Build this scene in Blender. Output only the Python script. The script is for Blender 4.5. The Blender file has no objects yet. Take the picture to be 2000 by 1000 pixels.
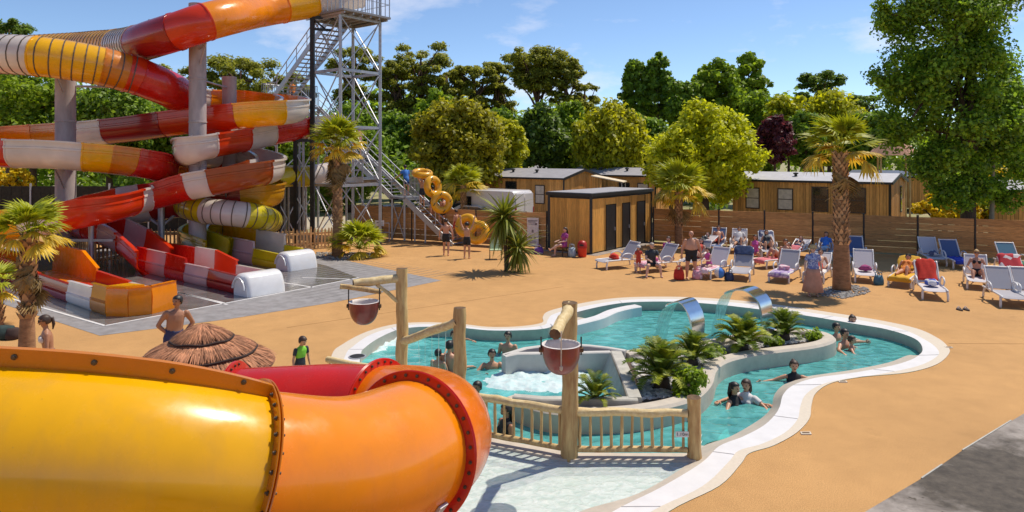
import bpy, bmesh, math, random
import numpy as np
from mathutils import Vector, Matrix
from mathutils.geometry import tessellate_polygon

V = Vector
PI = math.pi
R = math.radians
random.seed(7)
RNG = np.random.default_rng(11)
SC = bpy.context.scene
COL = SC.collection
Z = V((0, 0, 1))

# ------------------------------------------------------------------ camera, sky, sun, exposure
F, H, HY = 1333.33, 4.6, 305.0          # focal length in pixels (24 mm), eye height, horizon row
cam_d = bpy.data.cameras.new('camera')
cam_d.lens = 24.0
cam_d.sensor_width = 36.0
cam_d.shift_y = -(500 - HY) / 2000.0
cam_d.clip_start = 0.1
cam_d.clip_end = 3000
cam = bpy.data.objects.new('camera', cam_d)
cam.location = (0, 0, H)
cam.rotation_euler = (R(90), 0, 0)
COL.objects.link(cam)
SC.camera = cam

SUN_DIR = V((0.83, 0.56, 0)).normalized()
SUN_EL = R(60)
SUN_AZ = math.atan2(SUN_DIR.x, SUN_DIR.y)       # from +Y towards +X
world = bpy.data.worlds.new('World')
SC.world = world
world.use_nodes = True
nt = world.node_tree
nt.nodes.clear()
w_out = nt.nodes.new('ShaderNodeOutputWorld')
w_bg = nt.nodes.new('ShaderNodeBackground')
w_sky = nt.nodes.new('ShaderNodeTexSky')
w_sky.sky_type = 'NISHITA'
w_sky.sun_disc = False
w_sky.sun_elevation = SUN_EL
w_sky.sun_rotation = SUN_AZ
w_sky.altitude = 2500
w_sky.air_density = 1.0
w_sky.dust_density = 0.5
w_sky.ozone_density = 3.5
w_bg.inputs['Strength'].default_value = 0.13
# thin fair-weather clouds low over the horizon (procedural, in world directions)
w_tc = nt.nodes.new('ShaderNodeTexCoord')
w_sep = nt.nodes.new('ShaderNodeSeparateXYZ')
w_map = nt.nodes.new('ShaderNodeMapping')
w_map.inputs['Scale'].default_value = (3.2, 3.2, 8.0)
w_map.inputs['Location'].default_value = (3.1, 1.2, 0.4)
w_no = nt.nodes.new('ShaderNodeTexNoise')
w_no.inputs['Scale'].default_value = 1.5
w_no.inputs['Detail'].default_value = 9
w_no.inputs['Roughness'].default_value = 0.58
w_cr = nt.nodes.new('ShaderNodeValToRGB')
w_cr.color_ramp.elements[0].position = 0.54
w_cr.color_ramp.elements[1].position = 0.72
w_mx = nt.nodes.new('ShaderNodeMixRGB')
w_mx.inputs['Color2'].default_value = (6.6, 6.5, 6.9, 1)
w_mul = nt.nodes.new('ShaderNodeMath')
w_mul.operation = 'MULTIPLY'
w_fade = nt.nodes.new('ShaderNodeMapRange')
w_fade.inputs['From Min'].default_value = 0.40
w_fade.inputs['From Max'].default_value = 0.02
nt.links.new(w_tc.outputs['Generated'], w_map.inputs['Vector'])
nt.links.new(w_tc.outputs['Generated'], w_sep.inputs[0])
nt.links.new(w_map.outputs[0], w_no.inputs['Vector'])
nt.links.new(w_no.outputs['Fac'], w_cr.inputs['Fac'])
nt.links.new(w_sep.outputs['Z'], w_fade.inputs['Value'])
nt.links.new(w_cr.outputs['Color'], w_mul.inputs[0])
nt.links.new(w_fade.outputs['Result'], w_mul.inputs[1])
nt.links.new(w_mul.outputs[0], w_mx.inputs['Fac'])
nt.links.new(w_sky.outputs[0], w_mx.inputs['Color1'])
nt.links.new(w_mx.outputs[0], w_bg.inputs['Color'])
nt.links.new(w_bg.outputs[0], w_out.inputs['Surface'])

sun_d = bpy.data.lights.new('sun', 'SUN')
sun_d.energy = 3.9
sun_d.angle = R(0.5)
sun_d.color = (1.0, 0.92, 0.78)
sun = bpy.data.objects.new('sun', sun_d)
to_sun = V((SUN_DIR.x * math.cos(SUN_EL), SUN_DIR.y * math.cos(SUN_EL), math.sin(SUN_EL)))
sun.rotation_euler = to_sun.to_track_quat('Z', 'Y').to_euler()
sun.location = (20, 20, 40)
COL.objects.link(sun)

SC.view_settings.view_transform = 'Standard'
SC.view_settings.look = 'None'
SC.view_settings.exposure = 0.25
SC.view_settings.gamma = 1.0
SC.view_settings.use_curve_mapping = False
SC.cycles.max_bounces = 10
SC.cycles.transparent_max_bounces = 24
SC.cycles.caustics_reflective = False
SC.cycles.caustics_refractive = False
SC.cycles.sample_clamp_indirect = 6.0

# ------------------------------------------------------------------ placing helpers
def G(px, py, z=0.0):
    Y = (H - z) * F / (py - HY)
    return V(((px - 1000) * Y / F, Y, z))

def AT(px, py, Y):
    return V(((px - 1000) * Y / F, Y, H - (py - HY) * Y / F))

A_DIR = V((-0.785, 0.62, 0)).normalized()      # along the fences and lanes, towards the back left
B_DIR = V((0.62, 0.785, 0)).normalized()       # across them, towards the back right

# ------------------------------------------------------------------ materials
def _nodes(name):
    m = bpy.data.materials.new(name)
    m.use_nodes = True
    t = m.node_tree
    t.nodes.clear()
    return m, t, (lambda k: t.nodes.new('ShaderNode' + k)), (lambda a, b: t.links.new(a, b))

def lin(r, g=None, b=None):
    if g is None:
        r, g, b = r
    f = lambda c: (c / 12.92 if c <= 0.04045 else ((c + 0.055) / 1.055) ** 2.4)
    return (f(r / 255), f(g / 255), f(b / 255))

MATS = {}
def M(name, col, rough=0.6, var=0.15, scale=6.0, stretch=(1, 1, 1), bump=0.0, bscale=60.0, metal=0.0, coat=0.0,
      transl=0.0, island=0.0, objvar=0.0, spec=0.5, detail=4, col2=None, world_co=False):
    if name in MATS:
        return MATS[name]
    m, t, N, L = _nodes(name)
    out = N('OutputMaterial')
    p = N('BsdfPrincipled')
    tc = N('TexCoord')
    mp = N('Mapping')
    mp.inputs['Scale'].default_value = stretch
    oi = N('ObjectInfo')
    if world_co:
        ge = N('NewGeometry')
        L(ge.outputs['Position'], mp.inputs['Vector'])
    else:
        ad = N('VectorMath'); ad.operation = 'ADD'
        sc = N('VectorMath'); sc.operation = 'SCALE'
        cb = N('CombineXYZ')
        for i in range(3):
            L(oi.outputs['Random'], cb.inputs[i])
        L(cb.outputs[0], sc.inputs[0]); sc.inputs['Scale'].default_value = 37.0
        L(tc.outputs['Object'], ad.inputs[0]); L(sc.outputs[0], ad.inputs[1])
        L(ad.outputs[0], mp.inputs['Vector'])
    no = N('TexNoise')
    no.inputs['Scale'].default_value = scale
    no.inputs['Detail'].default_value = detail
    no.inputs['Roughness'].default_value = 0.62
    L(mp.outputs[0], no.inputs['Vector'])
    rp = N('ValToRGB')
    c = V(col[:3])
    lo, hi = c * (1 - var), c * (1 + var)
    if col2 is not None:
        lo, hi = V(col2[:3]), c
    rp.color_ramp.elements[0].position = 0.3
    rp.color_ramp.elements[1].position = 0.7
    rp.color_ramp.elements[0].color = (*lo, 1)
    rp.color_ramp.elements[1].color = (*hi, 1)
    L(no.outputs['Fac'], rp.inputs['Fac'])
    cur = rp.outputs['Color']
    for amt, src in ((island, 'i'), (objvar, 'o')):
        if amt <= 0:
            continue
        mr = N('MapRange')
        mr.inputs['To Min'].default_value = 1 - amt
        mr.inputs['To Max'].default_value = 1 + amt
        if src == 'i':
            g2 = N('NewGeometry')
            L(g2.outputs['Random Per Island'], mr.inputs['Value'])
        else:
            L(oi.outputs['Random'], mr.inputs['Value'])
        mu = N('VectorMath'); mu.operation = 'SCALE'
        L(cur, mu.inputs[0]); L(mr.outputs['Result'], mu.inputs['Scale'])
        cur = mu.outputs[0]
    L(cur, p.inputs['Base Color'])
    p.inputs['Roughness'].default_value = rough
    p.inputs['Metallic'].default_value = metal
    p.inputs['Coat Weight'].default_value = coat
    p.inputs['Coat Roughness'].default_value = 0.06
    p.inputs['Specular IOR Level'].default_value = spec
    if bump > 0:
        n2 = N('TexNoise')
        n2.inputs['Scale'].default_value = bscale
        n2.inputs['Detail'].default_value = 5
        L(mp.outputs[0], n2.inputs['Vector'])
        bu = N('Bump')
        bu.inputs['Strength'].default_value = bump
        bu.inputs['Distance'].default_value = 0.02
        L(n2.outputs['Fac'], bu.inputs['Height'])
        L(bu.outputs[0], p.inputs['Normal'])
    if transl > 0:
        tr = N('BsdfTranslucent')
        L(cur, tr.inputs['Color'])
        mx = N('MixShader')
        mx.inputs['Fac'].default_value = transl
        L(p.outputs[0], mx.inputs[1]); L(tr.outputs[0], mx.inputs[2])
        L(mx.outputs[0], out.inputs['Surface'])
    else:
        L(p.outputs[0], out.inputs['Surface'])
    MATS[name] = m
    return m

def leaf_mat(name, col, tint=(1.25, 1.15, 0.5), isl=0.35, rough=0.55, transl=0.38, obj=0.0):
    m, t, N, L = _nodes(name)
    out = N('OutputMaterial')
    p = N('BsdfPrincipled')
    ge = N('NewGeometry')
    rp = N('ValToRGB')
    c = V(col)
    rp.color_ramp.elements[0].color = (*(c * (1 - isl)), 1)
    rp.color_ramp.elements[1].color = (c.x * (1 + isl) * tint[0], c.y * (1 + isl) * tint[1], c.z * tint[2], 1)
    L(ge.outputs['Random Per Island'], rp.inputs['Fac'])
    cur = rp.outputs['Color']
    if obj:
        oi = N('ObjectInfo'); mr = N('MapRange'); mu = N('VectorMath'); mu.operation = 'SCALE'
        mr.inputs['To Min'].default_value = 1 - obj; mr.inputs['To Max'].default_value = 1 + obj
        L(oi.outputs['Random'], mr.inputs['Value']); L(cur, mu.inputs[0]); L(mr.outputs['Result'], mu.inputs['Scale'])
        cur = mu.outputs[0]
    L(cur, p.inputs['Base Color'])
    p.inputs['Roughness'].default_value = rough
    tr = N('BsdfTranslucent')
    L(cur, tr.inputs['Color'])
    mx = N('MixShader')
    mx.inputs['Fac'].default_value = transl
    L(p.outputs[0], mx.inputs[1]); L(tr.outputs[0], mx.inputs[2]); L(mx.outputs[0], out.inputs['Surface'])
    MATS[name] = m
    return m

def water_mat(name, tint, bscale=2.2, bstr=0.25, foam=0.0, milk=0.0, milkc=(.07, .50, .46), calm=.72):
    m, t, N, L = _nodes(name)
    out = N('OutputMaterial')
    ge = N('NewGeometry')
    mp = N('Mapping'); mp.inputs['Scale'].default_value = (1, 1.5, 1)
    L(ge.outputs['Position'], mp.inputs['Vector'])
    n1 = N('TexNoise'); n1.inputs['Scale'].default_value = bscale; n1.inputs['Detail'].default_value = 4
    n1.inputs['Distortion'].default_value = 0.8
    L(mp.outputs[0], n1.inputs['Vector'])
    bu = N('Bump'); bu.inputs['Strength'].default_value = bstr; bu.inputs['Distance'].default_value = 0.12
    L(n1.outputs['Fac'], bu.inputs['Height'])
    fr = N('Fresnel'); fr.inputs['IOR'].default_value = 1.33
    L(bu.outputs[0], fr.inputs['Normal'])
    tr = N('BsdfTransparent')
    # ripples: caustic-like light and dark painted into the tint by noise
    rp = N('ValToRGB')
    c = V(tint)
    rp.color_ramp.elements[0].position = 0.35
    rp.color_ramp.elements[1].position = 0.68
    rp.color_ramp.elements[0].color = (*(c * calm), 1)
    rp.color_ramp.elements[1].color = (min(1, c.x * 1.35), min(1, c.y * 1.12), min(1, c.z * 1.12), 1)
    L(n1.outputs['Fac'], rp.inputs['Fac'])
    L(rp.outputs['Color'], tr.inputs['Color'])
    under = tr.outputs[0]
    if milk:
        # light scattered back by the water itself
        dm = N('BsdfDiffuse')
        vm = N('VectorMath'); vm.operation = 'MULTIPLY'
        L(rp.outputs['Color'], vm.inputs[0]); vm.inputs[1].default_value = (milkc[0] / tint[0], milkc[1] / tint[1], milkc[2] / tint[2])
        L(vm.outputs[0], dm.inputs['Color']); L(bu.outputs[0], dm.inputs['Normal'])
        mk = N('MixShader'); mk.inputs['Fac'].default_value = milk
        L(tr.outputs[0], mk.inputs[1]); L(dm.outputs[0], mk.inputs[2]); under = mk.outputs[0]
    gl = N('BsdfGlossy'); gl.inputs['Roughness'].default_value = 0.06
    L(bu.outputs[0], gl.inputs['Normal'])
    mx = N('MixShader')
    L(fr.outputs[0], mx.inputs['Fac']); L(under, mx.inputs[1]); L(gl.outputs[0], mx.inputs[2])
    last = mx.outputs[0]
    if foam:
        df = N('BsdfDiffuse'); df.inputs['Color'].default_value = (0.78, 0.9, 0.9, 1)
        n3 = N('TexNoise'); n3.inputs['Scale'].default_value = 5; n3.inputs['Detail'].default_value = 8
        L(mp.outputs[0], n3.inputs['Vector'])
        r3 = N('ValToRGB'); r3.color_ramp.elements[0].position = 0.5 - foam; r3.color_ramp.elements[1].position = 0.72 - foam * 0.5
        L(n3.outputs['Fac'], r3.inputs['Fac'])
        m3 = N('MixShader'); L(r3.outputs['Color'], m3.inputs['Fac']); L(last, m3.inputs[1]); L(df.outputs[0], m3.inputs[2])
        last = m3.outputs[0]
    L(last, out.inputs['Surface'])
    MATS[name] = m
    return m

# ------------------------------------------------------------------ mesh builder
def frame_of(d, up=Z):
    d = d.normalized()
    if abs(d.dot(up)) > 0.98:
        up = V((0, 1, 0)) if abs(d.z) > 0.9 else Z
    s = d.cross(up).normalized()
    u = s.cross(d).normalized()
    return s, d, u

class MB:
    def __init__(s):
        s.v, s.f, s.m, s.mi = [], [], [], 0
    def add(s, vs, fs):
        o = len(s.v)
        s.v.extend([tuple(q) for q in vs])
        s.f.extend([tuple(i + o for i in f) for f in fs])
        s.m.extend([s.mi] * len(fs))
        return s
    def obox(s, c, x, y, z):                       # centre and three half-axis vectors
        c = V(c)
        vs = [c + x * a + y * b + z * d for d in (-1, 1) for b in (-1, 1) for a in (-1, 1)]
        return s.add(vs, [(0, 2, 3, 1), (4, 5, 7, 6), (0, 1, 5, 4), (2, 6, 7, 3), (0, 4, 6, 2), (1, 3, 7, 5)])
    def box(s, c, size):
        return s.obox(c, V((size[0] / 2, 0, 0)), V((0, size[1] / 2, 0)), V((0, 0, size[2] / 2)))
    def cbox(s, c, x, y, z, b=0.02):               # box with chamfered edges along its z-direction ends
        c = V(c)
        lx, ly, lz = x.length, y.length, z.length
        vs = []
        ring = [(-1, -1), (1, -1), (1, 1), (-1, 1)]
        for dz, inset in ((-1, b), (-1 + b / lz, 0), (1 - b / lz, 0), (1, b)):
            for a, d in ring:
                vs.append(c + x * a * (1 - inset / lx) + y * d * (1 - inset / ly) + z * dz)
        fs = [(3, 2, 1, 0), (12, 13, 14, 15)]
        for k in range(3):
            for i in range(4):
                j = (i + 1) % 4
                fs.append((k * 4 + i, k * 4 + j, k * 4 + 4 + j, k * 4 + 4 + i))
        return s.add(vs, fs)
    def beam(s, a, b, w, h, up=Z):
        a, b = V(a), V(b)
        x, d, u = frame_of(b - a, up)
        return s.obox((a + b) / 2, x * w / 2, (b - a) / 2, u * h / 2)
    def tube(s, pts, r, n=8, caps=True, wob=0.0, flat=1.0):
        pts = [V(p) for p in pts]
        k = len(pts)
        rs = r if isinstance(r, (list, tuple)) else [r] * k
        vs, fs = [], []
        prev = None
        for i, p in enumerate(pts):
            d = (pts[min(i + 1, k - 1)] - pts[max(i - 1, 0)])
            if d.length < 1e-9:
                d = Z.copy()
            d.normalize()
            if prev is None:
                x, _, u = frame_of(d)
            else:
                x = (prev - d * prev.dot(d)).normalized()
                u = x.cross(d)
            prev = x
            for j in range(n):
                a = 2 * PI * j / n
                q = rs[i] * (1 + (random.uniform(-wob, wob) if wob else 0))
                vs.append(p + x * math.cos(a) * q + u * math.sin(a) * q * flat)
        for i in range(k - 1):
            for j in range(n):
                j2 = (j + 1) % n
                fs.append((i * n + j, i * n + j2, (i + 1) * n + j2, (i + 1) * n + j))
        if caps:
            fs.append(tuple(range(n - 1, -1, -1)))
            fs.append(tuple(range((k - 1) * n, k * n)))
        return s.add(vs, fs)
    def lathe(s, prof, n=16, c=(0, 0, 0), ax=None, sx=1.0, sy=1.0, caps=True):
        c = V(c)
        if ax is None:
            X, Yv, Zv = V((1, 0, 0)), V((0, 1, 0)), Z
        else:
            X, Zv, Yv = frame_of(V(ax))
        vs, fs = [], []
        for r, z in prof:
            for j in range(n):
                a = 2 * PI * j / n
                vs.append(c + X * math.cos(a) * r * sx + Yv * math.sin(a) * r * sy + Zv * z)
        for i in range(len(prof) - 1):
            for j in range(n):
                j2 = (j + 1) % n
                fs.append((i * n + j, i * n + j2, (i + 1) * n + j2, (i + 1) * n + j))
        if caps and prof[0][0] > 1e-6:
            fs.append(tuple(range(n - 1, -1, -1)))
        if caps and prof[-1][0] > 1e-6:
            fs.append(tuple(range((len(prof) - 1) * n, len(prof) * n)))
        return s.add(vs, fs)
    def prism(s, poly, d):                          # polygon (3-D points) extruded by vector d
        n = len(poly)
        poly = [V(p) for p in poly]
        d = V(d)
        vs = poly + [p + d for p in poly]
        fs = [tuple(range(n - 1, -1, -1)), tuple(range(n, 2 * n))]
        for i in range(n):
            j = (i + 1) % n
            fs.append((i, j, n + j, n + i))
        return s.add(vs, fs)
    def loft(s, rings, closed=True, cap=False):
        n = len(rings[0])
        vs = [q for r in rings for q in r]
        fs = []
        for i in range(len(rings) - 1):
            for j in range(n if closed else n - 1):
                j2 = (j + 1) % n
                fs.append((i * n + j, i * n + j2, (i + 1) * n + j2, (i + 1) * n + j))
        if cap:
            fs.append(tuple(range(n - 1, -1, -1)))
            fs.append(tuple(range((len(rings) - 1) * n, len(rings) * n)))
        return s.add(vs, fs)
    def mesh(s, name, mats, smooth=False):
        me = bpy.data.meshes.new(name)
        me.from_pydata(s.v, [], s.f)
        if not isinstance(mats, (list, tuple)):
            mats = [mats]
        for m in mats:
            me.materials.append(m)
        if len(mats) > 1:
            me.polygons.foreach_set('material_index', s.m)
        if smooth:
            me.polygons.foreach_set('use_smooth', [True] * len(s.f))
            if smooth == 'auto':
                me.set_sharp_from_angle(angle=R(40))
        me.update()
        return me
    def build(s, name, mats, parent=None, smooth=False, local=False):
        return link(name, s.mesh(name, mats, smooth), parent, local)

def recalc(me):
    bm = bmesh.new(); bm.from_mesh(me)
    bmesh.ops.recalc_face_normals(bm, faces=bm.faces)
    bm.to_mesh(me); bm.free()

def link(name, me, parent=None, local=False, loc=None, rot=None, scale=None):
    o = bpy.data.objects.new(name, me)
    COL.objects.link(o)
    if parent is not None:
        o.parent = parent
        if not local:
            acc, q = V((0, 0, 0)), parent
            while q is not None:
                acc += q.location; q = q.parent
            o.location = -acc
    if loc is not None:
        o.location = loc
    if rot is not None:
        o.rotation_euler = rot
    if scale is not None:
        o.scale = scale if isinstance(scale, (tuple, list, Vector)) else (scale,) * 3
    return o

def tag(o, label=None, cat=None, group=None, kind=None):
    if label: o['label'] = label
    if cat: o['category'] = cat
    if group: o['group'] = group
    if kind: o['kind'] = kind
    return o

def thing(name, label, cat, loc=(0, 0, 0), rz=0.0, group=None):
    o = bpy.data.objects.new(name, None)
    o.empty_display_size = 0.2
    COL.objects.link(o)
    o.location = loc
    o.rotation_euler = (0, 0, rz)
    return tag(o, label, cat, group)

def structure(o):
    o['kind'] = 'structure'
    return o

def dup(root, loc, rz, label=None, group=None, scale=None):
    r = root.copy(); COL.objects.link(r)
    r.location = loc; r.rotation_euler = (0, 0, rz)
    if scale: r.scale = (scale,) * 3
    if label: r['label'] = label
    if group: r['group'] = group
    for ch in list(root.children):
        c = ch.copy(); COL.objects.link(c); c.parent = r
        for g in list(ch.children):
            d = g.copy(); COL.objects.link(d); d.parent = c
    return r

def cr(pts, n=8, closed=False):
    P = [V(p) for p in pts]
    k = len(P)
    out = []
    rng = range(k) if closed else range(k - 1)
    for i in rng:
        p0 = P[(i - 1) % k] if closed or i > 0 else P[0] * 2 - P[1]
        p1, p2 = P[i], P[(i + 1) % k]
        p3 = P[(i + 2) % k] if closed or i + 2 < k else P[-1] * 2 - P[-2]
        for j in range(n):
            t = j / n
            out.append(0.5 * ((2 * p1) + (p2 - p0) * t + (2 * p0 - 5 * p1 + 4 * p2 - p3) * t * t + (3 * p1 - p0 - 3 * p2 + p3) * t ** 3))
    if not closed:
        out.append(P[-1].copy())
    return out

def flat_poly(name, outer, holes, mat, z=None, parent=None):
    loops = [[V((p[0], p[1], p[2] if z is None else z)) for p in l] for l in [outer] + list(holes)]
    tris = tessellate_polygon(loops)
    vs = [q for l in loops for q in l]
    mb = MB()
    fs = []
    for a, b, c in tris:
        n = (vs[b] - vs[a]).cross(vs[c] - vs[a])
        fs.append((a, b, c) if n.z > 0 else (a, c, b))
    mb.add(vs, fs)
    return mb.build(name, mat, parent)

def quads_mesh(name, verts, nper, mat):
    """verts: (N*nper,3) array, one polygon of nper vertices each"""
    nv = len(verts)
    nf = nv // nper
    me = bpy.data.meshes.new(name)
    me.vertices.add(nv)
    me.vertices.foreach_set('co', verts.astype(np.float32).ravel())
    me.loops.add(nv)
    me.loops.foreach_set('vertex_index', np.arange(nv, dtype=np.int32))
    me.polygons.add(nf)
    me.polygons.foreach_set('loop_start', np.arange(0, nv, nper, dtype=np.int32))
    me.polygons.foreach_set('loop_total', np.full(nf, nper, dtype=np.int32))
    for m in (mat if isinstance(mat, (list, tuple)) else [mat]):
        me.materials.append(m)
    me.update(calc_edges=True)
    return me

def unit(a):
    return a / np.maximum(np.linalg.norm(a, axis=1, keepdims=True), 1e-9)
# ------------------------------------------------------------------ material palette
def deck_mat():
    m, t, N, L = _nodes('resin_deck')
    out = N('OutputMaterial'); p = N('BsdfPrincipled'); ge = N('NewGeometry')
    def ramp(scale, det, lo, hi, a=.3, b=.7):
        no = N('TexNoise'); no.inputs['Scale'].default_value = scale; no.inputs['Detail'].default_value = det; no.inputs['Roughness'].default_value = .65
        L(ge.outputs['Position'], no.inputs['Vector'])
        rp = N('ValToRGB'); rp.color_ramp.elements[0].position = a; rp.color_ramp.elements[1].position = b
        rp.color_ramp.elements[0].color = (*lo, 1); rp.color_ramp.elements[1].color = (*hi, 1)
        L(no.outputs['Fac'], rp.inputs['Fac']); return rp.outputs['Color'], no
    c1, n1 = ramp(70, 3, (.34, .175, .060), (.70, .395, .155), .32, .68)        # resin-bound grit
    c2, _ = ramp(.33, 6, (.90, .90, .90), (1.07, 1.07, 1.07))                   # faded and trodden patches
    c3, _ = ramp(1.7, 9, (.93, .92, .91), (1.04, 1.04, 1.04), .35, .62)
    a = N('VectorMath'); a.operation = 'MULTIPLY'; L(c1, a.inputs[0]); L(c2, a.inputs[1])
    b = N('VectorMath'); b.operation = 'MULTIPLY'; L(a.outputs[0], b.inputs[0]); L(c3, b.inputs[1])
    c4, _ = ramp(.85, 10, (1, 1, 1), (.84, .83, .82), .56, .68)                  # dried splash marks
    b2 = N('VectorMath'); b2.operation = 'MULTIPLY'; L(b.outputs[0], b2.inputs[0]); L(c4, b2.inputs[1]); b = b2
    L(b.outputs[0], p.inputs['Base Color']); p.inputs['Roughness'].default_value = .88; p.inputs['Specular IOR Level'].default_value = .3
    bu = N('Bump'); bu.inputs['Strength'].default_value = .35; bu.inputs['Distance'].default_value = .01
    L(n1.outputs['Fac'], bu.inputs['Height']); L(bu.outputs[0], p.inputs['Normal'])
    L(p.outputs[0], out.inputs['Surface'])
    return m
m_deck = deck_mat()
m_ground = M('sandy_ground', (0.42, 0.33, 0.19), rough=0.95, var=0.3, scale=0.35, detail=8, col2=(0.20, 0.22, 0.07), world_co=True)
def conc_mat():
    m, t, N, L = _nodes('concrete_yard')
    out = N('OutputMaterial'); p = N('BsdfPrincipled'); ge = N('NewGeometry')
    def noise(sc, det, dist=0):
        n = N('TexNoise'); n.inputs['Scale'].default_value = sc; n.inputs['Detail'].default_value = det; n.inputs['Roughness'].default_value = .68; n.inputs['Distortion'].default_value = dist
        L(ge.outputs['Position'], n.inputs['Vector']); return n.outputs['Fac']
    def ramp(f, lo, hi, a, b):
        r = N('ValToRGB'); r.color_ramp.elements[0].position = a; r.color_ramp.elements[1].position = b
        r.color_ramp.elements[0].color = (*lo, 1); r.color_ramp.elements[1].color = (*hi, 1); L(f, r.inputs['Fac']); return r.outputs['Color']
    base = ramp(noise(2.2, 12), (.20, .165, .14), (.38, .33, .29), .34, .66)
    # a large shadow painted into the colour around a point of the yard, its edge broken by noise, and scattered wet spots
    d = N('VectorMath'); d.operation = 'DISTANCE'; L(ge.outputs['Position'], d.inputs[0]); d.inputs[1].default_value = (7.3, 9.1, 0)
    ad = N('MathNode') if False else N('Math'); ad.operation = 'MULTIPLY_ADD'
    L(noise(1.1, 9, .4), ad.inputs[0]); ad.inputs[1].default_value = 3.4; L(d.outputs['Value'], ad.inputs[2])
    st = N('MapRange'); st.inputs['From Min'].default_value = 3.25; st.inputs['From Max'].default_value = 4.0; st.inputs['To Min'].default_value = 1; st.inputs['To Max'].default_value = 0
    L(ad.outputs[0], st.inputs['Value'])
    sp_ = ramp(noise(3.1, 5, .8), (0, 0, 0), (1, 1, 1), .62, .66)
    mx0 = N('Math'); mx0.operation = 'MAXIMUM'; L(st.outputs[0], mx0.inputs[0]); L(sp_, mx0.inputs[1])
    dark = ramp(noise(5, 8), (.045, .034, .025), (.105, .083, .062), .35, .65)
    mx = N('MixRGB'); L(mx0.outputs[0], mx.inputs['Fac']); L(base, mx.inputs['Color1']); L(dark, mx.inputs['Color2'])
    L(mx.outputs[0], p.inputs['Base Color']); p.inputs['Roughness'].default_value = .85
    bu = N('Bump'); bu.inputs['Strength'].default_value = .4; bu.inputs['Distance'].default_value = .01; L(noise(45, 6), bu.inputs['Height']); L(bu.outputs[0], p.inputs['Normal'])
    L(p.outputs[0], out.inputs['Surface'])
    return m
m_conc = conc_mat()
m_yardshadow = M('painted_yard_shadow', (0.075, 0.058, 0.042), rough=0.55, var=0.5, scale=2.2, detail=8, world_co=True)  # unused dark tone for the shadow painted on the yard
m_white = M('white_coping', (0.68, 0.655, 0.65), rough=0.6, var=0.06, scale=3, bump=0.05, bscale=90, world_co=True)
m_cream = M('cream_coping', (0.62, 0.53, 0.42), rough=0.7, var=0.06, scale=20, world_co=True)
m_beige = M('beige_pool_edge', (0.52, 0.45, 0.37), rough=0.7, var=0.1, scale=6, detail=6, world_co=True)
m_plast = M('pool_render', (0.46, 0.43, 0.37), rough=0.75, var=0.22, scale=3, detail=7, bump=0.15, bscale=50, world_co=True)
m_pfloor = M('pool_floor', (0.42, 0.88, 0.80), rough=0.6, var=0.15, scale=1.6, detail=5, world_co=True)
m_wfloor = M('wading_floor', (0.84, 0.86, 0.77), rough=0.6, var=0.08, scale=2.5, detail=5, world_co=True)
m_water = water_mat('pool_water', (0.46, 0.93, 0.91), 2.6, 0.5, milk=.5, milkc=(.18, .76, .74), calm=.62)
m_wwater = water_mat('wading_water', (0.90, 0.99, 0.96), 6.5, 0.32, milk=.55, milkc=(.84, .98, .93), calm=.86)
m_foamwater = water_mat('foaming_water', (0.6, 0.93, 0.92), 4.0, 0.6, foam=0.22)
m_foam = M('bubbling_foam', (0.84, 0.90, 0.90), rough=0.5, var=0.1, scale=7, col2=(0.60, 0.82, 0.83), bump=0.5, bscale=14, transl=0.2, world_co=True)
m_log = M('debarked_log', (0.68, 0.49, 0.21), rough=0.7, var=0.3, scale=5, stretch=(3, 3, 0.5), bump=0.3, bscale=20, objvar=0.15, col2=(0.40, 0.21, 0.075))
m_logpale = M('pale_log', (0.78, 0.62, 0.34), rough=0.7, var=0.2, scale=5, stretch=(3, 3, 3), bump=0.2, bscale=25, objvar=0.1, col2=(0.60, 0.42, 0.18))
m_logend = M('log_end', (0.13, 0.075, 0.035), rough=0.9, var=0.4, scale=12)
m_bucket = M('bucket_shell', (0.21, 0.034, 0.024), rough=0.35, var=0.35, scale=4, detail=6, coat=0.3)
m_bucketin = M('bucket_lining', (0.66, 0.60, 0.58), rough=0.6, var=0.15, scale=6)
m_rope = M('rope', (0.55, 0.47, 0.36), rough=0.9)
m_steel = M('galvanised_steel', (0.45, 0.45, 0.48), rough=0.45, var=0.12, scale=5, metal=0.5)
m_inox = M('polished_steel', (0.62, 0.63, 0.66), rough=0.16, var=0.05, metal=1.0)
m_black = M('black_steel', (0.018, 0.017, 0.018), rough=0.5)
m_grating = M('steel_grating', (0.24, 0.24, 0.26), rough=0.6, var=0.2, scale=40)
m_pillar = M('slide_pillar', (0.40, 0.335, 0.325), rough=0.75, var=0.25, scale=3, stretch=(1, 1, 0.3), detail=8, bump=0.2, bscale=12)
m_pebble = M('pebbles', (0.52, 0.49, 0.46), rough=0.85, island=0.45)
m_rock = M('rock', (0.33, 0.26, 0.20), rough=0.9, var=0.3, scale=6, bump=0.4, bscale=14)
m_soil = M('soil', (0.09, 0.06, 0.04), rough=0.95, var=0.3, scale=8)
m_gravelg = M('grey_gravel', (0.30, 0.28, 0.26), rough=0.9, island=0.4)
m_waterfall = M('falling_water', (0.75, 0.93, 0.9), rough=0.12, transl=0.3)
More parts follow.
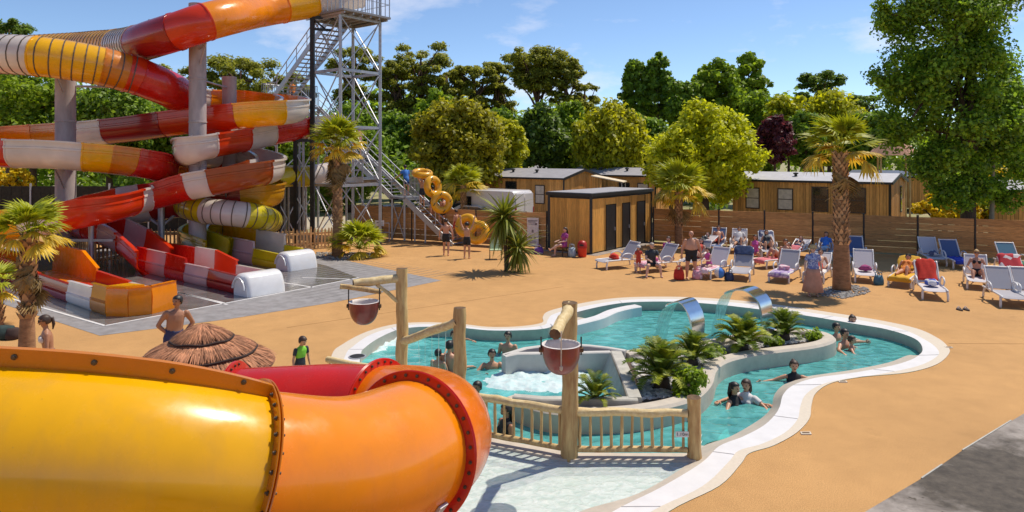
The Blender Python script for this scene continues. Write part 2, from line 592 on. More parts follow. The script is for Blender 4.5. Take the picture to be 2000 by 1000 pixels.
def _fall():
    m, t, N, L = _nodes('water_sheet')
    out = N('OutputMaterial'); tc = N('TexCoord'); mp = N('Mapping'); mp.inputs['Scale'].default_value = (14, 14, 1.2)
    no = N('TexNoise'); no.inputs['Scale'].default_value = 1.5; no.inputs['Detail'].default_value = 4
    L(tc.outputs['Object'], mp.inputs[0]); L(mp.outputs[0], no.inputs['Vector'])
    rp = N('ValToRGB'); rp.color_ramp.elements[0].position = 0.42; rp.color_ramp.elements[1].position = 0.72
    rp.color_ramp.elements[0].color = (0.45, 0.45, 0.45, 1); rp.color_ramp.elements[1].color = (0.95, 0.95, 0.95, 1)
    L(no.outputs['Fac'], rp.inputs['Fac'])
    tr = N('BsdfTransparent'); tr.inputs['Color'].default_value = (0.86, 0.97, 0.93, 1)
    p = N('BsdfPrincipled'); p.inputs['Base Color'].default_value = (0.75, 0.93, 0.88, 1); p.inputs['Roughness'].default_value = 0.2
    mx = N('MixShader'); L(rp.outputs['Color'], mx.inputs['Fac']); L(tr.outputs[0], mx.inputs[1]); L(p.outputs[0], mx.inputs[2])
    L(mx.outputs[0], out.inputs['Surface'])
    return m
m_fall = _fall()

# ------------------------------------------------------------------ pool outline: (outer, cream/white, white/inner, waterline), traced on the deck
ST = [
 ((1307,1000),(1270,1000),(1195,1000),(1130,1000)), ((1405,950),(1371,950),(1294,950),(1248,963)),
 ((1447,907),(1422,903),(1371,903),(1345,905)), ((1464,886),(1443,880),(1405,871),(1372,872)),
 ((1511,871),(1490,866),(1450,853),(1425,853)), ((1556,846),(1534,844),(1490,832),(1470,828)),
 ((1581,818),(1558,818),(1512,812),(1495,810)), ((1585,792),(1563,794),(1523,794),(1507,794)),
 ((1594,768),(1574,770),(1530,770),(1513,770)), ((1626,748),(1604,751),(1550,752),(1533,750)),
 ((1690,736),(1655,739),(1592,738),(1572,736)), ((1774,728),(1715,731),(1672,727),(1660,723)),
 ((1830,712),(1792,715),(1750,712),(1735,708)), ((1854,690),(1830,696),(1790,697),(1778,693)),
 ((1850,676),(1831,682),(1802,681),None), ((1830,660),(1808,664),(1786,661),None),
 ((1790,642),(1762,643),(1732,643),None), ((1718,626),(1690,627),(1662,631),None),
 ((1630,612),(1612,615),(1592,619),None), ((1550,600),(1540,604),(1522,609),None),
 ((1470,590),(1465,594),(1450,600),None), ((1390,583),(1388,587),(1384,593),None),
 ((1310,580),(1310,584),(1310,589),None), ((1230,581),(1232,585),(1236,590),None),
 ((1175,586),(1180,591),(1186,596),None), ((1110,598),(1118,603),(1128,609),None),
 ((1070,609),(1080,614),(1094,620),None), ((1060,620),(1070,624),(1084,630),None),
 ((1058,631),(1062,635),(1068,641),None), ((1014,638),(1014,641),(1014,645),None),
 ((954,639),(954,642),(954,645),None), ((899,633),(899,636),(899,640),None),
 ((830,630),(830,633),(832,638),None), ((770,634),(775,638),(781,643),None),
 ((715,649),(725,653),(742,659),None), ((669,673),(690,676),(714,678),None),
 ((648,694),(674,695),(704,694),None),
]
ZW = -0.27           # water level of the main pool
ZWD = -0.05          # water level of the wading pool
ring_o, ring_a, ring_b, ring_w = [], [], [], []
for o_, a_, b_, w_ in ST:
    ring_o.append(G(*o_, 0.0)); ring_a.append(G(*a_, 0.012)); ring_b.append(G(*b_, 0.012))
    if w_ is None:
        q = G(*b_); q.z = ZW
    elif o_[0] < 1450:
        q = G(*w_, ZWD)
    else:
        q = G(*w_, ZW)
    ring_w.append(q)
FENCE = [V((-3.66, 13.26, 0)), V((-1.98, 12.3, 0)), V((-0.86, 11.27, 0)), V((0.89, 10.5, 0)), V((2.79, 10.48, 0))]
# carry the rim past the frame at both ends
first = [V((0.9, 7.4, 0)), V((0.55, 7.3, 0.012)), V((0.0, 7.2, 0.012)), V((-0.5, 7.3, ZWD))]
first2 = [V((1.4, 8.0, 0)), V((1.15, 8.05, 0.012)), V((0.75, 8.15, 0.012)), V((0.35, 8.3, ZWD))]
last = [V((-3.62, 13.22, 0)), V((-3.42, 13.2, 0.012)), V((-3.0, 13.3, 0.012)), V((-2.95, 13.3, ZW))]
rings = []
for k, r_ in enumerate((ring_o, ring_a, ring_b, ring_w)):
    r_ = [first[k], first2[k]] + r_ + [last[k]]
    rings.append(cr(r_, 5))
for q in rings[0]: q.z = 0.0
left_edge = [V((-3.9, 12.6, 0)), V((-4.3, 10.5, 0)), V((-4.4, 8.0, 0)), V((-3.0, 6.4, 0)), V((-1.0, 6.0, 0)), V((0.4, 6.5, 0))]
hole = rings[0] + left_edge
N0 = len(rings[0])

# deck and ground
fence_dir = V((0.906, -0.42, 0)).normalized()
F_A = V((7.6, 36.7, 0))
def fline(t, z=0.0):
    q = F_A + fence_dir * t
    return V((q.x, q.y, z))
deck_outer = [V((-60, -8, 0)), V((60, -8, 0)), fline(60), fline(0) + V((0, 0.4, 0)), V((1.75, 34.4, 0)), V((-7.5, 38.9, 0)), V((-18, 44, 0)), V((-60, 44, 0))]
deck_outer[2] = V((60, 20, 0)); deck_outer[3:3] = [fline(30), fline(0)]
flat = flat_poly('pool_deck', deck_outer, [hole], m_deck, z=0.0)
structure(flat)
BIG = 1500
ground = flat_poly('ground', [V((-BIG, -BIG, 0)), V((BIG, -BIG, 0)), V((BIG, BIG, 0)), V((-BIG, BIG, 0))],
                   [[q + V((0, 0, 0)) for q in deck_outer]], m_ground, z=-0.004)
structure(ground)

# coping: three flush bands and the slope into the water
def band(name, a, b, mat):
    mb = MB()
    mb.loft([a, b], closed=False)
    me = mb.mesh(name, mat, True)
    recalc(me)
    o = link(name, me)
    return structure(o)
mbj = MB()
acc_ = 0.0
for i in range(1, len(rings[1]) - 1):
    acc_ += (rings[1][i] - rings[1][i - 1]).length
    if acc_ > 2.1:
        acc_ = 0.0
        mbj.beam(rings[1][i] + V((0, 0, .0045)), rings[2][i] + V((0, 0, .0045)), .012, .004)
structure(mbj.build('coping_joint', M('grout', (.56, .53, .51), rough=.9)))
r0up = [V((q.x, q.y, 0.010)) for q in rings[0]]
band('pool_coping_edge', r0up, rings[1], m_cream)
band('pool_coping', rings[1], rings[2], m_white)
band('pool_rim_slope', rings[2], rings[3], m_beige)
wall_low = [V((q.x, q.y, -1.4)) for q in rings[3]]
band('pool_wall', rings[3], wall_low, m_pfloor)
lft = [rings[0][-1]] + left_edge + [rings[0][0]]
band('wading_pool_wall', [V((q.x, q.y, 0.0)) for q in lft], [V((q.x, q.y, -0.5)) for q in lft], m_beige)

# split of the two pools along the log fence
kerb_in = [q.copy() for q in FENCE]
fence_ext = [V((-3.66, 13.26, 0))] + FENCE[1:] + [G(1372, 872, ZW)]
ie = min(range(N0), key=lambda i: (rings[3][i] - G(1372, 872, ZW)).length)
main_loop = [V((q.x, q.y, ZW)) for q in rings[3][ie:]] + [V((q.x, q.y, ZW)) for q in fence_ext[:-1]]
wade_loop = [V((q.x, q.y, ZWD)) for q in rings[3][:ie + 1]] + [V((q.x, q.y, ZWD)) for q in reversed(fence_ext[:-1])] + \
            [V((q.x, q.y, ZWD)) for q in left_edge]
structure(flat_poly('pool_water', main_loop, [], m_water, z=ZW))
structure(flat_poly('wading_pool_water', wade_loop, [], m_wwater, z=ZWD))
structure(flat_poly('pool_floor', main_loop, [], m_pfloor, z=-1.35))
structure(flat_poly('wading_pool_floor', wade_loop, [], m_wfloor, z=-0.16))
mb = MB()
for a, b in zip(fence_ext[:-1], fence_ext[1:]):
    dz = -.24 if b is fence_ext[-1] else 0
    a2, b2 = V((a.x, a.y, -0.70 + dz)), V((b.x, b.y, -0.70 + dz))
    mb.beam(a2, b2, 0.26, 1.37)
structure(mb.build('pool_divider_kerb', m_beige))

# bottom right: weathered concrete yard with a shadow painted into its colour
yard = [G(1690, 1000), G(1800, 935), G(1880, 880), G(1950, 838), G(2010, 802), V((16, 9, 0)), V((16, 4, 0)), V((2.5, 4, 0)), G(1600, 1060)]
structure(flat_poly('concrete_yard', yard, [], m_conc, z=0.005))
def blob_poly(c, rx, ry, n, rough, rz=0.0):
    pts = []
    ph = [random.uniform(0, 6.28) for _ in range(5)]
    for i in range(n):
        a = 2 * PI * i / n
        k = 1 + rough * sum(math.sin(a * (j + 2) + ph[j]) / (j + 1.5) for j in range(5))
        x, y = rx * k * math.cos(a), ry * k * math.sin(a)
        pts.append(V((c.x + x * math.cos(rz) - y * math.sin(rz), c.y + x * math.sin(rz) + y * math.cos(rz), 0)))
    return pts
mb = MB()
for a, b in ((G(1880, 880), G(1975, 822)), (G(1800, 935), G(1840, 908))):
    mb.beam(a + V((0, 0, .010)), b + V((0, 0, .010)), .022, .010)
structure(mb.build('yard_edge_strip', m_plast))

mb = MB()
for a, b in ((G(1853, 671), G(2040, 672)), (G(1100, 560), G(560, 640))):
    mb.beam(V((a.x, a.y, .0025)), V((b.x, b.y, .0025)), .010, .004)
structure(mb.build('deck_joint', M('deck_joint', (.34, .18, .06), rough=.9)))
# small pale inlets set in the deck
for k, (px, py, lab) in enumerate([(1574, 847, 'small cream inlet plate in the deck near the lower bend of the coping'),
                                   (1646, 746, 'small cream inlet plate in the deck by the inner bend of the coping'),
                                   (1853, 679, 'small cream inlet plate in the deck off the tip of the pool')]):
    c = G(px, py)
    mb = MB()
    mb.obox(c + V((0, 0, .008)), V((.085, 0, 0)), V((.01, .05, 0)), V((0, 0, .008)))
    o = thing('deck_inlet', lab, 'inlet plate', c, group='inlet plates in the deck')
    mb.build('plate', m_cream, o)
    mb2 = MB(); mb2.obox(c + V((0, 0, .018)), V((.06, 0, 0)), V((.004, .02, 0)), V((0, 0, .003)))
    mb2.build('slot', m_logend, o)
# dark skimmer lid on the white bay rim
c = G(698, 698)
o = thing('skimmer_lid', 'dark oval skimmer lid on the white rim of the bubbling bay', 'lid', c)
MB().lathe([(.14, .012), (.17, .03), (.15, .04), (.0, .042)], 20, c).build('cover', m_black, o)
MB().lathe([(.17, .013), (.2, .018), (.2, .026), (.17, .03)], 20, c).build('rim', m_steel, o)

# ------------------------------------------------------------------ lounge step bay (back left of the pool)
bay = [G(1246, 598), G(1222, 602), G(1195, 609), G(1170, 620), G(1140, 628), G(1108, 635), G(1078, 637)]
bayc = cr(bay, 5)
t = thing('step_bay_wall', 'curved pale wall around the shallow steps at the back of the pool', 'pool wall', bay[3])
mb = MB()
ringsb = []
for i, q in enumerate(bayc):
    d = bayc[min(i + 1, len(bayc) - 1)] - bayc[max(i - 1, 0)]
    d.z = 0; d.normalize(); s = V((-d.y, d.x, 0))
    w = .17
    ringsb.append([q + s * w + V((0, 0, -1.4)), q + s * w + V((0, 0, .0)), q + s * (w - .03) + V((0, 0, .03)),
                   q - s * (w - .03) + V((0, 0, .03)), q - s * w, q - s * w + V((0, 0, -1.4))])
mb.loft(ringsb, True, True)
me = mb.mesh('wall', m_white, 'auto'); recalc(me); link('wall', me, t)
def poly_slab(name, pts, z0, z1, mat, parent=None):
    mb = MB(); mb.prism([V((p.x, p.y, z0)) for p in pts], V((0, 0, z1 - z0)))
    me = mb.mesh(name, mat); recalc(me)
    return link(name, me, parent)
poly_slab('step', [G(1160, 614), G(1120, 607), G(1086, 622), G(1090, 633), G(1140, 626)], -1.3, -.16, m_beige, t)
poly_slab('step', [G(1186, 612), G(1165, 602), G(1120, 607), G(1160, 614), G(1160, 622)], -1.3, -.42, m_beige, t)

# ------------------------------------------------------------------ planted island with spa
ISL_Z = .10
isl = [(1000,772),(1052,791),(1099,799),(1182,799),(1247,794),(1312,782),(1350,768),(1374,744),(1384,718),(1408,701),(1455,689),(1512,681),
       (1572,674),(1608,666),(1618,657),(1598,648),(1550,643),(1500,648),(1440,656),(1380,668),(1320,677),(1262,682),(1222,688)]
isl = [G(x, y, ISL_Z) for x, y in isl]
islc = cr(isl, 5)
t_isl = thing('planter_island', 'kidney shaped planted island with a cream rim in the middle of the pool', 'planter', V((4.0, 14.5, 0)))
mb = MB()
rr = []
for i, q in enumerate(islc):
    d = islc[min(i + 1, len(islc) - 1)] - islc[max(i - 1, 0)]
    d.z = 0; d.normalize(); s = V((d.y, -d.x, 0))         # outward (the outline runs anticlockwise)
    w = .15
    rr.append([q + s * (w + .06) + V((0, 0, -1.5)), q + s * (w + .02) + V((0, 0, -.05)), q + s * (w - .03), q - s * (w - .03), q - s * w + V((0, 0, -.03)), q - s * w + V((0, 0, -.5))])
mb.loft(rr, True, True)
me = mb.mesh('rim_wall', m_beige, 'auto'); recalc(me); link('rim_wall', me, t_isl)
bed_pts = [q - V((0, 0, .16)) for q in islc]
flat_poly('planting_bed', bed_pts + [G(1250, 776, .0), ], [], m_soil, z=ISL_Z - .13, parent=t_isl)

m_spa = M('spa_render', (.56, .525, .48), rough=.7, var=.1, scale=4, detail=7, bump=.1, bscale=50, world_co=True)
# spa: U-shaped walls open to the left, sloped seat back on the right
SZ = .16
t_spa = thing('spa_basin', 'angular pale spa basin full of white bubbling water', 'spa', V((1.4, 14, 0)))
def strip(name, pts, w, z0, z1, mat, parent):
    """vertical wall following a polyline: mitred, one mesh"""
    mb = MB(); rr = []
    k = len(pts)
    for i, q in enumerate(pts):
        d1 = (pts[i] - pts[i - 1]) if i else (pts[1] - pts[0])
        d2 = (pts[i + 1] - pts[i]) if i < k - 1 else d1
        d1.z = d2.z = 0
        d1 = d1.normalized(); d2 = d2.normalized()
        s1, s2 = V((d1.y, -d1.x, 0)), V((d2.y, -d2.x, 0))
        s = (s1 + s2).normalized(); s /= max(.4, s.dot(s1))
        a, b = q + s * w / 2, q - s * w / 2
        rr.append([V((a.x, a.y, z0)), V((a.x, a.y, z1 - .02)), V((a.x, a.y, z1)) - s * .02, V((b.x, b.y, z1)) + s * .02, V((b.x, b.y, z1 - .02)), V((b.x, b.y, z0))])
    mb.loft(rr, True, True)
    me = mb.mesh(name, mat, 'auto'); recalc(me)
    return link(name, me, parent)
back_in = [G(984, 694, SZ), G(1010, 689, SZ), G(1100, 688, SZ), G(1192, 686, SZ)]
back_out = [G(984, 692, SZ), G(1026, 679, SZ), G(1066, 674, SZ), G(1110, 672, SZ), G(1150, 674, SZ), G(1186, 678, SZ), G(1222, 684, SZ)]
strip('inner_wall', back_in, .16, -1.4, SZ, m_spa, t_spa)
strip('outer_wall', back_out, .14, -1.4, SZ, m_spa, t_spa)
mb = MB(); mb.prism([V((q.x, q.y, -.2)) for q in back_in] + [V((q.x, q.y, -.2)) for q in reversed(back_out)], V((0, 0, .18)))
me = mb.mesh('overflow_trough', m_logend); recalc(me); link('overflow_trough', me, t_spa)
right_top = [G(1203, 685, SZ), G(1222, 728, SZ), G(1240, 776, SZ)]
strip('side_wall', right_top, .26, -1.4, SZ + .002, m_plast, t_spa)
front_in = [G(1003, 771, SZ), G(1060, 776, SZ), G(1150, 776, SZ), G(1245, 777, SZ)]
strip('front_wall', front_in, .2, -1.4, SZ - .004, m_plast, t_spa)
# sloped seat back inside the right wall
a0, a1 = right_top[0] + V((-.15, 0, 0)), right_top[2] + V((-.15, 0, 0))
b0, b1 = G(1158, 714, ZW - .1), G(1188, 768, ZW - .1)
mb = MB()
mb.add([a0, a1, b1, b0, V((a0.x, a0.y, -1.3)), V((a1.x, a1.y, -1.3)), V((b1.x, b1.y, -1.3)), V((b0.x, b0.y, -1.3))],
       [(0, 1, 2, 3), (4, 7, 6, 5), (0, 4, 5, 1), (1, 5, 6, 2), (2, 6, 7, 3), (3, 7, 4, 0)])
me = mb.mesh('seat_back', m_plast); recalc(me); link('seat_back', me, t_spa)

def foam_sheet(name, poly, z, amp, step, mat, seed, label, fade=.5):
    """heaped foam: a fine grid over poly, height by noise, sinking under the water at the rim"""
    from mathutils import noise
    xs = [p.x for p in poly]; ys = [p.y for p in poly]
    nx, ny = int((max(xs) - min(xs)) / step) + 1, int((max(ys) - min(ys)) / step) + 1
    def inside(x, y):
        c = False
        for i in range(len(poly)):
            a, b = poly[i], poly[i - 1]
            if (a.y > y) != (b.y > y) and x < (b.x - a.x) * (y - a.y) / (b.y - a.y) + a.x:
                c = not c
        return c
    def edge(x, y):
        m = 9
        for i in range(len(poly)):
            a, b = poly[i], poly[i - 1]
            dx, dy = b.x - a.x, b.y - a.y
            t = max(0, min(1, ((x - a.x) * dx + (y - a.y) * dy) / (dx * dx + dy * dy + 1e-9)))
            m = min(m, math.hypot(a.x + t * dx - x, a.y + t * dy - y))
        return m
    idx, vs, fs = {}, [], []
    for j in range(ny + 1):
        for i in range(nx + 1):
            x, y = min(xs) + i * step, min(ys) + j * step
            if inside(x, y):
                e = min(1, edge(x, y) / fade)
                h = noise.fractal(V((x * 3.1, y * 3.1, seed)), .8, 2.1, 5) * .7 + .35
                h += noise.noise(V((x * 14, y * 14, seed))) * .25
                idx[i, j] = len(vs)
                vs.append((x, y, z + amp * (h * e - (1 - e) * .9)))
    for j in range(ny):
        for i in range(nx):
            q = [(i, j), (i + 1, j), (i + 1, j + 1), (i, j + 1)]
            if all(k in idx for k in q):
                fs.append(tuple(idx[k] for k in q))
    mb = MB(); mb.add(vs, fs)
    o = mb.build(name, mat, None, True)
    return tag(o, label, 'foam', kind='stuff')
foam_sheet('spa_foam', [G(905, 742, ZW), G(950, 722, ZW), G(985, 708, ZW), G(1060, 705, ZW), G(1158, 706, ZW), G(1176, 735, ZW), G(1196, 772, ZW), G(1090, 776, ZW), G(1000, 776, ZW), G(935, 764, ZW)],
           ZW + .005, .075, .04, m_foam, 3.1, 'white bubbling foam welling out of the spa basin')
foam_sheet('bay_foam', [G(700, 690, ZW), G(716, 672, ZW), G(745, 660, ZW), G(785, 652, ZW), G(850, 648, ZW), G(878, 655, ZW), G(830, 668, ZW), G(790, 682, ZW), G(755, 694, ZW), G(715, 700, ZW)],
           ZW + .005, .13, .05, m_foam, 8.7, 'white foam over the water jets in the left bay of the pool')

# pebbles in the island bed
def scatter_pebbles(name, poly, n, r0_, r1_, z, mat, label):
    xs = [p.x for p in poly]; ys = [p.y for p in poly]
    mb = MB()
    k = 0
    while k < n:
        x, y = random.uniform(min(xs), max(xs)), random.uniform(min(ys), max(ys))
        c = False
        for i in range(len(poly)):
            a, b = poly[i], poly[i - 1]
            if (a.y > y) != (b.y > y) and x < (b.x - a.x) * (y - a.y) / (b.y - a.y) + a.x:
                c = not c
        if not c: continue
        k += 1
        r = random.uniform(r0_, r1_); a = random.uniform(0, 6.28); e = random.uniform(.6, 1)
        pts = []
        for zz, rr_ in ((-.3, .6), (.15, 1), (.55, .55)):
            for j in range(5):
                b = a + j * 1.2566
                pts.append((x + math.cos(b) * r * rr_ , y + math.sin(b) * r * rr_ * e, z + zz * r))
        fs = [tuple(range(10, 15))] + [(i * 5 + j, i * 5 + (j + 1) % 5, i * 5 + 5 + (j + 1) % 5, i * 5 + 5 + j) for i in range(2) for j in range(5)]
        mb.add(pts, fs)
    return tag(mb.build(name, mat), label, 'pebbles', kind='stuff')
inner_isl = [q for q in islc]
scatter_pebbles('island_pebbles', [G(1252, 780, 0), G(1246, 740, 0), G(1228, 695, 0), G(1320, 682, 0), G(1440, 662, 0), G(1550, 649, 0), G(1596, 654, 0), G(1600, 662, 0),
                G(1510, 674, 0), G(1452, 682, 0), G(1402, 695, 0), G(1372, 716, 0), G(1362, 742, 0), G(1340, 760, 0), G(1306, 774, 0)], 2600, .03, .065, -.02, m_pebble,
                'grey white pebbles covering the bed between the cycads')
scatter_pebbles('strip_pebbles', [G(1080, 790, 0), G(1180, 788, 0), G(1246, 785, 0), G(1246, 790, 0), G(1180, 795, 0), G(1090, 794, 0)], 160, .03, .055, -.02, m_pebble,
                'pale pebbles in the narrow bed in front of the spa')

# ------------------------------------------------------------------ swan-neck water spouts
def swan(base, d, hgt, reach, width, lab, land_z):
    """steel sheet rising from base, arching along d, water falling from its lip"""
    d = d.normalized(); s = V((-d.y, d.x, 0))
    t = thing('swan_neck_fountain', lab, 'fountain', base, group='steel swan neck spouts on the island')
    path = [(-.02, -.15), (0, .15), (.0, hgt * .5), (.10, hgt * .8), (reach * .38, hgt * .985), (reach * .62, hgt * 1.0), (reach * .9, hgt * .93), (reach, hgt * .86)]
    pp = cr([V((a, 0, b)) for a, b in path], 6)
    outer, inner = [], []
    rr = []
    for i, q in enumerate(pp):
        tg = pp[min(i + 1, len(pp) - 1)] - pp[max(i - 1, 0)]
        nrm = V((-tg.z, 0, tg.x)).normalized()
        th = .05 if i < 18 else .03
        w = width * (.75 + .25 * i / len(pp)) / 2
        rr.append([base + d * (q.x + nrm.x * a * th) + s * b * w + Z * (q.z + nrm.z * a * th) for a, b in ((-.5, -1), (.5, -1), (.5, 1), (-.5, 1))])
    mb = MB(); mb.loft(rr, True, True)
    me = mb.mesh('spout', m_inox, 'auto'); recalc(me); link('spout', me, t)
    MB().obox(base + Z * -.02, d * .14, s * (width * .5), Z * .05).build('base_plate', m_inox, t)
    # the falling sheet of water
    lip = pp[-1]
    rr = []
    for i in range(13):
        u = i / 12
        z = lip.z - (lip.z - land_z) * u
        x = lip.x + .42 * math.sqrt(u)
        w = width * .44 * (1 - .1 * u)
        rr.append([base + d * x + s * w * k + Z * z + d * .012 * math.sin(k * 17 + i) for k in np.linspace(-1, 1, 9)])
    mb = MB(); mb.loft(rr, False)
    tag(mb.build('water_curtain', m_fall, None, True), 'sheet of water falling from the ' + lab.replace('steel swan neck ', ''), 'falling water')
swan(G(1362, 668, .0), V((-.85, .8, 0)), .98, .66, .80, 'steel swan neck spout nearest the spa behind the bushy cycads', ZW)
swan(G(1497, 648, .0), V((-.8, .8, 0)), 1.06, 1.0, .78, 'steel swan neck spout at the far end of the island', ZW)

# rocks at the foot of the far spout
def rock(px, py, r, lab, z=-.02):
    c = G(px, py, z)
    bm = bmesh.new()
    bmesh.ops.create_icosphere(bm, subdivisions=2, radius=r)
    ph = V((random.random() * 9, random.random() * 9, random.random() * 9))
    from mathutils import noise
    for v in bm.verts:
        v.co *= 1 + .35 * noise.noise(v.co * (1.6 / r) + ph)
        v.co.z *= .75
        v.co += c + Z * r * .3
    me = bpy.data.meshes.new('rock'); bm.to_mesh(me); bm.free(); me.materials.append(m_rock)
    o = link('rock', me)
    tag(o, lab, 'rock', 'rocks on the island')
rock(1502, 660, .22, 'brown rock under the far steel spout')
rock(1485, 668, .16, 'smaller brown rock left of the far spout base')
rock(1515, 672, .17, 'rounded brown rock between the two far cycads')
rock(1398, 694, .2, 'tan rock on the rim side of the middle cycad')
rock(1425, 690, .13, 'small tan rock at the inner bend of the island rim')

# ------------------------------------------------------------------ log fence, posts, beams and buckets
def log_pts(a, b, wob, n=7):
    a, b = V(a), V(b)
    out = []
    for i in range(n + 1):
        q = a.lerp(b, i / n)
        if 0 < i < n:
            q += V((random.uniform(-wob, wob), random.uniform(-wob, wob), random.uniform(-wob, wob)))
        out.append(q)
    return out
def log(name, a, b, r, parent, mat=None, wob=.012, n=8, k=9, label=None):
    mb = MB()
    pts = cr(log_pts(a, b, wob, n), 2)
    rs = [r * (1 + random.uniform(-.07, .07)) * (1.06 - .1 * i / len(pts)) for i in range(len(pts))]
    mb.tube(pts, rs, k, caps=False)
    base = 0
    m = len(pts)
    nb = len(mb.v)
    mb.mi = 1
    mb.f.append(tuple(range(k - 1, -1, -1))); mb.m.append(1)
    mb.f.append(tuple(range((m - 1) * k, m * k))); mb.m.append(1)
    o = mb.build(name, [mat or m_log, m_logend], parent, 'auto')
    if label: o['label'] = label
    return o
t_f = thing('log_fence', 'rustic debarked log fence with thin pickets between the two pools', 'fence', FENCE[3])
post_h = [.22, None, None, None, .86]
log('post', FENCE[0] - Z * .3, FENCE[0] + Z * .42, .09, t_f)
log('post', FENCE[4] - Z * .4, FENCE[4] + Z * .90, .105, t_f, n=5)
for a, b in zip(FENCE[:-1], FENCE[1:]):
    d = (b - a).normalized(); L_ = (b - a).length
    ra = .07
    log('top_rail', a + d * .1 + Z * .67, b - d * .1 + Z * (.67 + random.uniform(-.02, .02)), .062, t_f, m_logpale, wob=.012, n=6)
    log('bottom_rail', a + d * .1 + Z * .10, b - d * .1 + Z * .09, .045, t_f, wob=.008, n=5)
    n = max(3, int(L_ / .155))
    for i in range(1, n):
        q = a.lerp(b, i / n)
        q0 = q + Z * .1 + V((random.uniform(-.012, .012), 0, 0))
        log('picket', q0, q + Z * .65 + V((random.uniform(-.012, .012), 0, 0)), random.uniform(.019, .025), t_f, wob=.006, n=3, k=6)
# depth plate on the fence
c = FENCE[3].lerp(FENCE[4], .90) + V((0, -.05, .35))
t = thing('depth_plate', 'small white depth plate fixed to the fence pickets near the right end post', 'sign', c)
MB().box(c, (.20, .012, .085)).build('plate', M('sign_white', (.75, .72, .7), rough=.5), t)
def text(body, size, mat, loc, rot, parent=None, ext=.002, align='CENTER'):
    cu = bpy.data.curves.new('lettering', 'FONT')
    cu.body = body; cu.size = size; cu.extrude = ext; cu.align_x = align; cu.align_y = 'CENTER'
    cu.resolution_u = 2
    cu.materials.append(mat)
    o = bpy.data.objects.new('lettering', cu)
    COL.objects.link(o)
    if parent is not None:
        o.parent = parent; o.location = V(loc) - parent.location
    else:
        o.location = loc
    o.rotation_euler = rot
    return o
LETTER = text('1.10m', .075, m_black, c + V((0, -.008, 0)), (R(90), 0, 0), t)

# the three tall posts with beams, as one frame each
def bucket(c, r, lab, hang_z, arm_dir, rope=False):
    t = thing('tipping_bucket', lab, 'bucket', c, group='coconut shaped tipping buckets')
    prof = [(0, -r * 1.45)] + [(r * math.sin(a) ** .8 if a > 0 else 0, -r * 1.45 * math.cos(a) ** .9) for a in np.linspace(.12, PI / 2 - .001, 9)] + [(r * 1.02, .03)]
    MB().lathe(prof, 24, c, caps=False).build('shell', m_bucket, t, True)
    inn = [(r * 1.02, .03), (r * .93, .035), (r * .9, -.02), (r * .8, -r * .6), (r * .5, -r * 1.0), (0, -r * 1.1)]
    MB().lathe(inn, 24, c, caps=False).build('lining', m_bucketin, t, True)
    s = V((-arm_dir.y, arm_dir.x, 0))
    for k in (-1, 1):
        q = c + s * r * 1.04 * k
        mb = MB(); mb.tube([q - Z * .12, q + Z * .02, q + Z * .06, V((q.x, q.y, hang_z))], .011, 6)
        mb.build('hanger', m_black, t)
        MB().lathe([(.035, -.03), (.035, .03)], 10, q - Z * .05, ax=s).build('pivot', m_logend, t)
    if rope:
        MB().tube([c + V((-.02, -r * 1.06, .28)), c + V((-.02, -r * 1.07, -.2))], .009, 6).build('pull_rope', m_rope, t)
        MB().lathe([(0, -.04), (.022, -.02), (.022, .02), (.0, .04)], 8, c + V((-.02, -r * 1.07, -.22))).build('rope_knot', m_rope, t)
P1, P2, P3 = FENCE[1], FENCE[2], FENCE[3]
t1 = thing('bucket_post', 'tall debarked log post with an arm reaching left at the end of the fence', 'post', P1)
log('post', P1 - Z * .5, P1 + Z * 2.58, .105, t1, n=10)
armL = V((-1, .02, 0))
e1 = AT(690, 556, 12.0)
log('arm', P1 + V((-.02, 0, 2.40)), e1 + V((0, 0, .02)), .075, t1, m_logpale, n=6)
cs = (e1 + V((.05, 0, -.10)))
log('cross_bar', AT(664, 559, 11.9), AT(745, 570, 12.05), .045, t1, m_log, n=5)
log('brace', P1 + V((-.03, -.02, 1.95)), AT(736, 556, 12.15), .033, t1, m_logpale, n=4, k=7)
bucket(AT(711, 592, 11.95), .26, 'brown coconut bucket hanging over the left bay from the tall post', AT(711, 563, 11.95).z, V((0, 1, 0)))
t2 = thing('beam_post', 'knotty log post carrying the slanted pale beam over the pool', 'post', P2)
log('post', P2 - Z * .5, P2 + Z * 2.1, .11, t2, n=9)
log('beam', P1 + V((.02, -.03, 1.28)), P2 + V((-.03, -.05, 1.88)), .075, t2, m_logpale, n=7)
t3 = thing('bucket_post', 'thick log post with an arm pointing at the viewer in the middle of the fence', 'post', P3)
log('post', P3 - Z * .5, P3 + Z * 2.35, .125, t3, n=9)
e3 = AT(1084, 653, 9.55)
log('arm', P3 + V((0, .05, 2.27)), e3, .085, t3, m_logpale, n=6)
bucket(AT(1096, 676, 9.5), .268, 'brown coconut bucket with a pull rope hanging from the middle fence post', e3.z - .02, V((0, 1, 0)), True)
# thin water threads falling from the slanted beam
mb = MB()
for k in range(5):
    u = .30 + .62 * k / 5
    q = (P1 + V((.02, -.03, 1.28))).lerp(P2 + V((-.03, -.05, 1.88)), u) - Z * .07
    mb.tube([q, q + V((random.uniform(-.02, .02), .03, -.5)), V((q.x, q.y + .08, ZW))], random.choice((.003, .004, .005)), 5)
tag(mb.build('water_threads', m_fall), 'thin threads of water dripping from the slanted log beam', 'falling water', kind='stuff')
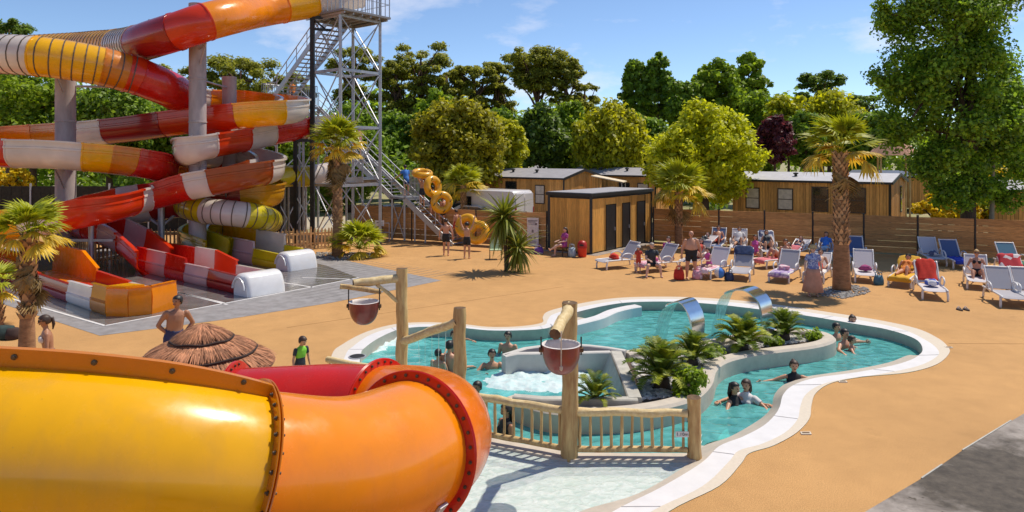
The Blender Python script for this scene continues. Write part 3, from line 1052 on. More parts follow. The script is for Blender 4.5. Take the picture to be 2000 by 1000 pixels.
# ------------------------------------------------------------------ fibreglass colours
FG = {}
def fg(key, col, tr=.22, var=.09, rough=.22):
    FG[key] = M('fibreglass_' + key, col, rough=rough, var=var, scale=1.2, coat=.45, transl=tr, detail=8, bump=.035, bscale=2.5)
    return FG[key]
fg('yellow', (.95, .49, .0)); fg('orange', (.97, .30, .0)); fg('red', (.66, .018, .008)); fg('amber', (.72, .235, .006))
fg('scarlet', (.74, .045, .006)); fg('darkred', (.40, .016, .010)); fg('white', (.78, .69, .62), .25); fg('rust', (.44, .075, .010))
fg('lemon', (.72, .58, .012)); fg('ochre', (.62, .29, .008)); fg('pure', (.82, .80, .79), .1); fg('pink', (.66, .46, .46), .2)
def weathered(m, dull):
    """faded streaks, specks of dirt and uneven gloss on a gelcoat"""
    t = m.node_tree; N = lambda k: t.nodes.new('ShaderNode' + k); L = t.links.new
    p = next(n for n in t.nodes if n.type == 'BSDF_PRINCIPLED')
    src = p.inputs['Base Color'].links[0].from_socket
    ge = N('NewGeometry')
    def noise(sc, det, stretch=(1, 1, 1)):
        mp = N('Mapping'); mp.inputs['Scale'].default_value = stretch; L(ge.outputs['Position'], mp.inputs['Vector'])
        n = N('TexNoise'); n.inputs['Scale'].default_value = sc; n.inputs['Detail'].default_value = det; n.inputs['Roughness'].default_value = .65
        L(mp.outputs[0], n.inputs['Vector']); return n.outputs['Fac']
    def rng_(f, a, b, lo, hi):
        r = N('MapRange'); r.inputs['From Min'].default_value = a; r.inputs['From Max'].default_value = b; r.inputs['To Min'].default_value = lo; r.inputs['To Max'].default_value = hi
        L(f, r.inputs['Value']); return r.outputs['Result']
    a = rng_(noise(3.5, 8, (1, 1, .25)), .50, .78, 0, .40)
    b = rng_(noise(55, 2), .70, .76, 0, .55)
    mx = N('Math'); mx.operation = 'MAXIMUM'; L(a, mx.inputs[0]); L(b, mx.inputs[1])
    mc = N('MixRGB'); L(mx.outputs[0], mc.inputs['Fac']); L(src, mc.inputs['Color1']); mc.inputs['Color2'].default_value = (*dull, 1)
    L(mc.outputs[0], p.inputs['Base Color'])
    L(rng_(noise(4, 9), .35, .7, .16, .36), p.inputs['Roughness'])
    return m
for k_, d_ in (('yellow', (.62, .33, .06)), ('orange', (.66, .20, .05)), ('red', (.42, .05, .04)), ('amber', (.42, .15, .03))):
    weathered(FG[k_], d_)
m_bolt = M('bolt_steel', (.10, .07, .05), rough=.4, metal=.6)
m_rib = M('tube_rib', (.11, .075, .05), rough=.5)
KEY = {'Y': 'yellow', 'O': 'orange', 'R': 'red', 'S': 'scarlet', 'D': 'darkred', 'W': 'white', 'U': 'rust', 'L': 'lemon', 'A': 'amber', 'C': 'ochre', 'P': 'pink'}

# ------------------------------------------------------------------ the big tube in the foreground
t_big = thing('tube_slide', 'huge yellow, orange and red enclosed slide tube turning in the foreground', 'water slide', V((-2, 6, 0)))
def fg_path():
    rt, fl = .60, .085
    x1, y1, z1, R1, R2, h1, h2, h3, sl = -1.998, 5.049, 2.237, 3.18, 1.337, R(34.5), R(64.1), R(153.8), .198
    P = []
    # upstream part, bending gently
    h, c = h1, V((x1, y1, z1))
    back = []
    for i in range(60):
        ds = .08
        h -= ds / 3.2
        c = c - V((math.cos(h), math.sin(h), -max(.10, .43 - .33 * i * ds / 1.4))) * ds
        back.append((c.copy(), h))
    P = list(reversed(back))
    i1 = len(P)
    P.append((V((x1, y1, z1)), h1))
    def arc(c0, Rr, ha, hb, n, s):
        out = []
        for i in range(1, n + 1):
            b = ha + (hb - ha) * i / n
            out.append((V((c0.x + Rr * (math.sin(b) - math.sin(ha)), c0.y - Rr * (math.cos(b) - math.cos(ha)), c0.z - s * Rr * (b - ha))), b))
        return out
    seg1 = arc(P[-1][0], R1, h1, h2, 16, sl)
    P += [(q - Z * .075 * math.sin(PI * (k + 1) / 16) ** 1.5, b) for k, (q, b) in enumerate(seg1)]; i2 = len(P) - 1
    P += arc(P[-1][0], R2, h2, h3, 24, sl); i3 = len(P) - 1
    P += arc(P[-1][0], 1.9, h3, R(181), 8, .05)
    c0 = P[-1][0]
    for i in range(1, 9):
        P.append((c0 + V((-.11 * i, -.004 * i, -.004 * i)), R(181)))
    i4 = len(P) - 1
    for i in range(1, 18):
        P.append((P[i4][0] + V((-.12 * i, -.012 * i * i * .3, -.02 * i)), R(185)))
    return P, (i1, i2, i3, i4), rt, fl
BP, (bi1, bi2, bi3, bi4), BR, BF = fg_path()
bpts = [p for p, h in BP]
def bframe(i):
    d = (bpts[min(i + 1, len(bpts) - 1)] - bpts[max(i - 1, 0)])
    return frame_of(d)
def shell(name, i0, i1, mat, n=64):
    mb = MB()
    for rad in (BR, BR - .025):
        rr = []
        for i in range(i0, i1 + 1):
            s, d, u = bframe(i)
            rr.append([bpts[i] + (s * math.cos(2 * PI * j / n) + u * math.sin(2 * PI * j / n)) * rad for j in range(n)])
        mb.loft(rr if rad == BR else rr[::-1])
    me = mb.mesh(name, mat, True)
    return link(name, me, t_big)
shell('tube_section', 0, bi1, FG['yellow'])
shell('tube_section', bi1, bi2, FG['orange'])
shell('tube_section', bi2, bi3, weathered(fg('tangerine', (.93, .215, .0)), (.6, .16, .05)))
shell('tube_section', bi3, bi4, FG['red'])
shell('tube_section', bi4, len(bpts) - 1, FG['red'])
BOLT = MB().lathe([(.017, 0), (.017, .006), (.010, .008), (.010, .018), (.0, .019)], 8).mesh('bolt', m_bolt)
def bolt(p, d, parent, sc=1.0):
    o = link('bolt', BOLT, parent)
    o.location = V(p) - parent.location
    o.rotation_euler = V(d).to_track_quat('Z', 'Y').to_euler()
    o.scale = (sc,) * 3
    return o
def ring_flange(i, mat, mat2, n=72, every=11, th=.022):
    s, d, u = bframe(i)
    for k, m in ((-1, mat), (1, mat2)):
        mb = MB(); rr = []
        for j in range(n):
            a = 2 * PI * j / n
            e = s * math.cos(a) + u * math.sin(a)
            c = bpts[i]
            x0, x1 = (.002 if k > 0 else -th), (th if k > 0 else -.002)
            rr.append([c + e * (BR - .02) + d * x0, c + e * (BR + BF) + d * (x0 + .004), c + e * (BR + BF + .006) + d * (x0 + x1) / 2, c + e * (BR + BF) + d * (x1 - .004), c + e * (BR - .02) + d * x1])
        rr.append(rr[0])
        mb.loft(rr)
        me = mb.mesh('flange', m, 'auto'); recalc(me); link('flange', me, t_big)
    for j in range(0, 360, every):
        a = R(j)
        e = s * math.cos(a) + u * math.sin(a)
        if e.dot(V((0, 0, H)) - bpts[i]) < -.4: continue
        for sg in (-1, 1):
            bolt(bpts[i] + e * (BR + BF * .55) + d * sg * th, d * sg, t_big, 1.0)
ring_flange(bi1, FG['amber'], FG['amber'])
ring_flange(bi2, FG['red'], FG['red'])
ring_flange(bi3, FG['red'], FG['red'])
ring_flange(bi4, FG['red'], FG['red'])
def seam(i0, i1, ang, mat, name='seam_flange', bstep=5, hgt=.14):
    mb = MB(); rr = []
    for i in range(i0, i1 + 1):
        s, d, u = bframe(i)
        e = s * math.cos(ang) + u * math.sin(ang)
        f = e.cross(d)
        c = bpts[i] + e * (BR - .015)
        hg = hgt - (hgt - BF - .012) * max(0, min(1, 1 - (i1 - i) / 9)) ** 1.6
        rr.append([c + f * .02, c + f * .02 + e * hg, c - f * .02 + e * hg, c - f * .02])
        if i % bstep == 2 and i < i1 - 1:
            for sg in (1, -1):
                bolt(c + e * hgt * .62 + f * .02 * sg, f * sg, t_big, 1.2)
    mb.loft(rr, True, True)
    me = mb.mesh(name, mat, 'auto'); recalc(me); link(name, me, t_big)
seam(0, bi1, R(84), FG['amber'])
seam(0, bi1, R(264), FG['amber'])
seam(bi1, bi2, R(264), FG['amber']); seam(bi2, bi3, R(264), FG['amber'])
mb = MB()                                                # pale oval patch on the yellow shell
for (px_, k_) in ((-.02, 0),):
    # scuffed pale repair patch on the near side of the yellow shell
    i = bi1 - 21; s, d, u = bframe(i)
    best = max(range(96), key=lambda j: (s * math.cos(2 * PI * j / 96) + u * math.sin(2 * PI * j / 96)).dot((V((0, 0, H - .9)) - bpts[i]).normalized()))
    a = 2 * PI * best / 96 - .25; e = s * math.cos(a) + u * math.sin(a); f = e.cross(d)
    mb = MB(); mb.lathe([(.0, .0055), (.034, .005), (.038, .002), (.038, -.004)], 16, bpts[i] + e * BR, ax=e)
    mb.build('repair_patch', M('patch', (.62, .42, .30), rough=.6, var=.3, scale=30), t_big)
for i, nm in ((bi1 - 34, 'leg'), (bi2 - 2, 'leg'), (bi3 + 2, 'leg')):
    c = bpts[i]
    mb = MB(); mb.tube([V((c.x, c.y, 0 if i < bi2 - 4 else -.4)), V((c.x, c.y, c.z - BR - .05))], .07, 12); mb.build(nm, m_steel, t_big, 'auto')
    s, d, u = bframe(i)
    mb = MB(); rr = []
    for k in range(13):
        a = R(210 + 120 * k / 12); e = s * math.cos(a) + u * math.sin(a)
        rr.append([c + e * (BR + q) + d * w for q, w in ((.005, -.06), (.03, -.06), (.03, .06), (.005, .06))])
    mb.loft(rr, True, True); me = mb.mesh('cradle', m_steel); recalc(me); link('cradle', me, t_big)

# ------------------------------------------------------------------ the slide tower's flumes
def closed_sec(r, n=18):
    return [(r * math.cos(2 * PI * j / n), r * math.sin(2 * PI * j / n)) for j in range(n)]
def open_sec(w, hh):
    o = [(-w - .10, hh), (-w - .10, hh - .07), (-w - .005, hh - .07), (-w - .005, hh * .5), (-w - .03, hh * .5 - .02), (-w - .03, hh * .5 - .09), (-w, hh * .5 - .11), (-w, 0)]
    for k in range(1, 10):
        a = PI + PI * k / 10
        o.append((w * math.cos(a), w * math.sin(a)))
    o += [(w, 0), (w, hh * .5 - .11), (w + .03, hh * .5 - .09), (w + .03, hh * .5 - .02), (w + .005, hh * .5), (w + .005, hh - .07), (w + .10, hh - .07), (w + .10, hh)]
    o += [(w - .05, hh), (w - .05, 0)]
    for k in range(1, 10):
        a = -PI * k / 10
        o.append(((w - .05) * math.cos(a), (w - .05) * math.sin(a)))
    o += [(-w + .05, 0), (-w + .05, hh)]
    return o
def scaled(sec, k):
    return [(x * k, y * k) for x, y in sec]
def flume(label, pts, r=.80, w=.61, hh=.52):
    """pts: (px, py, Y, colour key, 'c'losed | 'o'pen | 'r'ibbed closed), the colour runs from this point to the next"""
    P = [AT(a[0], a[1], a[2]) for a in pts]
    t = thing('flume', label, 'water slide', V((P[0].x, P[0].y, 0)), group='flumes winding down from the tower')
    SUB = 7
    path = cr(P, SUB)
    i = 0
    while i < len(pts) - 1:
        j = i
        while j < len(pts) - 2 and pts[j + 1][3] == pts[i][3] and pts[j + 1][4] == pts[i][4]:
            j += 1
        ty = pts[i][4]
        sec = open_sec(w, hh) if ty == 'o' else closed_sec(r)
        rr, fr = [], []
        for k in range(i * SUB, (j + 1) * SUB + 1):
            d = path[min(k + 1, len(path) - 1)] - path[max(k - 1, 0)]
            s, d, u = frame_of(d)
            fr.append((path[k], s, d, u))
            rr.append([path[k] + s * x + u * y for x, y in sec])
        mb = MB(); mb.loft(rr, True, False)
        if ty == 'o':
            mb.f += []
        me = mb.mesh('slide_section', FG[KEY[pts[i][3]]], 'auto')
        recalc(me)
        so = link('slide_section', me, t)
        # joint flange at the upstream end
        p, s, d, u = fr[0]
        big = scaled(sec, 1.035)
        mb = MB(); mb.loft([[p + s * x + u * y + d * q for x, y in ss] for ss, q in ((sec, -.03), (big, -.03), (big, .03), (sec, .03))])
        me = mb.mesh('joint_flange', FG[KEY[pts[i][3]]]); recalc(me); link('joint_flange', me, t)
        if ty == 'r':
            acc = .2
            for (p, s, d, u), (p2, s2, d2, u2) in zip(fr[:-1], fr[1:]):
                ln = (p2 - p).length; q = acc
                while q < ln:
                    f = q / ln; c = p.lerp(p2, f); sx, ux, dx = s.lerp(s2, f), u.lerp(u2, f), d.lerp(d2, f)
                    big = scaled(sec, 1.02)
                    mb = MB(); mb.loft([[c + sx * x + ux * y + dx * e_ for x, y in ss] for ss, e_ in ((sec, -.022), (big, -.022), (big, .022), (sec, .022))])
                    link('rib', mb.mesh('rib', m_rib), so)
                    q += .37
                acc = q - ln
        i = j + 1
    return t, path

run_a, path_a = flume('long enclosed orange and red flume starting on the top platform', [
    (700,-14,36.6,'W','c'), (655,-4,36.0,'W','c'), (612,4,35.4,'Y','c'), (550,14,34.2,'O','c'), (505,21,33.0,'O','c'), (455,30,30.4,'O','c'), (402,43,29.0,'S','c'),
    (345,62,28.8,'D','c'), (300,76,29.4,'D','c'), (274,84,30.2,'W','r'), (232,90,32.4,'Y','r'), (190,92,33.8,'Y','r'), (150,94,35.2,'Y','r'),
    (60,98,36.6,'Y','r'), (-60,104,36.6,'W','r'), (-140,108,33.4,'W','r'), (-120,108,29.6,'W','r'), (-50,106,27.9,'W','r'), (10,106,27.4,'W','r'),
    (72,110,27.3,'Y','r'), (135,118,27.7,'Y','r'), (200,130,28.3,'A','r'), (248,143,28.9,'S','r'), (272,150,29.2,'R','c'), (312,166,29.9,'R','c'), (345,182,31.2,'R','c'),
    (352,190,32.6,'W','o'), (395,196,34.4,'O','o'), (450,197,35.6,'O','o'), (510,200,35.8,'O','o'), (560,206,34.6,'W','o'), (578,214,33.0,'W','o'), (545,219,31.8,'Y','o'),
    (505,222,31.4,'Y','o'), (468,226,31.4,'S','o'), (420,231,31.6,'S','o'), (372,236,31.8,'S','o'), (325,242,31.9,'D','o'), (270,250,32.2,'D','o'), (214,256,32.6,'W','o'), (150,261,33.0,'A','o'), (80,265,34.0,'O','o'),
    (-10,270,34.0,'O','o'), (-100,280,31.6,'R','o'), (-90,290,28.6,'R','o'), (-30,295,27.4,'R','o'), (34,298,27.0,'W','o'), (105,300,27.0,'W','o'), (168,305,27.2,'Y','o'),
    (215,309,27.6,'A','o'), (256,315,28.2,'R','o'), (292,322,29.0,'R','o'), (322,332,30.4,'O','o'), (355,336,32.4,'O','o'), (400,338,33.8,'W','o'), (450,346,34.4,'W','o'), (500,364,34.2,'C','o'),
    (530,377,32.8,'C','o'), (505,383,31.8,'C','o'), (470,387,31.4,'D','o'), (420,391,31.2,'D','o'), (360,397,31.0,'D','o'), (300,405,30.8,'W','o'), (240,415,30.8,'D','o'), (190,425,30.6,'D','o'),
    (160,438,29.8,'D','o'), (185,446,28.9,'R','o'), (218,455,28.5,'P','o'), (256,475,27.9,'S','o'), (285,498,27.0,'S','o'), (300,512,26.4,'S','o')])

run_b, path_b = flume('red and white open flume crossing in front of the middle pillar', [
    (650,244,36.6,'W','o'), (592,250,35.6,'R','o'), (524,262,33.6,'W','o'), (472,272,31.8,'S','o'), (408,283,29.8,'W','o'),
    (372,293,29.4,'W','o'), (372,302,31.2,'W','o'), (420,304,33.2,'R','o'), (470,306,34.2,'W','o'), (515,318,33.4,'W','o'), (530,330,31.4,'W','o'), (510,336,30.0,'U','o'), (465,345,29.2,'U','o'),
    (412,355,28.9,'W','o'), (372,363,28.9,'R','o'), (330,374,28.9,'R','o'), (285,385,28.6,'W','o'), (252,394,27.6,'S','o'), (215,404,26.4,'S','o'), (175,411,25.6,'S','o'), (122,421,25.2,'W','o'),
    (60,432,25.2,'Y','o'), (-20,442,26.2,'O','o'), (-90,452,27.6,'O','o'), (-125,466,29.0,'O','o'), (-110,486,29.2,'O','o'), (-60,506,28.2,'O','o'), (-20,518,27.0,'O','o'), (12,530,25.9,'O','o')], w=.60)

run_c, path_c = flume('yellow flume with a ribbed tube bend behind the picket fence', [
    (640,338,36.8,'W','c'), (598,344,36.0,'L','c'), (555,345,35.0,'L','c'), (510,362,33.8,'L','c'), (460,376,33.4,'L','c'), (415,384,33.0,'L','r'), (385,390,32.4,'L','r'), (362,398,31.2,'L','r'),
    (376,406,30.2,'L','r'), (405,412,29.8,'W','r'), (445,416,29.6,'W','r'), (482,420,29.8,'L','r'), (515,426,30.6,'L','r'), (528,432,32.2,'L','r'), (505,436,33.6,'L','c'), (460,440,33.8,'L','c'),
    (415,446,33.2,'L','o'), (385,456,32.2,'L','o'), (378,468,31.0,'L','o'), (400,477,29.9,'L','o'), (425,487,29.0,'L','o')], r=.56, w=.52, hh=.42)

# pillars with collars and struts carrying the flumes
def pillar(label, px, Y, top_py, r):
    c = AT(px, 0, Y); c.z = 0
    zt = AT(px, top_py, Y).z
    t = thing('slide_pillar', label, 'pillar', c, group='pillars of the slide complex')
    MB().lathe([(r * 1.05, 0), (r, .1), (r, zt - .12), (r * 1.03, zt - .12), (r * 1.03, zt), (0, zt)], 20, c).build('shaft', m_pillar, t, 'auto')
    for k in range(1, int(zt / 1.9)):
        MB().lathe([(r, -.04), (r * 1.07, -.03), (r * 1.07, .03), (r, .04)], 20, c + Z * (1.9 * k + .4)).build('collar', m_pillar, t, 'auto')
    return t, c
tp1, cp1 = pillar('leftmost grey pillar under the ribbed yellow tube', 128, 29.4, 128, .39)
tp2, cp2 = pillar('tallest grey pillar reaching above the red tube', 386, 30.1, 8, .36)
tp3, cp3 = pillar('shorter grey pillar behind the tallest one', 448, 33.2, 150, .33)
def strut(t, a, b, r=.045):
    MB().tube([a, b], r, 8).build('strut', m_steel, t, 'auto')
def nearest(path, p):
    return min(path, key=lambda q: (q - p).length)
for t, c, targets in ((tp1, cp1, [AT(100, 128, 27.4), AT(105, 325, 27.1), AT(140, 290, 33)]), (tp2, cp2, [AT(402, 85, 29.2), AT(390, 262, 31.6), AT(395, 300, 29.4)]),
                      (tp3, cp3, [AT(440, 375, 30), AT(470, 205, 35.4), AT(440, 330, 33.9)])):
    for q in targets:
        strut(t, V((c.x, c.y, q.z - .2)), q); strut(t, V((c.x, c.y, q.z - 1.1)), q, .04)
# cross members between the pillars
strut(tp1, cp1 + Z * 4.1, AT(330, 352, 31), .05); strut(tp1, AT(128, 168, 29.4), AT(310, 172, 30.4), .05)
strut(tp2, AT(392, 180, 30.4), AT(352, 200, 31.8), .05); strut(tp2, cp2 + Z * 8, cp3 + Z * 7.9, .045)
strut(tp2, AT(386, 14, 30.1), AT(320, 40, 29.2), .045); strut(tp2, AT(320, 40, 29.2), AT(291, 40, 29.4), .06)
t = thing('flume_prop', 'short steel Y prop carrying the dark red flume', 'prop', AT(315, 468, 30.2))
base = AT(315, 0, 30.2); base.z = 0
MB().tube([base, V((base.x, base.y, 2.35))], .14, 12).build('post', m_steel, t, 'auto')
for px in (268, 355):
    MB().tube([V((base.x, base.y, 1.5)), AT(px, 409, 30.9)], .07, 8).build('arm', m_steel, t, 'auto')
t = thing('flume_prop', 'thin steel prop under the lowest red and white flume bend', 'prop', AT(178, 480, 27))
b2 = AT(178, 0, 27.2); b2.z = 0
MB().tube([b2, V((b2.x, b2.y, 2.2))], .1, 10).build('post', m_steel, t, 'auto')
MB().beam(V((b2.x - .8, b2.y, 1.25)), V((b2.x + .9, b2.y, 1.25)), .1, .1).build('arm', m_steel, t)

# clear dome on the splash area behind the lanes
c = G(372, 482, 0); c = V((c.x, c.y, 0))
t = thing('splash_drum', 'pale round drum standing behind the picket fence under the yellow flume', 'drum', c)
MB().lathe([(.30, -.16), (.52, -.14), (.54, 0), (.52, .14), (.30, .16), (.0, .17)], 24, c + Z * .62, ax=V((-.35, .9, 0))).build('body', M('drum_grey', (.42, .38, .42), rough=.35, coat=.4), t, 'auto')
for k in (-.35, .35):
    MB().beam(c + V((k, 0, 0)), c + V((k, 0, .4)), .06, .06).build('foot', m_steel, t)

# ------------------------------------------------------------------ splash-down floor and lanes
m_wet = M('wet_tiles', (.20, .185, .18), rough=.16, var=.4, scale=2.2, detail=8, col2=(.10, .085, .075), world_co=True)
m_pave = M('grey_paving', (.33, .31, .31), rough=.7, var=.2, scale=3, detail=8, col2=(.20, .185, .18), world_co=True)
m_line = M('white_line', (.70, .67, .65), rough=.6, var=.08)
pave = [G(-260, 545), G(-30, 582), G(60, 612), G(195, 656), G(450, 623), G(650, 591), G(862, 548), G(800, 535), G(690, 512), G(640, 500), G(520, 488), G(300, 484), G(90, 484), G(-260, 484)]
structure(flat_poly('splash_paving', pave, [], m_pave, z=0.006))
wet = [G(-260, 535), G(-20, 562), G(75, 592), G(205, 637), G(440, 593), G(600, 563), G(700, 543), G(640, 520), G(560, 500), G(300, 490), G(90, 490), G(-260, 492)]
structure(flat_poly('wet_tile_floor', wet, [], m_wet, z=0.010))
mb = MB()
def fline_strip(a, b, w=.075):
    mb.beam(a + Z * .013, b + Z * .013, w, .008)
for a, b in (((-100, 549), (205, 637)), ((205, 637), (440, 593)), ((440, 593), (600, 563)), ((600, 563), (700, 543)), ((330, 567), (444, 596)), ((548, 552), (612, 562)), ((440, 593), (340, 570)), ((590, 543), (690, 546))):
    fline_strip(G(*a), G(*b))
structure(mb.build('floor_line', m_line))
# tile joints: thin pale lines in both directions near the open side
mb = MB()
for k in range(14):
    a = G(560, 575) + A_DIR * (-1.5 + .8 * k * .5); b = a + B_DIR * 6.5
    mb.beam(a + Z * .0115, b + Z * .0115, .018, .004)
structure(mb.build('tile_joint', M('tile_joint', (.30, .28, .27), rough=.8)))

FLOW = -A_DIR
def wall_panel(name, parent, p0, p1, h0, h1, th, mat, side, curve=.10):
    """upright lane panel: two curved storeys with a bead, between p0 and p1, side = outward vector"""
    prof = [(0.0, 0.0), (.05, .12), (.05, .42), (.02, .45), (.07, .48), (.02, .52), (-.01, .78), (-.04, .97), (.02, 1.0), (.02, 1.03), (-.10, 1.03), (-.12, .5), (-.16, .05), (-.16, 0)]
    rr = []
    for q, h in ((p0, h0), (p1, h1)):
        rr.append([q + side * x + Z * (.012 + z * h) for x, z in prof])
    mb = MB(); mb.loft(rr, True, True)
    me = mb.mesh(name, mat, 'auto'); recalc(me)
    return link(name, me, parent)
def lane(label, origin, width, near, far, floor_mat, cap):
    """origin: outer near corner at the flume end. near/far: lists of (length, h0, h1, colour)"""
    t = thing('runout_lane', label, 'slide lane', origin)
    s = 0
    Ln = sum(x[0] for x in near)
    for ln, h0, h1, c in near:
        wall_panel('lane_panel', t, origin + FLOW * s, origin + FLOW * (s + ln - .015), h0, h1, .1, FG[c], -B_DIR); s += ln
    o2 = origin + B_DIR * width
    s = 0
    for ln, h0, h1, c in far:
        wall_panel('lane_panel', t, o2 + FLOW * (s + ln - .015), o2 + FLOW * s, h1, h0, .1, FG[c], B_DIR)
        s += ln
    s = 0
    for k, (ln, h0, h1, c) in enumerate(near):
        mb = MB(); mb.obox(origin + FLOW * (s + ln / 2) + B_DIR * width / 2 + Z * .12, FLOW * (ln / 2 - .01), B_DIR * (width / 2 - .12), Z * .04)
        mb.build('lane_floor', FG[floor_mat[k % len(floor_mat)]], t); s += ln
    if cap:
        prof = [(0, 0), (0, .52)] + [(.38 - .38 * math.cos(a), .50 + .24 * math.sin(a)) for a in np.linspace(.25, PI - .35, 12)] + [(.83, .36), (.88, .16), (.90, 0)]
        e = origin + FLOW * Ln
        rr = []
        for k, sc in ((-.10, .90), (-.04, .98), (.05, 1.0), (width - .05, 1.0), (width + .04, .98), (width + .10, .90)):
            rr.append([e + FLOW * x * sc + B_DIR * k + Z * (.012 + z * sc) for x, z in prof])
        mb = MB(); mb.loft(rr, True, True)
        me = mb.mesh('end_cap', FG['pure'], 'auto'); recalc(me); link('end_cap', me, t)
        # arched rim on the side of the cap
        rr = []
        for a in np.linspace(.05, PI - .05, 14):
            c = e + FLOW * .36 - B_DIR * .12 + Z * .22
            q = FLOW * -math.cos(a) * .34 + Z * math.sin(a) * .36
            rr.append([c + q, c + q * 1.12, c + q * 1.12 - B_DIR * .05, c + q - B_DIR * .05])
        mb = MB(); mb.loft(rr, True, True)
        me = mb.mesh('cap_rim', FG['pure'], 'auto'); recalc(me); link('cap_rim', me, t)
    return t
o_red = G(266, 529)
LR = (G(474, 573) - o_red).length
lane('red and white checked run-out lane with a rounded white end cap', o_red, 1.2,
     [(LR * .12, .95, .92, 'red'), (LR * .21, .92, .90, 'pink'), (LR * .2, .90, .84, 'red'), (LR * .22, .66, .66, 'pink'), (LR * .25, .64, .6, 'darkred')],
     [(LR * .12, .98, .98, 'scarlet'), (LR * .22, .98, .98, 'red'), (LR * .2, 1.02, 1.02, 'white'), (LR * .2, 1.02, .78, 'scarlet'), (LR * .26, .62, .62, 'white')],
     ['scarlet', 'white'], True)
o_y = G(392, 499)
LY = (G(518, 522) - o_y).length + .9
lane('yellow run-out lane with a rounded white end cap beside the red one', o_y, 1.2,
     [(LY * .2, 1.0, 1.0, 'lemon'), (LY * .25, 1.0, 1.0, 'lemon'), (LY * .25, 1.0, .95, 'pink'), (LY * .3, .66, .6, 'lemon')],
     [(LY * .45, 1.25, 1.25, 'yellow'), (LY * .35, 1.25, 1.2, 'white'), (LY * .2, .75, .7, 'lemon')],
     ['lemon', 'white'], True)
o_or = G(60, 566) - FLOW * 3.0
LO = (G(227, 615) - o_or).length
t_or = lane('orange run-out lane ending in a tall boxed orange stop', o_or, 1.75,
     [(LO * .40, .80, .62, 'scarlet'), (LO * .28, .60, .56, 'darkred'), (LO * .20, .66, .68, 'pure'), (LO * .12, .80, .82, 'ochre')],
     [(LO * .30, 1.15, 1.1, 'orange'), (LO * .14, 1.1, .62, 'orange'), (LO * .28, .52, .45, 'scarlet'), (LO * .28, .42, .42, 'white')],
     ['orange', 'scarlet'], False)
e = o_or + FLOW * LO
oo = e + B_DIR * 1.75
mb = MB()
face = [e - B_DIR * .02, e + FLOW * .55 + B_DIR * .35, e + FLOW * .75 + B_DIR * .9, oo + FLOW * .45]
for a, b in zip(face[:-1], face[1:]):
    rr = []
    d = (b - a).normalized(); s = V((d.y, -d.x, 0))
    for q in (a, b):
        rr.append([q + s * .02 + Z * .012, q + s * .05 + Z * .5, q + Z * .80, q + s * .03 + Z * .83, q - s * .14 + Z * .83, q - s * .16 + Z * .78, q - s * .2 + Z * .012])
    mb.loft(rr, True, True)
me = mb.mesh('end_stop', FG['orange'], 'auto'); recalc(me); link('end_stop', me, t_or)
mb = MB(); mb.prism([e + Z * .835, e + FLOW * .5 + B_DIR * .33 + Z * .835, e + FLOW * .65 + B_DIR * .75 + Z * .835, e + B_DIR * .55 + Z * .835], Z * .05)
me = mb.mesh('stop_lid', FG['yellow']); recalc(me); link('stop_lid', me, t_or)

# ------------------------------------------------------------------ steel stair tower
TB = V((-8.67, 34.5, 0)); TC = TB + B_DIR * 2.6; TA = TB + A_DIR * 2.26; TD = TA + B_DIR * 2.6
TOPZ = 12.0
t_tw = thing('stair_tower', 'tall galvanised steel lattice tower with the slide start platform on top', 'tower', TB)
def bm_(name, a, b, w=.09, h=.09, mat=None, parent=None):
    return MB().beam(a, b, w, h).build(name, mat or m_steel, parent or t_tw)
for q in (TA, TB, TC, TD):
    bm_('leg', q, q + Z * (TOPZ + 1.6), .14, .14)
levels = [0.15, 3.1, 6.1, 9.0, 11.75]
for z in levels[1:]:
    for a, b in ((TA, TB), (TB, TC), (TC, TD), (TD, TA)):
        bm_('cross_beam', a + Z * z, b + Z * z, .10, .14)
for z0, z1 in zip(levels[:-1], levels[1:]):
    for a, b in ((TA, TB), (TB, TC), (TC, TD), (TD, TA)):
        o_ = (b - a).normalized().cross(Z) * .05
        bm_('brace', a + Z * z0 + o_, b + Z * z1 + o_, .045, .045)
        bm_('brace', b + Z * z0 - o_, a + Z * z1 - o_, .045, .045)
cen = (TA + TB + TC + TD) / 4
MB().obox(cen + Z * (TOPZ - .06), A_DIR * 1.7, B_DIR * 1.55, Z * .05).build('platform', m_grating, t_tw)
for k in np.linspace(-1.4, 1.4, 6):
    bm_('joist', cen + A_DIR * -1.6 + B_DIR * k + Z * (TOPZ - .17), cen + A_DIR * 1.6 + B_DIR * k + Z * (TOPZ - .17), .07, .11)
def railing(name, a, b, parent, h=1.05, n=8, r=.022, mids=1):
    mb = MB()
    mb.tube([a + Z * h, b + Z * h], .03, 6)
    for k in range(1, mids + 1):
        mb.tube([a + Z * h * k / (mids + 1), b + Z * h * k / (mids + 1)], .018, 5)
    for k in range(n + 1):
        q = a.lerp(b, k / n)
        mb.tube([q, q + Z * h], r if k % 4 else .03, 5)
    return mb.build(name, m_steel, parent)
c4 = [cen + A_DIR * 1.65 + B_DIR * 1.5, cen - A_DIR * 1.65 + B_DIR * 1.5, cen - A_DIR * 1.65 - B_DIR * 1.5, cen + A_DIR * 1.65 - B_DIR * 1.5]
for a, b in zip(c4, c4[1:] + c4[:1]):
    railing('railing', a + Z * TOPZ, b + Z * TOPZ, t_tw, 1.3, 10)
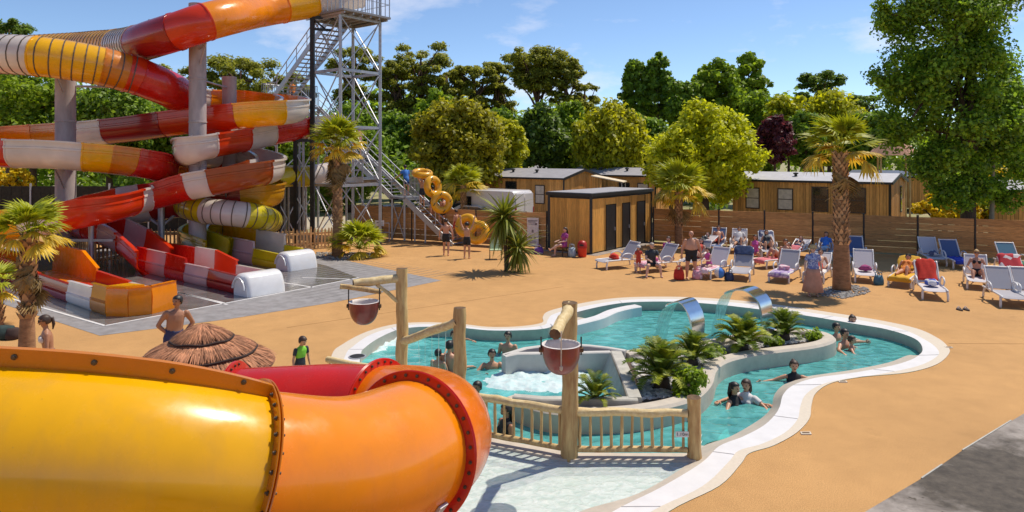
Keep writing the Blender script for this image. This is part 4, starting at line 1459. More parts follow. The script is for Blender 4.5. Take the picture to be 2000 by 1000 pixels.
# flight of stairs
TREAD = {}
def flight(a, b, width, parent, n, closed=False):
    """a: foot, b: head (centre line)"""
    d = V((b.x - a.x, b.y - a.y, 0)); run = d.length; d.normalize(); s = V((-d.y, d.x, 0))
    for k in (-1, 1):
        mb = MB(); mb.beam(a + s * k * width / 2, b + s * k * width / 2, .05, .32); mb.build('stringer', m_steel, parent)
        mb = MB()
        mb.tube([a + s * k * width / 2 + Z * 1.0, b + s * k * width / 2 + Z * 1.0], .03, 6)
        mb.tube([a + s * k * width / 2 + Z * .55, b + s * k * width / 2 + Z * .55], .022, 6)
        m = max(3, int(run / 1.1))
        for i in range(m + 1):
            q = a.lerp(b, i / m) + s * k * width / 2
            mb.tube([q, q + Z * 1.0], .026, 5)
        mb.build('handrail', m_steel, parent)
    key = round(width, 2)
    if key not in TREAD:
        TREAD[key] = MB().box((0, 0, 0), (width, .26, .04)).mesh('tread', m_grating)
    ang = math.atan2(d.y, d.x) - PI / 2
    for i in range(n):
        q = a.lerp(b, (i + .5) / n)
        o = link('tread', TREAD[key], parent)
        o.location = q - parent.location; o.rotation_euler = (0, 0, ang)
S0 = V((-2.65, 35.4, 0)); 
def sp(tt, off=0.0):
    q = S0 + A_DIR * tt - B_DIR * off
    return V((q.x, q.y, .642 * max(0, tt)))
t_st = thing('tower_stairs', 'long galvanised staircase climbing left behind the tower', 'stairs', S0)
flight(sp(0), sp(3.6), 1.3, t_st, 13)
flight(sp(4.6) - Z * .64, sp(13.0) - Z * .64, 1.3, t_st, 30)
def landing(a, b, z, width, parent):
    c = (a + b) / 2
    MB().obox(V((c.x, c.y, z)), A_DIR * (a - b).length / 2, B_DIR * width / 2, Z * .05).build('landing', m_grating, parent)
landing(sp(3.6), sp(4.6), .642 * 3.6, 1.4, t_st)
railing('railing', sp(3.7, -.65), V((*sp(4.6, -.65).xy, sp(3.7).z)), t_st, 1.4, 8)
zl = .642 * 13 - .64
landing(sp(13.0, .9), sp(14.6, .9), zl, 3.2, t_st)
for a, b in ((sp(13.0, 2.4), sp(14.6, 2.4)), (sp(14.6, 2.4), sp(14.6, -.6)), (sp(14.6, -.6), sp(13.1, -.6))):
    railing('railing', V((a.x, a.y, zl)), V((b.x, b.y, zl)), t_st, 1.4, 8)
for q in (sp(13.0, 2.4), sp(14.6, 2.4), sp(14.6, -.6), sp(13.0, -.6)):
    bm_('post', V((q.x, q.y, 0)), V((q.x, q.y, zl)), .12, .12, parent=t_st)
for a, b in ((sp(13.0, 2.4), sp(14.6, 2.4)), (sp(14.6, 2.4), sp(14.6, -.6))):
    for z0 in (0, 2.5, 5.0):
        bm_('brace', V((a.x, a.y, z0)), V((b.x, b.y, z0 + 2.5)), .05, .05, parent=t_st)
        bm_('brace', V((b.x, b.y, z0)), V((a.x, a.y, z0 + 2.5)), .05, .05, parent=t_st)
for tt in (3.6, 4.6, 8.6):
    for off in (-.6, .6):
        q = sp(tt, off); zz = .642 * min(tt, 3.6) if tt < 5 else q.z - .8
        bm_('post', V((q.x, q.y, 0)), V((q.x, q.y, zz)), .10, .10, parent=t_st)
q1, q2 = sp(3.6, .6), sp(4.6, .6)
bm_('brace', V((q1.x, q1.y, .1)), V((q2.x, q2.y, 2.1)), .05, .05, parent=t_st)
bm_('brace', V((q2.x, q2.y, .1)), V((q1.x, q1.y, 2.1)), .05, .05, parent=t_st)
for tt, z in ((2.0, 1.1), (2.8, 1.6)):
    for off in (-.6, .6):
        q = sp(tt, off)
        bm_('post', V((q.x, q.y, 0)), V((q.x, q.y, z)), .08, .08, parent=t_st)
u0 = sp(13.2, 2.2); u0.z = zl
u1 = cen + A_DIR * .6 - B_DIR * .0; u1.z = TOPZ - .1
flight(u0, u1, 1.25, t_st, 22)
# second, middle flight crossing inside the lattice
t_in = thing('tower_stairs', 'lower inner flight of grey steps inside the tower lattice', 'stairs', TB)
flight(sp(5.2, 1.6), V((*sp(9.3, 1.6).xy, 3.1)), 1.1, t_in, 14)

# black frames that carry the flume starts
t_bl = thing('start_frame', 'black steel frame carrying the flume starts beside the tower', 'frame', AT(600, 470, 35.6))
def gpx(px, Y):
    q = AT(px, 0, Y); return V((q.x, q.y, 0))
f1, f2, f3 = gpx(610, 35.2), gpx(577, 35.0), gpx(545, 34.6)
ztop = AT(610, 28, 35.2).z
bm_('leg', f1, f1 + Z * ztop, .20, .20, m_black, t_bl)
bm_('leg', f2, f2 + Z * AT(577, 272, 35).z, .18, .18, m_black, t_bl)
bm_('leg', f3, f3 + Z * AT(545, 357, 34.6).z, .15, .15, m_black, t_bl)
bm_('beam', f2 + Z * AT(577, 274, 35).z, f1 + Z * AT(577, 274, 35).z, .14, .16, m_black, t_bl)
bm_('beam', f3 + Z * AT(545, 358, 34.6).z, f2 + Z * AT(545, 358, 34.6).z, .12, .14, m_black, t_bl)
bm_('beam', f1 + Z * (ztop - .15), gpx(652, 35.6) + Z * (ztop - .1), .14, .16, m_black, t_bl)
bm_('beam', f1 + Z * (ztop - .75), gpx(648, 35.6) + Z * (ztop - .75), .12, .12, m_black, t_bl)
bm_('brace', f1 + Z * (ztop - .2), gpx(640, 35.6) + Z * (ztop - .8), .08, .08, m_black, t_bl)
for a, b, z0 in ((f2, f1, 1.0), (f2, f1, 3.2), (f3, f2, .6)):
    bm_('brace', a + Z * z0, b + Z * (z0 + 1.6), .05, .05, m_steel, t_bl); bm_('brace', b + Z * z0, a + Z * (z0 + 1.6), .05, .05, m_steel, t_bl)
for dx in (8, 16):
    q = gpx(577 + dx, 35.2)
    bm_('leg', q, q + Z * 5.4, .09, .09, m_steel, t_bl)
    q = gpx(548 + dx, 34.8)
    bm_('leg', q, q + Z * 3.0, .08, .08, m_steel, t_bl)
# no-entry plate on a barrier at the foot of the tower
q = G(742, 472)
t = thing('barrier_sign', 'small white notice plate on a low steel barrier at the tower foot', 'sign', q)
MB().obox(q + V((0, -.1, 1.0)), V((.24, 0, 0)), V((0, .01, 0)), V((0, 0, .15))).build('plate', MATS['sign_white'], t)
MB().obox(q + V((0, -.115, 1.04)), V((.15, 0, 0)), V((0, .003, 0)), V((0, 0, .015))).build('print', m_black, t)
mb = MB(); mb.tube([q + V((-.3, 0, 0)), q + V((-.3, 0, 1.0)), q + V((.5, 0, 1.0)), q + V((.5, 0, 0))], .03, 6); mb.tube([q + V((-.3, 0, .5)), q + V((.5, 0, .5))], .025, 6)
mb.build('barrier', m_steel, t)

# ------------------------------------------------------------------ picket fences round the splash area
m_picket = M('picket_wood', (.72, .46, .21), rough=.8, var=.3, scale=8, stretch=(2, 2, .4), objvar=.3)
PK = MB().prism([V((-.045, -.012, 0)), V((.045, -.012, 0)), V((.045, -.012, .92)), V((0, -.012, 1.0)), V((-.045, -.012, .92))], V((0, .024, 0))).mesh('picket', m_picket)
recalc(PK)
def picket_fence(label, pts, step=.17):
    t = thing('picket_fence', label, 'fence', pts[0])
    for a, b in zip(pts[:-1], pts[1:]):
        d = (b - a); L_ = d.length; d.normalize(); ang = math.atan2(d.y, d.x)
        s = V((-d.y, d.x, 0)) * .035
        for z in (.25, .75):
            MB().beam(a + s + Z * z, b + s + Z * z, .04, .09).build('rail', m_picket, t)
        n = int(L_ / step)
        for i in range(n + 1):
            o = link('picket', PK, t)
            o.location = a.lerp(b, i / max(1, n)) - t.location + Z * random.uniform(.0, .03)
            o.rotation_euler = (0, random.uniform(-.03, .03), ang)
            o.scale = (random.uniform(.8, 1.1), 1, random.uniform(.96, 1.05))
        for k in range(int(L_ / 1.9) + 1):
            q = a.lerp(b, min(1, k * 1.9 / L_)) + s * 2.4
            MB().beam(q, q + Z * 1.08, .09, .09).build('post', m_picket, t)
picket_fence('short picket fence standing between the orange and the red lane', [G(120, 500), G(186, 522), G(248, 512)])
picket_fence('picket fence left of the yellow lane behind the red one', [G(275, 487), G(362, 487)])
picket_fence('long picket fence running to the palm below the tower', [G(408, 492), G(530, 491), G(648, 483)])
# ------------------------------------------------------------------ camp fence of horizontal boards
m_board = M('fence_board', (.50, .25, .085), rough=.8, var=.32, scale=3, stretch=(1.0, 8, 8), objvar=.22, detail=8, bump=.1, bscale=20)
m_post = M('dark_post', (.030, .022, .018), rough=.6)
BW, FH_ = .285, 1.74
BOARDS = {}
def board_mesh(L_):
    k = round(L_, 2)
    if k not in BOARDS:
        BOARDS[k] = MB().cbox((0, 0, 0), V((0, .02, 0)), V((0, 0, BW / 2 - .006)), V((L_ / 2, 0, 0)), .004).mesh('board', m_board)
        recalc(BOARDS[k])
    return BOARDS[k]
def board_fence(label, pts, rows=6):
    t = thing('board_fence', label, 'fence', pts[0])
    for i, (a, b) in enumerate(zip(pts[:-1], pts[1:])):
        d = b - a; L_ = d.length; d.normalize(); ang = math.atan2(d.y, d.x)
        for r in range(rows):
            o = link('board', board_mesh(L_ - .07), t)
            o.location = (a + b) / 2 - t.location + Z * (.06 + BW * (r + .5)) + V((d.y, -d.x, 0)) * random.uniform(-.006, .006)
            o.rotation_euler = (0, random.uniform(-.003, .003), ang)
        MB().beam(a + d * .035 + Z * (.06 + BW * rows + .012), b - d * .035 + Z * (.06 + BW * rows + .012), .05, .022).build('cap_rail', m_board, t)
    for q in pts:
        MB().box(q + Z * (FH_ + .14) / 2, (.075, .075, FH_ + .14)).build('post', m_post, t)
board_fence('long brown horizontal board fence with dark posts behind the sun loungers', [fline(0.0), fline(1.18)] + [fline(1.18 + 2.22 * k) for k in range(1, 11)])
wl = [V((1.72, 33.75, 0))]
for k in range(6):
    wl.append(wl[-1] + V((-.90, .44, 0)).normalized() * 2.0)
board_fence('brown horizontal board fence behind the tower stairs left of the wooden cabin', wl)
# tall dark screen fence far left
m_dark = M('dark_screen', (.030, .028, .020), rough=.9, var=.4, scale=6, objvar=.2)
t = thing('screen_fence', 'tall dark screen fence behind the flumes at the left edge', 'fence', V((-20, 41, 0)))
a, b = V((-34, 41.5, 0)), V((-12.5, 41.5, 0))
n = 36
PNL = MB().box((0, 0, 0), ((b - a).length / n - .02, .04, 2.75)).mesh('screen_panel', m_dark)
for i in range(n):
    o = link('screen_panel', PNL, t); o.location = a.lerp(b, (i + .5) / n) - t.location + Z * 1.4
for i in range(0, n + 1, 4):
    q = a.lerp(b, i / n) - V((0, .06, 0)); MB().beam(q, q + Z * 2.95, .08, .08).build('post', m_steel, t)
# sign board on the fence
q = AT(1041, 453, 33.9) 
t = thing('notice_board', 'tall white notice board with small print on the fence beside the cabin', 'sign', V((q.x, q.y, q.z)))
sd = V((-.90, .44, 0)).normalized(); sn = V((-.44, -.90, 0)).normalized()
q = q + sn * .02
MB().obox(q, sd * .31, sn * .012, Z * .70).build('plate', M('notice_white', (.72, .64, .62), rough=.5), t)
m_print = M('print_grey', (.20, .16, .17), rough=.7)
for dx, dz, w_, h_ in ((0, .56, .26, .02), (.05, .5, .2, .015), (0, .44, .24, .012), (-.18, .40, .05, .05), (0, .36, .22, .012), (-.0, .04, .045, .07), (.12, -.28, .09, .035), (-.12, -.28, .06, .03), (0, -.45, .2, .012), (0, -.52, .18, .012)):
    MB().obox(q + sn * .014 + sd * dx + Z * dz, sd * w_, sn * .003, Z * h_).build('print', m_print, t)

# ------------------------------------------------------------------ wooden service cabin
m_clad = M('larch_cladding', (.72, .37, .080), rough=.7, var=.28, scale=3, stretch=(9, 9, .8), objvar=.22, detail=8)
m_cladh = M('home_cladding', (.66, .32, .090), rough=.75, var=.25, scale=3, stretch=(9, 9, .8), island=.25, detail=6)
m_roofg = M('grey_roof', (.34, .32, .33), rough=.6, var=.12, scale=2, detail=6)
m_trim = M('dark_trim', (.022, .020, .019), rough=.5)
m_door = M('dark_door', (.030, .031, .032), rough=.35, var=.2, scale=3)
C0 = V((3.70, 32.0, 0)); LA, LB, CHT = 2.4, 6.1, 2.72
t_c = thing('service_cabin', 'flat roofed wooden cabin with three dark doors and black corner trim', 'cabin', C0)
MB().obox(C0 + A_DIR * LA / 2 + B_DIR * LB / 2 + Z * (CHT / 2), A_DIR * (LA / 2 - .05), B_DIR * (LB / 2 - .05), Z * (CHT / 2 - .03)).build('wall', m_trim, t_c)
PLK = {}
def planks(t, o, d, L_, h, nrm, w=.145, z0=.06, skip=()):
    n = round(L_ / w); w = L_ / n
    if (round(w, 3), round(h, 2)) not in PLK:
        me = MB().obox((0, 0, 0), V((w / 2 - .004, 0, 0)), V((0, .012, 0)), V((0, 0, h / 2))).mesh('plank', m_clad)
        PLK[(round(w, 3), round(h, 2))] = me
    me = PLK[(round(w, 3), round(h, 2))]
    ang = math.atan2(d.y, d.x)
    for i in range(n):
        s = (i + .5) * w
        if any(a < s < b for a, b in skip): continue
        ob = link('plank', me, t)
        ob.location = o + d * s + nrm * random.uniform(-.002, .006) + Z * (z0 + h / 2) - t.location
        ob.rotation_euler = (0, 0, ang)
planks(t_c, C0 + A_DIR * .06, A_DIR, LA - .1, CHT - .20, -B_DIR)
doors = [(1.35, 2.25), (2.95, 3.7), (4.5, 5.35)]
planks(t_c, C0 + B_DIR * .06, B_DIR, LB - .1, CHT - .20, -A_DIR, skip=doors)
for a, b in doors:
    c = C0 + B_DIR * (a + b) / 2 - A_DIR * .0 + Z * 1.13
    MB().obox(c - A_DIR * .018, B_DIR * ((b - a) / 2 - .02), A_DIR * .02, Z * 1.08).build('door', m_door, t_c)
    for k in (-1, 1):
        MB().obox(c - A_DIR * .03 + B_DIR * k * ((b - a) / 2), B_DIR * .025, A_DIR * .03, Z * 1.12).build('door_jamb', m_trim, t_c)
    MB().obox(c - A_DIR * .06 + B_DIR * ((b - a) / 2 - .12) - Z * .1, B_DIR * .015, A_DIR * .03, Z * .08).build('handle', m_steel, t_c)
    # plank infill above the door
    MB().obox(C0 + B_DIR * (a + b) / 2 + Z * (2.24 + (CHT - .14 - 2.24) / 2), B_DIR * (b - a) / 2, A_DIR * .014, Z * ((CHT - .14 - 2.26) / 2)).build('plank', m_clad, t_c)
for q in (C0, C0 + A_DIR * LA, C0 + B_DIR * LB):
    MB().box(q + Z * CHT / 2, (.13, .13, CHT)).build('corner_trim', m_trim, t_c)
ov = .12
MB().obox(C0 + A_DIR * LA / 2 + B_DIR * LB / 2 + Z * (CHT + .05), A_DIR * (LA / 2 + ov), B_DIR * (LB / 2 + ov), Z * .07).build('roof_edge', m_trim, t_c)
MB().obox(C0 + A_DIR * LA / 2 + B_DIR * LB / 2 + Z * (CHT + .135), A_DIR * (LA / 2 + .06), B_DIR * (LB / 2 + .06), Z * .014).build('roof', m_roofg, t_c)
structure(flat_poly('cabin_threshold', [C0 - A_DIR * .5 - B_DIR * .3, C0 - A_DIR * .5 + B_DIR * LB, C0 + B_DIR * LB, C0 - B_DIR * .05, C0 + A_DIR * LA - B_DIR * .05, C0 + A_DIR * (LA + .2) - B_DIR * .45], [], m_conc, z=.006))

# ------------------------------------------------------------------ mobile homes
m_glass = M('window_glass', (.020, .022, .025), rough=.05, spec=.8)
m_curtain = M('window_curtain', (.60, .50, .42), rough=.8, var=.2, scale=4)
m_frame = M('window_frame', (.060, .035, .022), rough=.5)
def mobile_home(label, c, la, lb, eave, rise, wins, endwins=(), floor=.35, rmat=None, adir=A_DIR, bdir=B_DIR, vents=()):
    """c: near corner. la along adir (long front), lb along bdir (gable end)"""
    t = thing('mobile_home', label, 'mobile home', c, group='wooden mobile homes behind the fence')
    mb = MB(); mb.obox(c + adir * la / 2 + bdir * lb / 2 + Z * (floor + (eave - floor) / 2), adir * (la / 2 - .03), bdir * (lb / 2 - .03), Z * (eave - floor) / 2)
    me = mb.mesh('wall', m_trim); recalc(me); link('wall', me, t)
    # battens: real boards, too small to pick apart at this distance
    for o, d, L_, n_, gab in ((c, adir, la, -bdir, False), (c, bdir, lb, -adir, True)):
        mb = MB(); k = int(L_ / .17)
        for i in range(k):
            s0 = L_ * (i + .5) / k
            top = eave - .02 + (rise * (1 - abs(s0 / L_ * 2 - 1)) if gab else 0)
            mb.obox(o + d * s0 + n_ * random.uniform(-.012, .004) + Z * (floor + (top - floor) / 2), d * (L_ / k / 2 - .008), n_ * .02, Z * (top - floor) / 2)
        tag(mb.build('cladding', m_cladh, t), kind='stuff')
    # gable and roof
    e1, e2 = c + Z * eave, c + bdir * lb + Z * eave
    pk = c + bdir * lb / 2 + Z * (eave + rise)
    mb = MB(); mb.prism([e1 + adir * .05, e2 + adir * .05, pk + adir * .05], adir * (la - .1)); me = mb.mesh('gable', m_trim); recalc(me); link('gable', me, t)
    for p, q in ((e1, pk), (pk, e2)):
        d = (q - p); ln = d.length; d.normalize(); n_ = adir.cross(d).normalized()
        if n_.z < 0: n_ = -n_
        ext0 = .18 if p is not pk else 0
        ext1 = .18 if q is not pk else 0
        mb = MB(); mb.obox((p - d * ext0 + q + d * ext1) / 2 + adir * la / 2 + n_ * .05, adir * (la / 2 + .16), d * (ln + ext0 + ext1) / 2, n_ * .035)
        mb.build('roof_panel', rmat or m_roofg, t)
        mb = MB(); mb.obox((p - d * ext0 + q + d * ext1) / 2 - adir * .175 + n_ * .02, adir * .02, d * (ln + ext0 + ext1) / 2, n_ * .09)
        mb.build('bargeboard', m_trim, t)
    mb = MB(); mb.obox(c - bdir * .19 + adir * la / 2 + Z * (eave - .02), adir * (la / 2 + .16), bdir * .03, Z * .06); mb.build('gutter', m_trim, t)
    MB().box(c + Z * (floor + (eave - floor) / 2), (.11, .11, eave - floor)).build('corner_trim', m_trim, t)
    for o, d, n_, lst in ((c, adir, -bdir, wins), (c, bdir, -adir, endwins)):
        for s0, w, z0, h, cur in lst:
            q = o + d * s0 + Z * (z0 + h / 2)
            f = MB().obox(q + n_ * .03, d * (w / 2 + .07), n_ * .03, Z * (h / 2 + .07)).build('window', m_frame, t)
            MB().obox(q + n_ * .062, d * w / 2, n_ * .006, Z * h / 2).build('pane', m_curtain if cur else m_glass, f).location = -t.location - f.location if False else (0, 0, 0)
            MB().obox(q + n_ * .072, d * w / 2, n_ * .008, Z * .022).build('glazing_bar', m_frame, f).location = (0, 0, 0)
    for s0, sb in vents:
        q = c + adir * s0 + bdir * (lb * sb) + Z * (eave + rise * min(1, 2 * sb) + .14)
        MB().lathe([(.09, -.15), (.09, .08), (.16, .08), (.16, .16), (0, .18)], 10, q).build('roof_vent', m_trim, t, 'auto')
    return t
m_rooflight = M('pale_roof', (.50, .48, .50), rough=.5, var=.1, scale=2)
hr = AT(1738, 356, 38.5); hr.z = 0
mobile_home('wooden mobile home with a pale roof and four windows behind the palm', hr, 9.0, 5.0, 3.08, .42,
            [(1.75, .95, 1.35, 1.35, False), (3.7, .8, 1.35, 1.35, False), (5.7, .8, 1.35, 1.2, True), (7.7, .75, 1.35, 1.2, True)], [(3.4, .45, 1.3, 1.45, False)], rmat=m_rooflight, vents=((5.4, .22),))
h1 = AT(1101, 349, 47); h1.z = 0
mobile_home('wooden mobile home with a grey roof behind the white van', h1, 7.5, 5.0, 3.05, .55, [(2.0, .7, 1.3, 1.2, True), (4.6, .9, .5, 2.2, False)], [], vents=((3.2, .25), (5.4, .25)))
h2 = AT(1280, 350, 51); h2.z = 0
mobile_home('wooden mobile home half hidden behind the service cabin roof', h2, 8.0, 4.6, 3.1, .5, [(1.0, .8, 1.4, 1.1, True), (2.6, .8, 1.4, 1.1, False)], [], vents=((3, .25), (5.5, .3)))
h3 = AT(1195, 342, 60); h3.z = 0
mobile_home('farthest grey roofed mobile home seen over the other roofs', h3, 9.5, 5.0, 3.2, .5, [(2.0, .9, 1.3, 1.2, False)], [], vents=((2, .3), (5, .3)))
h4 = AT(2030, 400, 34.5); h4.z = 0
mobile_home('wooden mobile home end cut by the right edge under the poplar', V((28.0, 36.5, 0)), 2.0, 5.0, 2.75, .4, [], [])
# more pale roofs glimpsed right of the palm
h5 = AT(1815, 345, 55); h5.z = 0
mobile_home('mobile home with a dark blue roof glimpsed right of the palm crown', h5, 6.0, 4.6, 2.9, .4, [], [], rmat=M('blue_roof', (.10, .11, .15), rough=.4))
# canvas awning beside the middle homes
t = thing('awning', 'cream canvas awning between the two middle mobile homes', 'awning', V((h1.x + 2.5, h1.y + 1, 0)))
q = AT(1190, 349, 48.5)
MB().obox(q, V((1.1, -.1, -.22)), V((.3, 1.0, 0)), Z * .03).build('canopy', M('canvas', (.70, .58, .42), rough=.8), t)
for k in (-1, 1):
    e_ = q + V((1.0, -.1, -.25)) + V((.28, .95, 0)) * k
    MB().tube([V((e_.x, e_.y, 0)), e_], .03, 6).build('pole', m_steel, t)

# ------------------------------------------------------------------ vehicles behind the fence
m_vwhite = M('van_paint', (.66, .61, .60), rough=.35, var=.06, scale=1, coat=.5)
m_tyre = M('tyre', (.02, .02, .02), rough=.9)
m_red = M('red_lens', (.30, .02, .02), rough=.2)
def wheel(parent, c, ax, r):
    w = MB().lathe([(r * .6, -.1), (r, -.09), (r, .09), (r * .6, .1)], 20, c, ax=ax).build('wheel', m_tyre, parent, 'auto')
    MB().lathe([(0, -.105), (r * .58, -.1), (r * .58, .1), (0, .105)], 14, c, ax=ax).build('rim', m_steel, w).location = (0, 0, 0)
def van(label, c, fd, sd, mat):
    """c: rear near-side ground corner, fd forward, sd to the other side"""
    t = thing('parked_van', label, 'van', c)
    Lv, W, Hh = 5.2, 1.95, 2.5
    prof = [(0.02, .45), (0, 1.2), (.06, 2.3), (.16, Hh - .06), (.3, Hh), (3.55, Hh), (3.8, Hh - .08), (4.35, 1.55), (5.05, 1.22), (5.2, .95), (5.2, .45)]
    rr = []
    for k, sc in ((0, .94), (.07, 1.0), (W - .07, 1.0), (W, .94)):
        rr.append([c + fd * (.1 + (x - .1) * (1 if sc == 1 else .985)) + sd * k + Z * (.45 + (z - .45) * (1 if sc == 1 else .975)) for x, z in prof])
    mb = MB(); mb.loft(rr, True, True); me = mb.mesh('body', mat, 'auto'); recalc(me); link('body', me, t)
    for k in (.06, W / 2 + .02):
        d = MB().obox(c - fd * .012 + sd * (k + W / 4 - .05) + Z * 1.35, fd * .012, sd * (W / 4 - .06), Z * .95).build('rear_door', mat, t)
    MB().obox(c - fd * .035 + sd * (W / 2 + .12) + Z * 1.1, fd * .02, sd * .03, Z * .1).build('handle', m_trim, t)
    MB().obox(c - fd * .06 + sd * W / 2 + Z * .5, fd * .06, sd * W / 2 * .97, Z * .1).build('bumper', m_trim, t)
    for k in (.06, W - .06):
        MB().obox(c - fd * .025 + sd * k + Z * 1.25, fd * .02, sd * .05, Z * .22).build('tail_light', m_red, t)
    for s_ in (-.01, W + .01):
        MB().obox(c + fd * 3.85 + sd * s_ + Z * 1.78, fd * .42, sd * .012, Z * .28).build('side_window', m_glass, t)
        MB().obox(c + fd * 1.6 + sd * s_ + Z * 1.25, fd * 1.3, sd * .008, Z * .02).build('side_rail', m_trim, t)
        for x in (.95, 4.3):
            wheel(t, c + fd * x + sd * (s_ + (.1 if s_ < 0 else -.1)) + Z * .34, sd, .34)
    a_, b_ = V((0, 0, 0)), V((0, 0, 0))
    mb = MB(); q1 = c + fd * 3.86 + sd * .2 + Z * (Hh - .13); q2 = c + fd * 4.36 + sd * .15 + Z * 1.58
    mb.add([q1 + fd * .02, q1 + sd * (W - .4) + fd * .02, q2 + sd * (W - .3) + fd * .02, q2 + fd * .02, q1, q1 + sd * (W - .4), q2 + sd * (W - .3), q2], [(0, 1, 2, 3), (4, 7, 6, 5), (0, 4, 5, 1), (1, 5, 6, 2), (2, 6, 7, 3), (3, 7, 4, 0)])
    mb.build('windscreen', m_glass, t)
vd = V((-.80, .60, 0)).normalized()
vc = AT(1006, 400, 41); vc.z = 0
van('white panel van seen from behind beyond the board fence', vc, vd, V((.6, .80, 0)).normalized(), m_vwhite)
def car(label, c, fd, sd, mat):
    t = thing('parked_car', label, 'car', c)
    W = 1.75
    low = [(0, .35), (-.02, .75), (.15, .95), (3.1, .98), (4.0, .80), (4.15, .6), (4.12, .35)]
    rr = [[c + fd * x + sd * k + Z * (z if sc == 1 else .35 + (z - .35) * .96) for x, z in low] for k, sc in ((0, .9), (.06, 1), (W - .06, 1), (W, .9))]
    mb = MB(); mb.loft(rr, True, True); me = mb.mesh('body', mat, 'auto'); recalc(me); link('body', me, t)
    top = [(.12, .94), (.5, 1.38), (.8, 1.46), (1.9, 1.48), (2.2, 1.42), (3.0, .96)]
    rr = [[c + fd * x + sd * k + Z * z for x, z in top] for k in (.16, W - .16)]
    mb = MB(); mb.loft(rr, True, True); me = mb.mesh('cabin_glass', m_glass, 'auto'); recalc(me); link('cabin_glass', me, t)
    mb = MB(); rr = [[c + fd * x + sd * k + Z * (z + .02) for x, z in ((.42, 1.30), (.8, 1.46), (1.9, 1.48), (2.28, 1.40), (1.9, 1.44), (.8, 1.42))] for k in (.13, W - .13)]
    mb.loft(rr, True, True); me = mb.mesh('roof', mat, 'auto'); recalc(me); link('roof', me, t)
    for s_ in (.0, W):
        for x in (.8, 3.3):
            wheel(t, c + fd * x + sd * (s_ + (.08 if s_ == 0 else -.08)) + Z * .31, sd, .31)
cc = AT(952, 410, 41.5); cc.z = 0
car('white car parked left of the van behind the fence', cc + V((0, 0, .55)) - V((0, 0, .55)), vd, V((.6, .80, 0)).normalized(), m_vwhite)
cc = AT(938, 395, 46); cc.z = 0
car('silver grey car parked behind the white car', cc, vd, V((.6, .8, 0)).normalized(), M('silver_paint', (.30, .30, .33), rough=.3, metal=.4, coat=.5))
cc = AT(760, 400, 43); cc.z = 0
car('dark car parked behind the fence under the tower stairs', cc, vd, V((.6, .8, 0)).normalized(), M('dark_paint', (.03, .035, .05), rough=.3, coat=.6))
structure(flat_poly('camp_road', [V((-14, 43.5, 0)), V((3, 36, 0)), V((9, 38, 0)), V((14, 44, 0)), V((2, 52, 0)), V((-16, 52, 0))], [], M('pale_gravel', (.45, .38, .28), rough=.95, var=.15, scale=3, world_co=True), z=.004))
# ------------------------------------------------------------------ trees
m_bark = M('bark', (.10, .065, .045), rough=.95, var=.35, scale=6, stretch=(2, 2, .5), bump=.5, bscale=12)
m_pinebark = M('pine_bark', (.13, .070, .045), rough=.95, var=.35, scale=6, stretch=(2, 2, .5), bump=.5, bscale=12)
LM = {
 'pine': leaf_mat('pine_needles', (.28, .31, .055), isl=.45, tint=(1.3, 1.15, .7), transl=.5),
 'dpine': leaf_mat('dark_needles', (.15, .24, .055), isl=.4, transl=.5),
 'olive': leaf_mat('olive_leaves', (.36, .35, .035), isl=.4, transl=.5),
 'green': leaf_mat('green_leaves', (.26, .38, .04), isl=.4, transl=.5),
 'deep': leaf_mat('deep_leaves', (.20, .32, .05), isl=.4, transl=.5),
 'willow': leaf_mat('willow_leaves', (.44, .45, .025), isl=.35, transl=.5),
 'bright': leaf_mat('bright_leaves', (.56, .60, .030), isl=.3, transl=.5),
 'lime': leaf_mat('lime_leaves', (.48, .50, .028), isl=.3, transl=.5),
 'plum': leaf_mat('plum_leaves', (.14, .036, .052), isl=.4, tint=(1.2, .9, 1), transl=.45),
 'poplar': leaf_mat('poplar_leaves', (.18, .33, .045), isl=.5, tint=(1.5, 1.25, .7), transl=.5),
 'gold': leaf_mat('gold_leaves', (.66, .52, .025), isl=.3, transl=.48),
}
def crown_mesh(name, clumps, n, ls, mat, droop=0.0, up=.35, aspect=.62, outw=.75, flat=.8, tight=.52):
    """clumps: array (k,4) centre + radius; n leaf quads of size ls"""
    cl = np.array(clumps, dtype=np.float64)
    n = int(n)
    w = cl[:, 3] ** 2
    idx = RNG.choice(len(cl), n, p=w / w.sum())
    g = RNG.normal(size=(n, 3))
    d = unit(g)
    rad = cl[idx, 3] * np.minimum(np.linalg.norm(g, axis=1), 2.6) * tight
    c = cl[idx, :3] + d * rad[:, None] * np.array([1, 1, flat])
    if droop:
        c[:, 2] -= droop * RNG.random(n) * rad
    nr = unit(d * outw + np.array([0, 0, up]) + RNG.normal(size=(n, 3)) * .55)
    t = unit(np.cross(nr, RNG.normal(size=(n, 3))))
    if droop:
        t = unit(t * .4 + np.array([0, 0, -1.0]))
        t = unit(t - nr * (t * nr).sum(1, keepdims=True))
    b = np.cross(nr, t)
    s = ls * (.6 + .8 * RNG.random(n))[:, None]
    v = np.empty((n, 4, 3))
    v[:, 0] = c - t * s; v[:, 1] = c + b * s * aspect; v[:, 2] = c + t * s; v[:, 3] = c - b * s * aspect
    v[:, 1] += nr * s * .25; v[:, 3] += nr * s * .25
    return quads_mesh(name, v.reshape(-1, 3), 4, mat)
